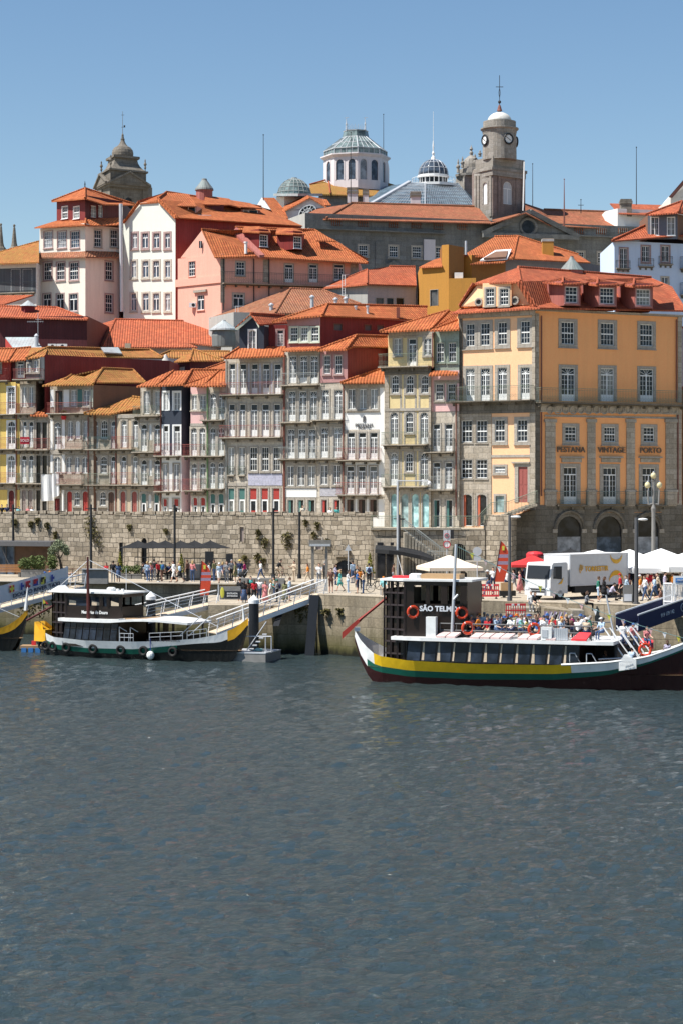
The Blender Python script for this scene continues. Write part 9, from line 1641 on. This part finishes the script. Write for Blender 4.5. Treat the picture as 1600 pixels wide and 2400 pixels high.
for px, top, lab, fem, dz in ((5, 'black', 'person in black leaning on the parapet at the far left', 0, 0), (17, 'navy', 'person in navy on the parapet next to the far left one', 0, 0), (44, 'aqua', 'person in aqua behind the parapet below the sold banner', 1, 0), (67, 'pink', 'person in pink behind the parapet left of the hanging sheets', 1, 0), (76, 'white', 'person in white behind the parapet nearest the hanging sheets', 1, 0), (710, 'cream', 'person in cream seated on the parapet above the fifth lamp post', 0, .1), (774, 'white', 'long haired person in white behind the parapet below the patterned tiles', 1, 0), (790, 'teal', 'person in teal behind the parapet below the white house', 0, 0)):
 person(*pq(px, YW(px)+2.2, ZS+.15+dz), FWD+.2*(px % 3-1), 'hold', top, 'denim', lab, 'brown' if fem else 'dark', fem, 1, None, 0, None, 'people on the street behind the parapet')
def bicycle(px, Y, rz, lab, z=ZQ):
 o = g3(px, Y, z); t = thing('bicycle', lab, 'bicycle', o, 'bicycles'); Mz = Matrix.Rotation(rz, 3, 'Z'); q = lambda x, z_, y=0: o+Mz @ Vector((x, y, z_))
 ax = tuple(Mz @ Vector((0, 1, 0)))
 for x in (-.52, .52):
  m = MB('rubber'); m.torus(q(x, .34), .32, .022, ax, 20, 5); m.use('galv')
  for k in range(8): a = math.pi*k/8; m.tube(q(x+.31*math.cos(a), .34+.31*math.sin(a)), q(x-.31*math.cos(a), .34-.31*math.sin(a)), .004, 3)
  obj('wheel', m, t)
 m = MB('iron')
 for a, b in (((-.52, .34), (-.1, .3)), ((-.52, .34), (-.22, .78)), ((-.1, .3), (-.25, .88)), ((-.22, .76), (.36, .8)), ((-.1, .3), (.38, .7)), ((.52, .34), (.33, .95))): m.tube(q(*a), q(*b), .018, 5)
 obj('frame', m, t); m = MB('rubber'); m.blob(q(-.26, .92), (.13, .07, .04), 8, 5); obj('saddle', m, t); m = MB('iron'); m.tube(q(.33, .98, -.25), q(.33, .98, .25), .018, 5); obj('handlebar', m, t); return t
bicycle(655, 166, .25, 'bicycle ridden by the man in black past the fourth lamp post'); q_ = pq(650, 166.1, ZQ+.17)
person(q_[0], q_[1], q_[2], RT+.25, 'ride', 'black', 'beige', 'cyclist in black tee riding past the fourth lamp post', 'dark', 0, 0, None, 0, None, 'people on the quay')
bicycle(872, 152, .2, 'bicycle parked nearest the conifer pot left of the wheelhouse'); bicycle(884, 148, -.1, 'bicycle parked closest to the quay edge left of the wheelhouse'); bicycle(950, 155, .3, 'bicycle parked behind the wheelhouse roof under the awning')
t = thing('stroller', 'dark baby stroller in front of the woman in magenta', 'stroller', g3(569, 164.2, ZQ)); c0 = g3(569, 164.2, ZQ); m = MB('black_cloth'); m.blob(c0+Vector((0, 0, .62)), (.36, .25, .24), 10, 7); m.blob(c0+Vector((.2, 0, .85)), (.22, .24, .2), 10, 6); obj('seat', m, t); m = MB('galv'); m.tube(c0+Vector((-.3, -.2, .12)), c0+Vector((.45, -.2, 1.0)), .018, 4); m.tube(c0+Vector((-.3, .2, .12)), c0+Vector((.45, .2, 1.0)), .018, 4); m.tube(c0+Vector((.45, -.2, 1.)), c0+Vector((.45, .2, 1.)), .02, 4); m.tube(c0+Vector((.3, -.2, .12)), c0+Vector((-.1, -.2, .6)), .018, 4); obj('frame', m, t)
for dx in (-.32, .3):
 for dy in (-.22, .22): m = MB('rubber'); m.torus(c0+Vector((dx, dy, .11)), .09, .022, (0, 1, 0), 12, 5); obj('wheel', m, t)
fr = Frame(832, 126.5, math.radians(-19)); rp = random.Random(8)
bench = MB('seat_dark')
rows = [(-1.15, 6.2, 18, 'near', ['aqua', 'white', 'navy', 'pink', 'orange', 'red', 'pale blue', 'black', 'white', 'aqua', 'yellow', 'blue', 'white', 'cream', 'pale blue', 'black', 'white', 'beige']), (.15, 6.4, 17, 'middle', ['black', 'white', 'olive', 'pale blue', 'grey', 'white', 'pink', 'teal', 'lavender', 'white', 'navy', 'beige', 'red', 'white', 'brown', 'pale blue', 'white']), (1.45, 6.8, 16, 'far', ['beige', 'navy', 'white', 'red', 'white', 'black', 'olive', 'white', 'grey', 'pink', 'blue', 'cream', 'black', 'magenta', 'white', 'green'])]
ORDN = ['first', 'second', 'third', 'fourth', 'fifth', 'sixth', 'seventh', 'eighth', 'ninth', 'tenth', 'eleventh', 'twelfth', 'thirteenth', 'fourteenth', 'fifteenth', 'sixteenth', 'seventeenth', 'eighteenth']
for ri, (y, x0, n_, nm, cl) in enumerate(rows):
 for k in range(n_):
  x = x0+k*.5+rp.uniform(-.07, .07); q = fr(x, y+rp.uniform(-.08, .08), 0); hat = None; fem = rp.random() < .5
  hr = rp.choice(['dark', 'brown', 'grey', 'blond', 'brown', 'grey'])
  if rp.random() < .3: hat = (rp.choice(['cap', 'hat']), rp.choice(['white', 'cream', 'blue', 'orange', 'navy']))
  top = cl[k]; lab = f"{nm} row passenger in {top} top{', '+hat[1]+' '+hat[0] if hat else ''}, {ORDN[k]} from the wheelhouse"
  person(q.x, q.y, 2.84, fr.rz+rp.choice([FWD, .6, RT-.4, RT, LT, AWAY])+rp.uniform(-.3, .3), 'sit', top, rp.choice(['denim', 'black', 'beige', 'navy']), lab, hr, int(fem), rp.randrange(2), hat, 0, None, 'passengers on the upper deck')
for k in range(3):
 m = MB('seat_dark'); y, x0, n_, nm, _ = rows[k]; fr.box(m, x0-.4, x0+n_*.5, y-.05, y+.35, 3.2, 3.27)
 for x in (x0-.2, x0+n_*.25, x0+n_*.5-.3): fr.box(m, x, x+.08, y, y+.3, 2.82, 3.2)
 obj('bench', m, B1)
for x, y, z, top, hat, lab in ((15.6, -.9, 2.86, 'pale blue', ('cap', 'white'), 'passenger in pale blue leaning at the front end of the upper deck'), (16.6, .6, 2.5, 'white', ('cap', 'blue'), 'passenger in white with bright blue cap above the bow stair'), (17.1, .9, 2.45, 'pink', ('cap', 'blue'), 'passenger in pink with blue cap right of the bow stair'), (17.9, 1.0, 2.3, 'pink', None, 'bare headed passenger in pink resting arms on the bow rail'), (15.9, -1.2, .95, 'black', None, 'passenger in black seated low behind the white name board'), (17.4, -1.0, 1.15, 'pale blue', None, 'passenger in pale blue seated in the bow left of the life ring'), (19.3, .1, 1.6, 'lavender', None, 'passenger in lavender seated far forward in the bow')):
 q = fr(x, y, 0); person(q.x, q.y, z, fr.rz+rp.uniform(-.6, .6)+(AWAY if z < 2 else FWD), 'sit', top, 'denim', lab, 'brown', int(x*10) % 2, 1, hat, 0, None, 'passengers on the upper deck' if z > 2 else 'passengers in the bow')
for l_, c_ in SEEN.items():
 if c_ > 1: print('DUPLICATE LABEL', l_, c_)
cam = link(bpy.data.objects.new('camera', bpy.data.cameras.new('camera'))); cam.location = (0, 0, H); cam.rotation_euler = (math.pi/2, 0, 0)
cam.data.sensor_width = 36; cam.data.lens = F/2400*36; cam.data.shift_y = (HY-1200)/2400; cam.data.clip_end = 5000; cam.data.clip_start = .5
sc.camera = cam
EL, AZ = math.radians(57), math.atan2(-.34, -.94)        # sun high on the left and slightly behind the camera
sd = Vector((math.cos(AZ)*math.cos(EL), math.sin(AZ)*math.cos(EL), math.sin(EL)))
sun = link(bpy.data.objects.new('sun', bpy.data.lights.new('sun', 'SUN'))); sun.data.energy = 4.3; sun.data.angle = math.radians(.53); sun.data.color = (1., .955, .88)
sun.rotation_euler = sd.to_track_quat('Z', 'Y').to_euler()
w = bpy.data.worlds.new('World'); sc.world = w; w.use_nodes = True; nt = w.node_tree
sky = nt.nodes.new('ShaderNodeTexSky'); sky.sky_type = 'NISHITA'; sky.sun_disc = False; sky.sun_elevation = EL
sky.sun_rotation = math.atan2(sd.x, sd.y); sky.air_density = 1.; sky.dust_density = .05; sky.ozone_density = 1.1; sky.altitude = 50
bg = nt.nodes['Background']; hs = nt.nodes.new('ShaderNodeHueSaturation'); hs.inputs['Saturation'].default_value = 1.14; nt.links.new(sky.outputs[0], hs.inputs['Color']); nt.links.new(hs.outputs[0], bg.inputs[0]); bg.inputs[1].default_value = .065
vs = sc.view_settings; vs.view_transform = 'Standard'; vs.look = 'None'; vs.gamma = 1; vs.exposure = .9
try: sc.cycles.use_denoising = True
except Exception: pass
sc.cycles.max_bounces = 8; sc.cycles.diffuse_bounces = 5; sc.cycles.glossy_bounces = 3; sc.cycles.transmission_bounces = 4
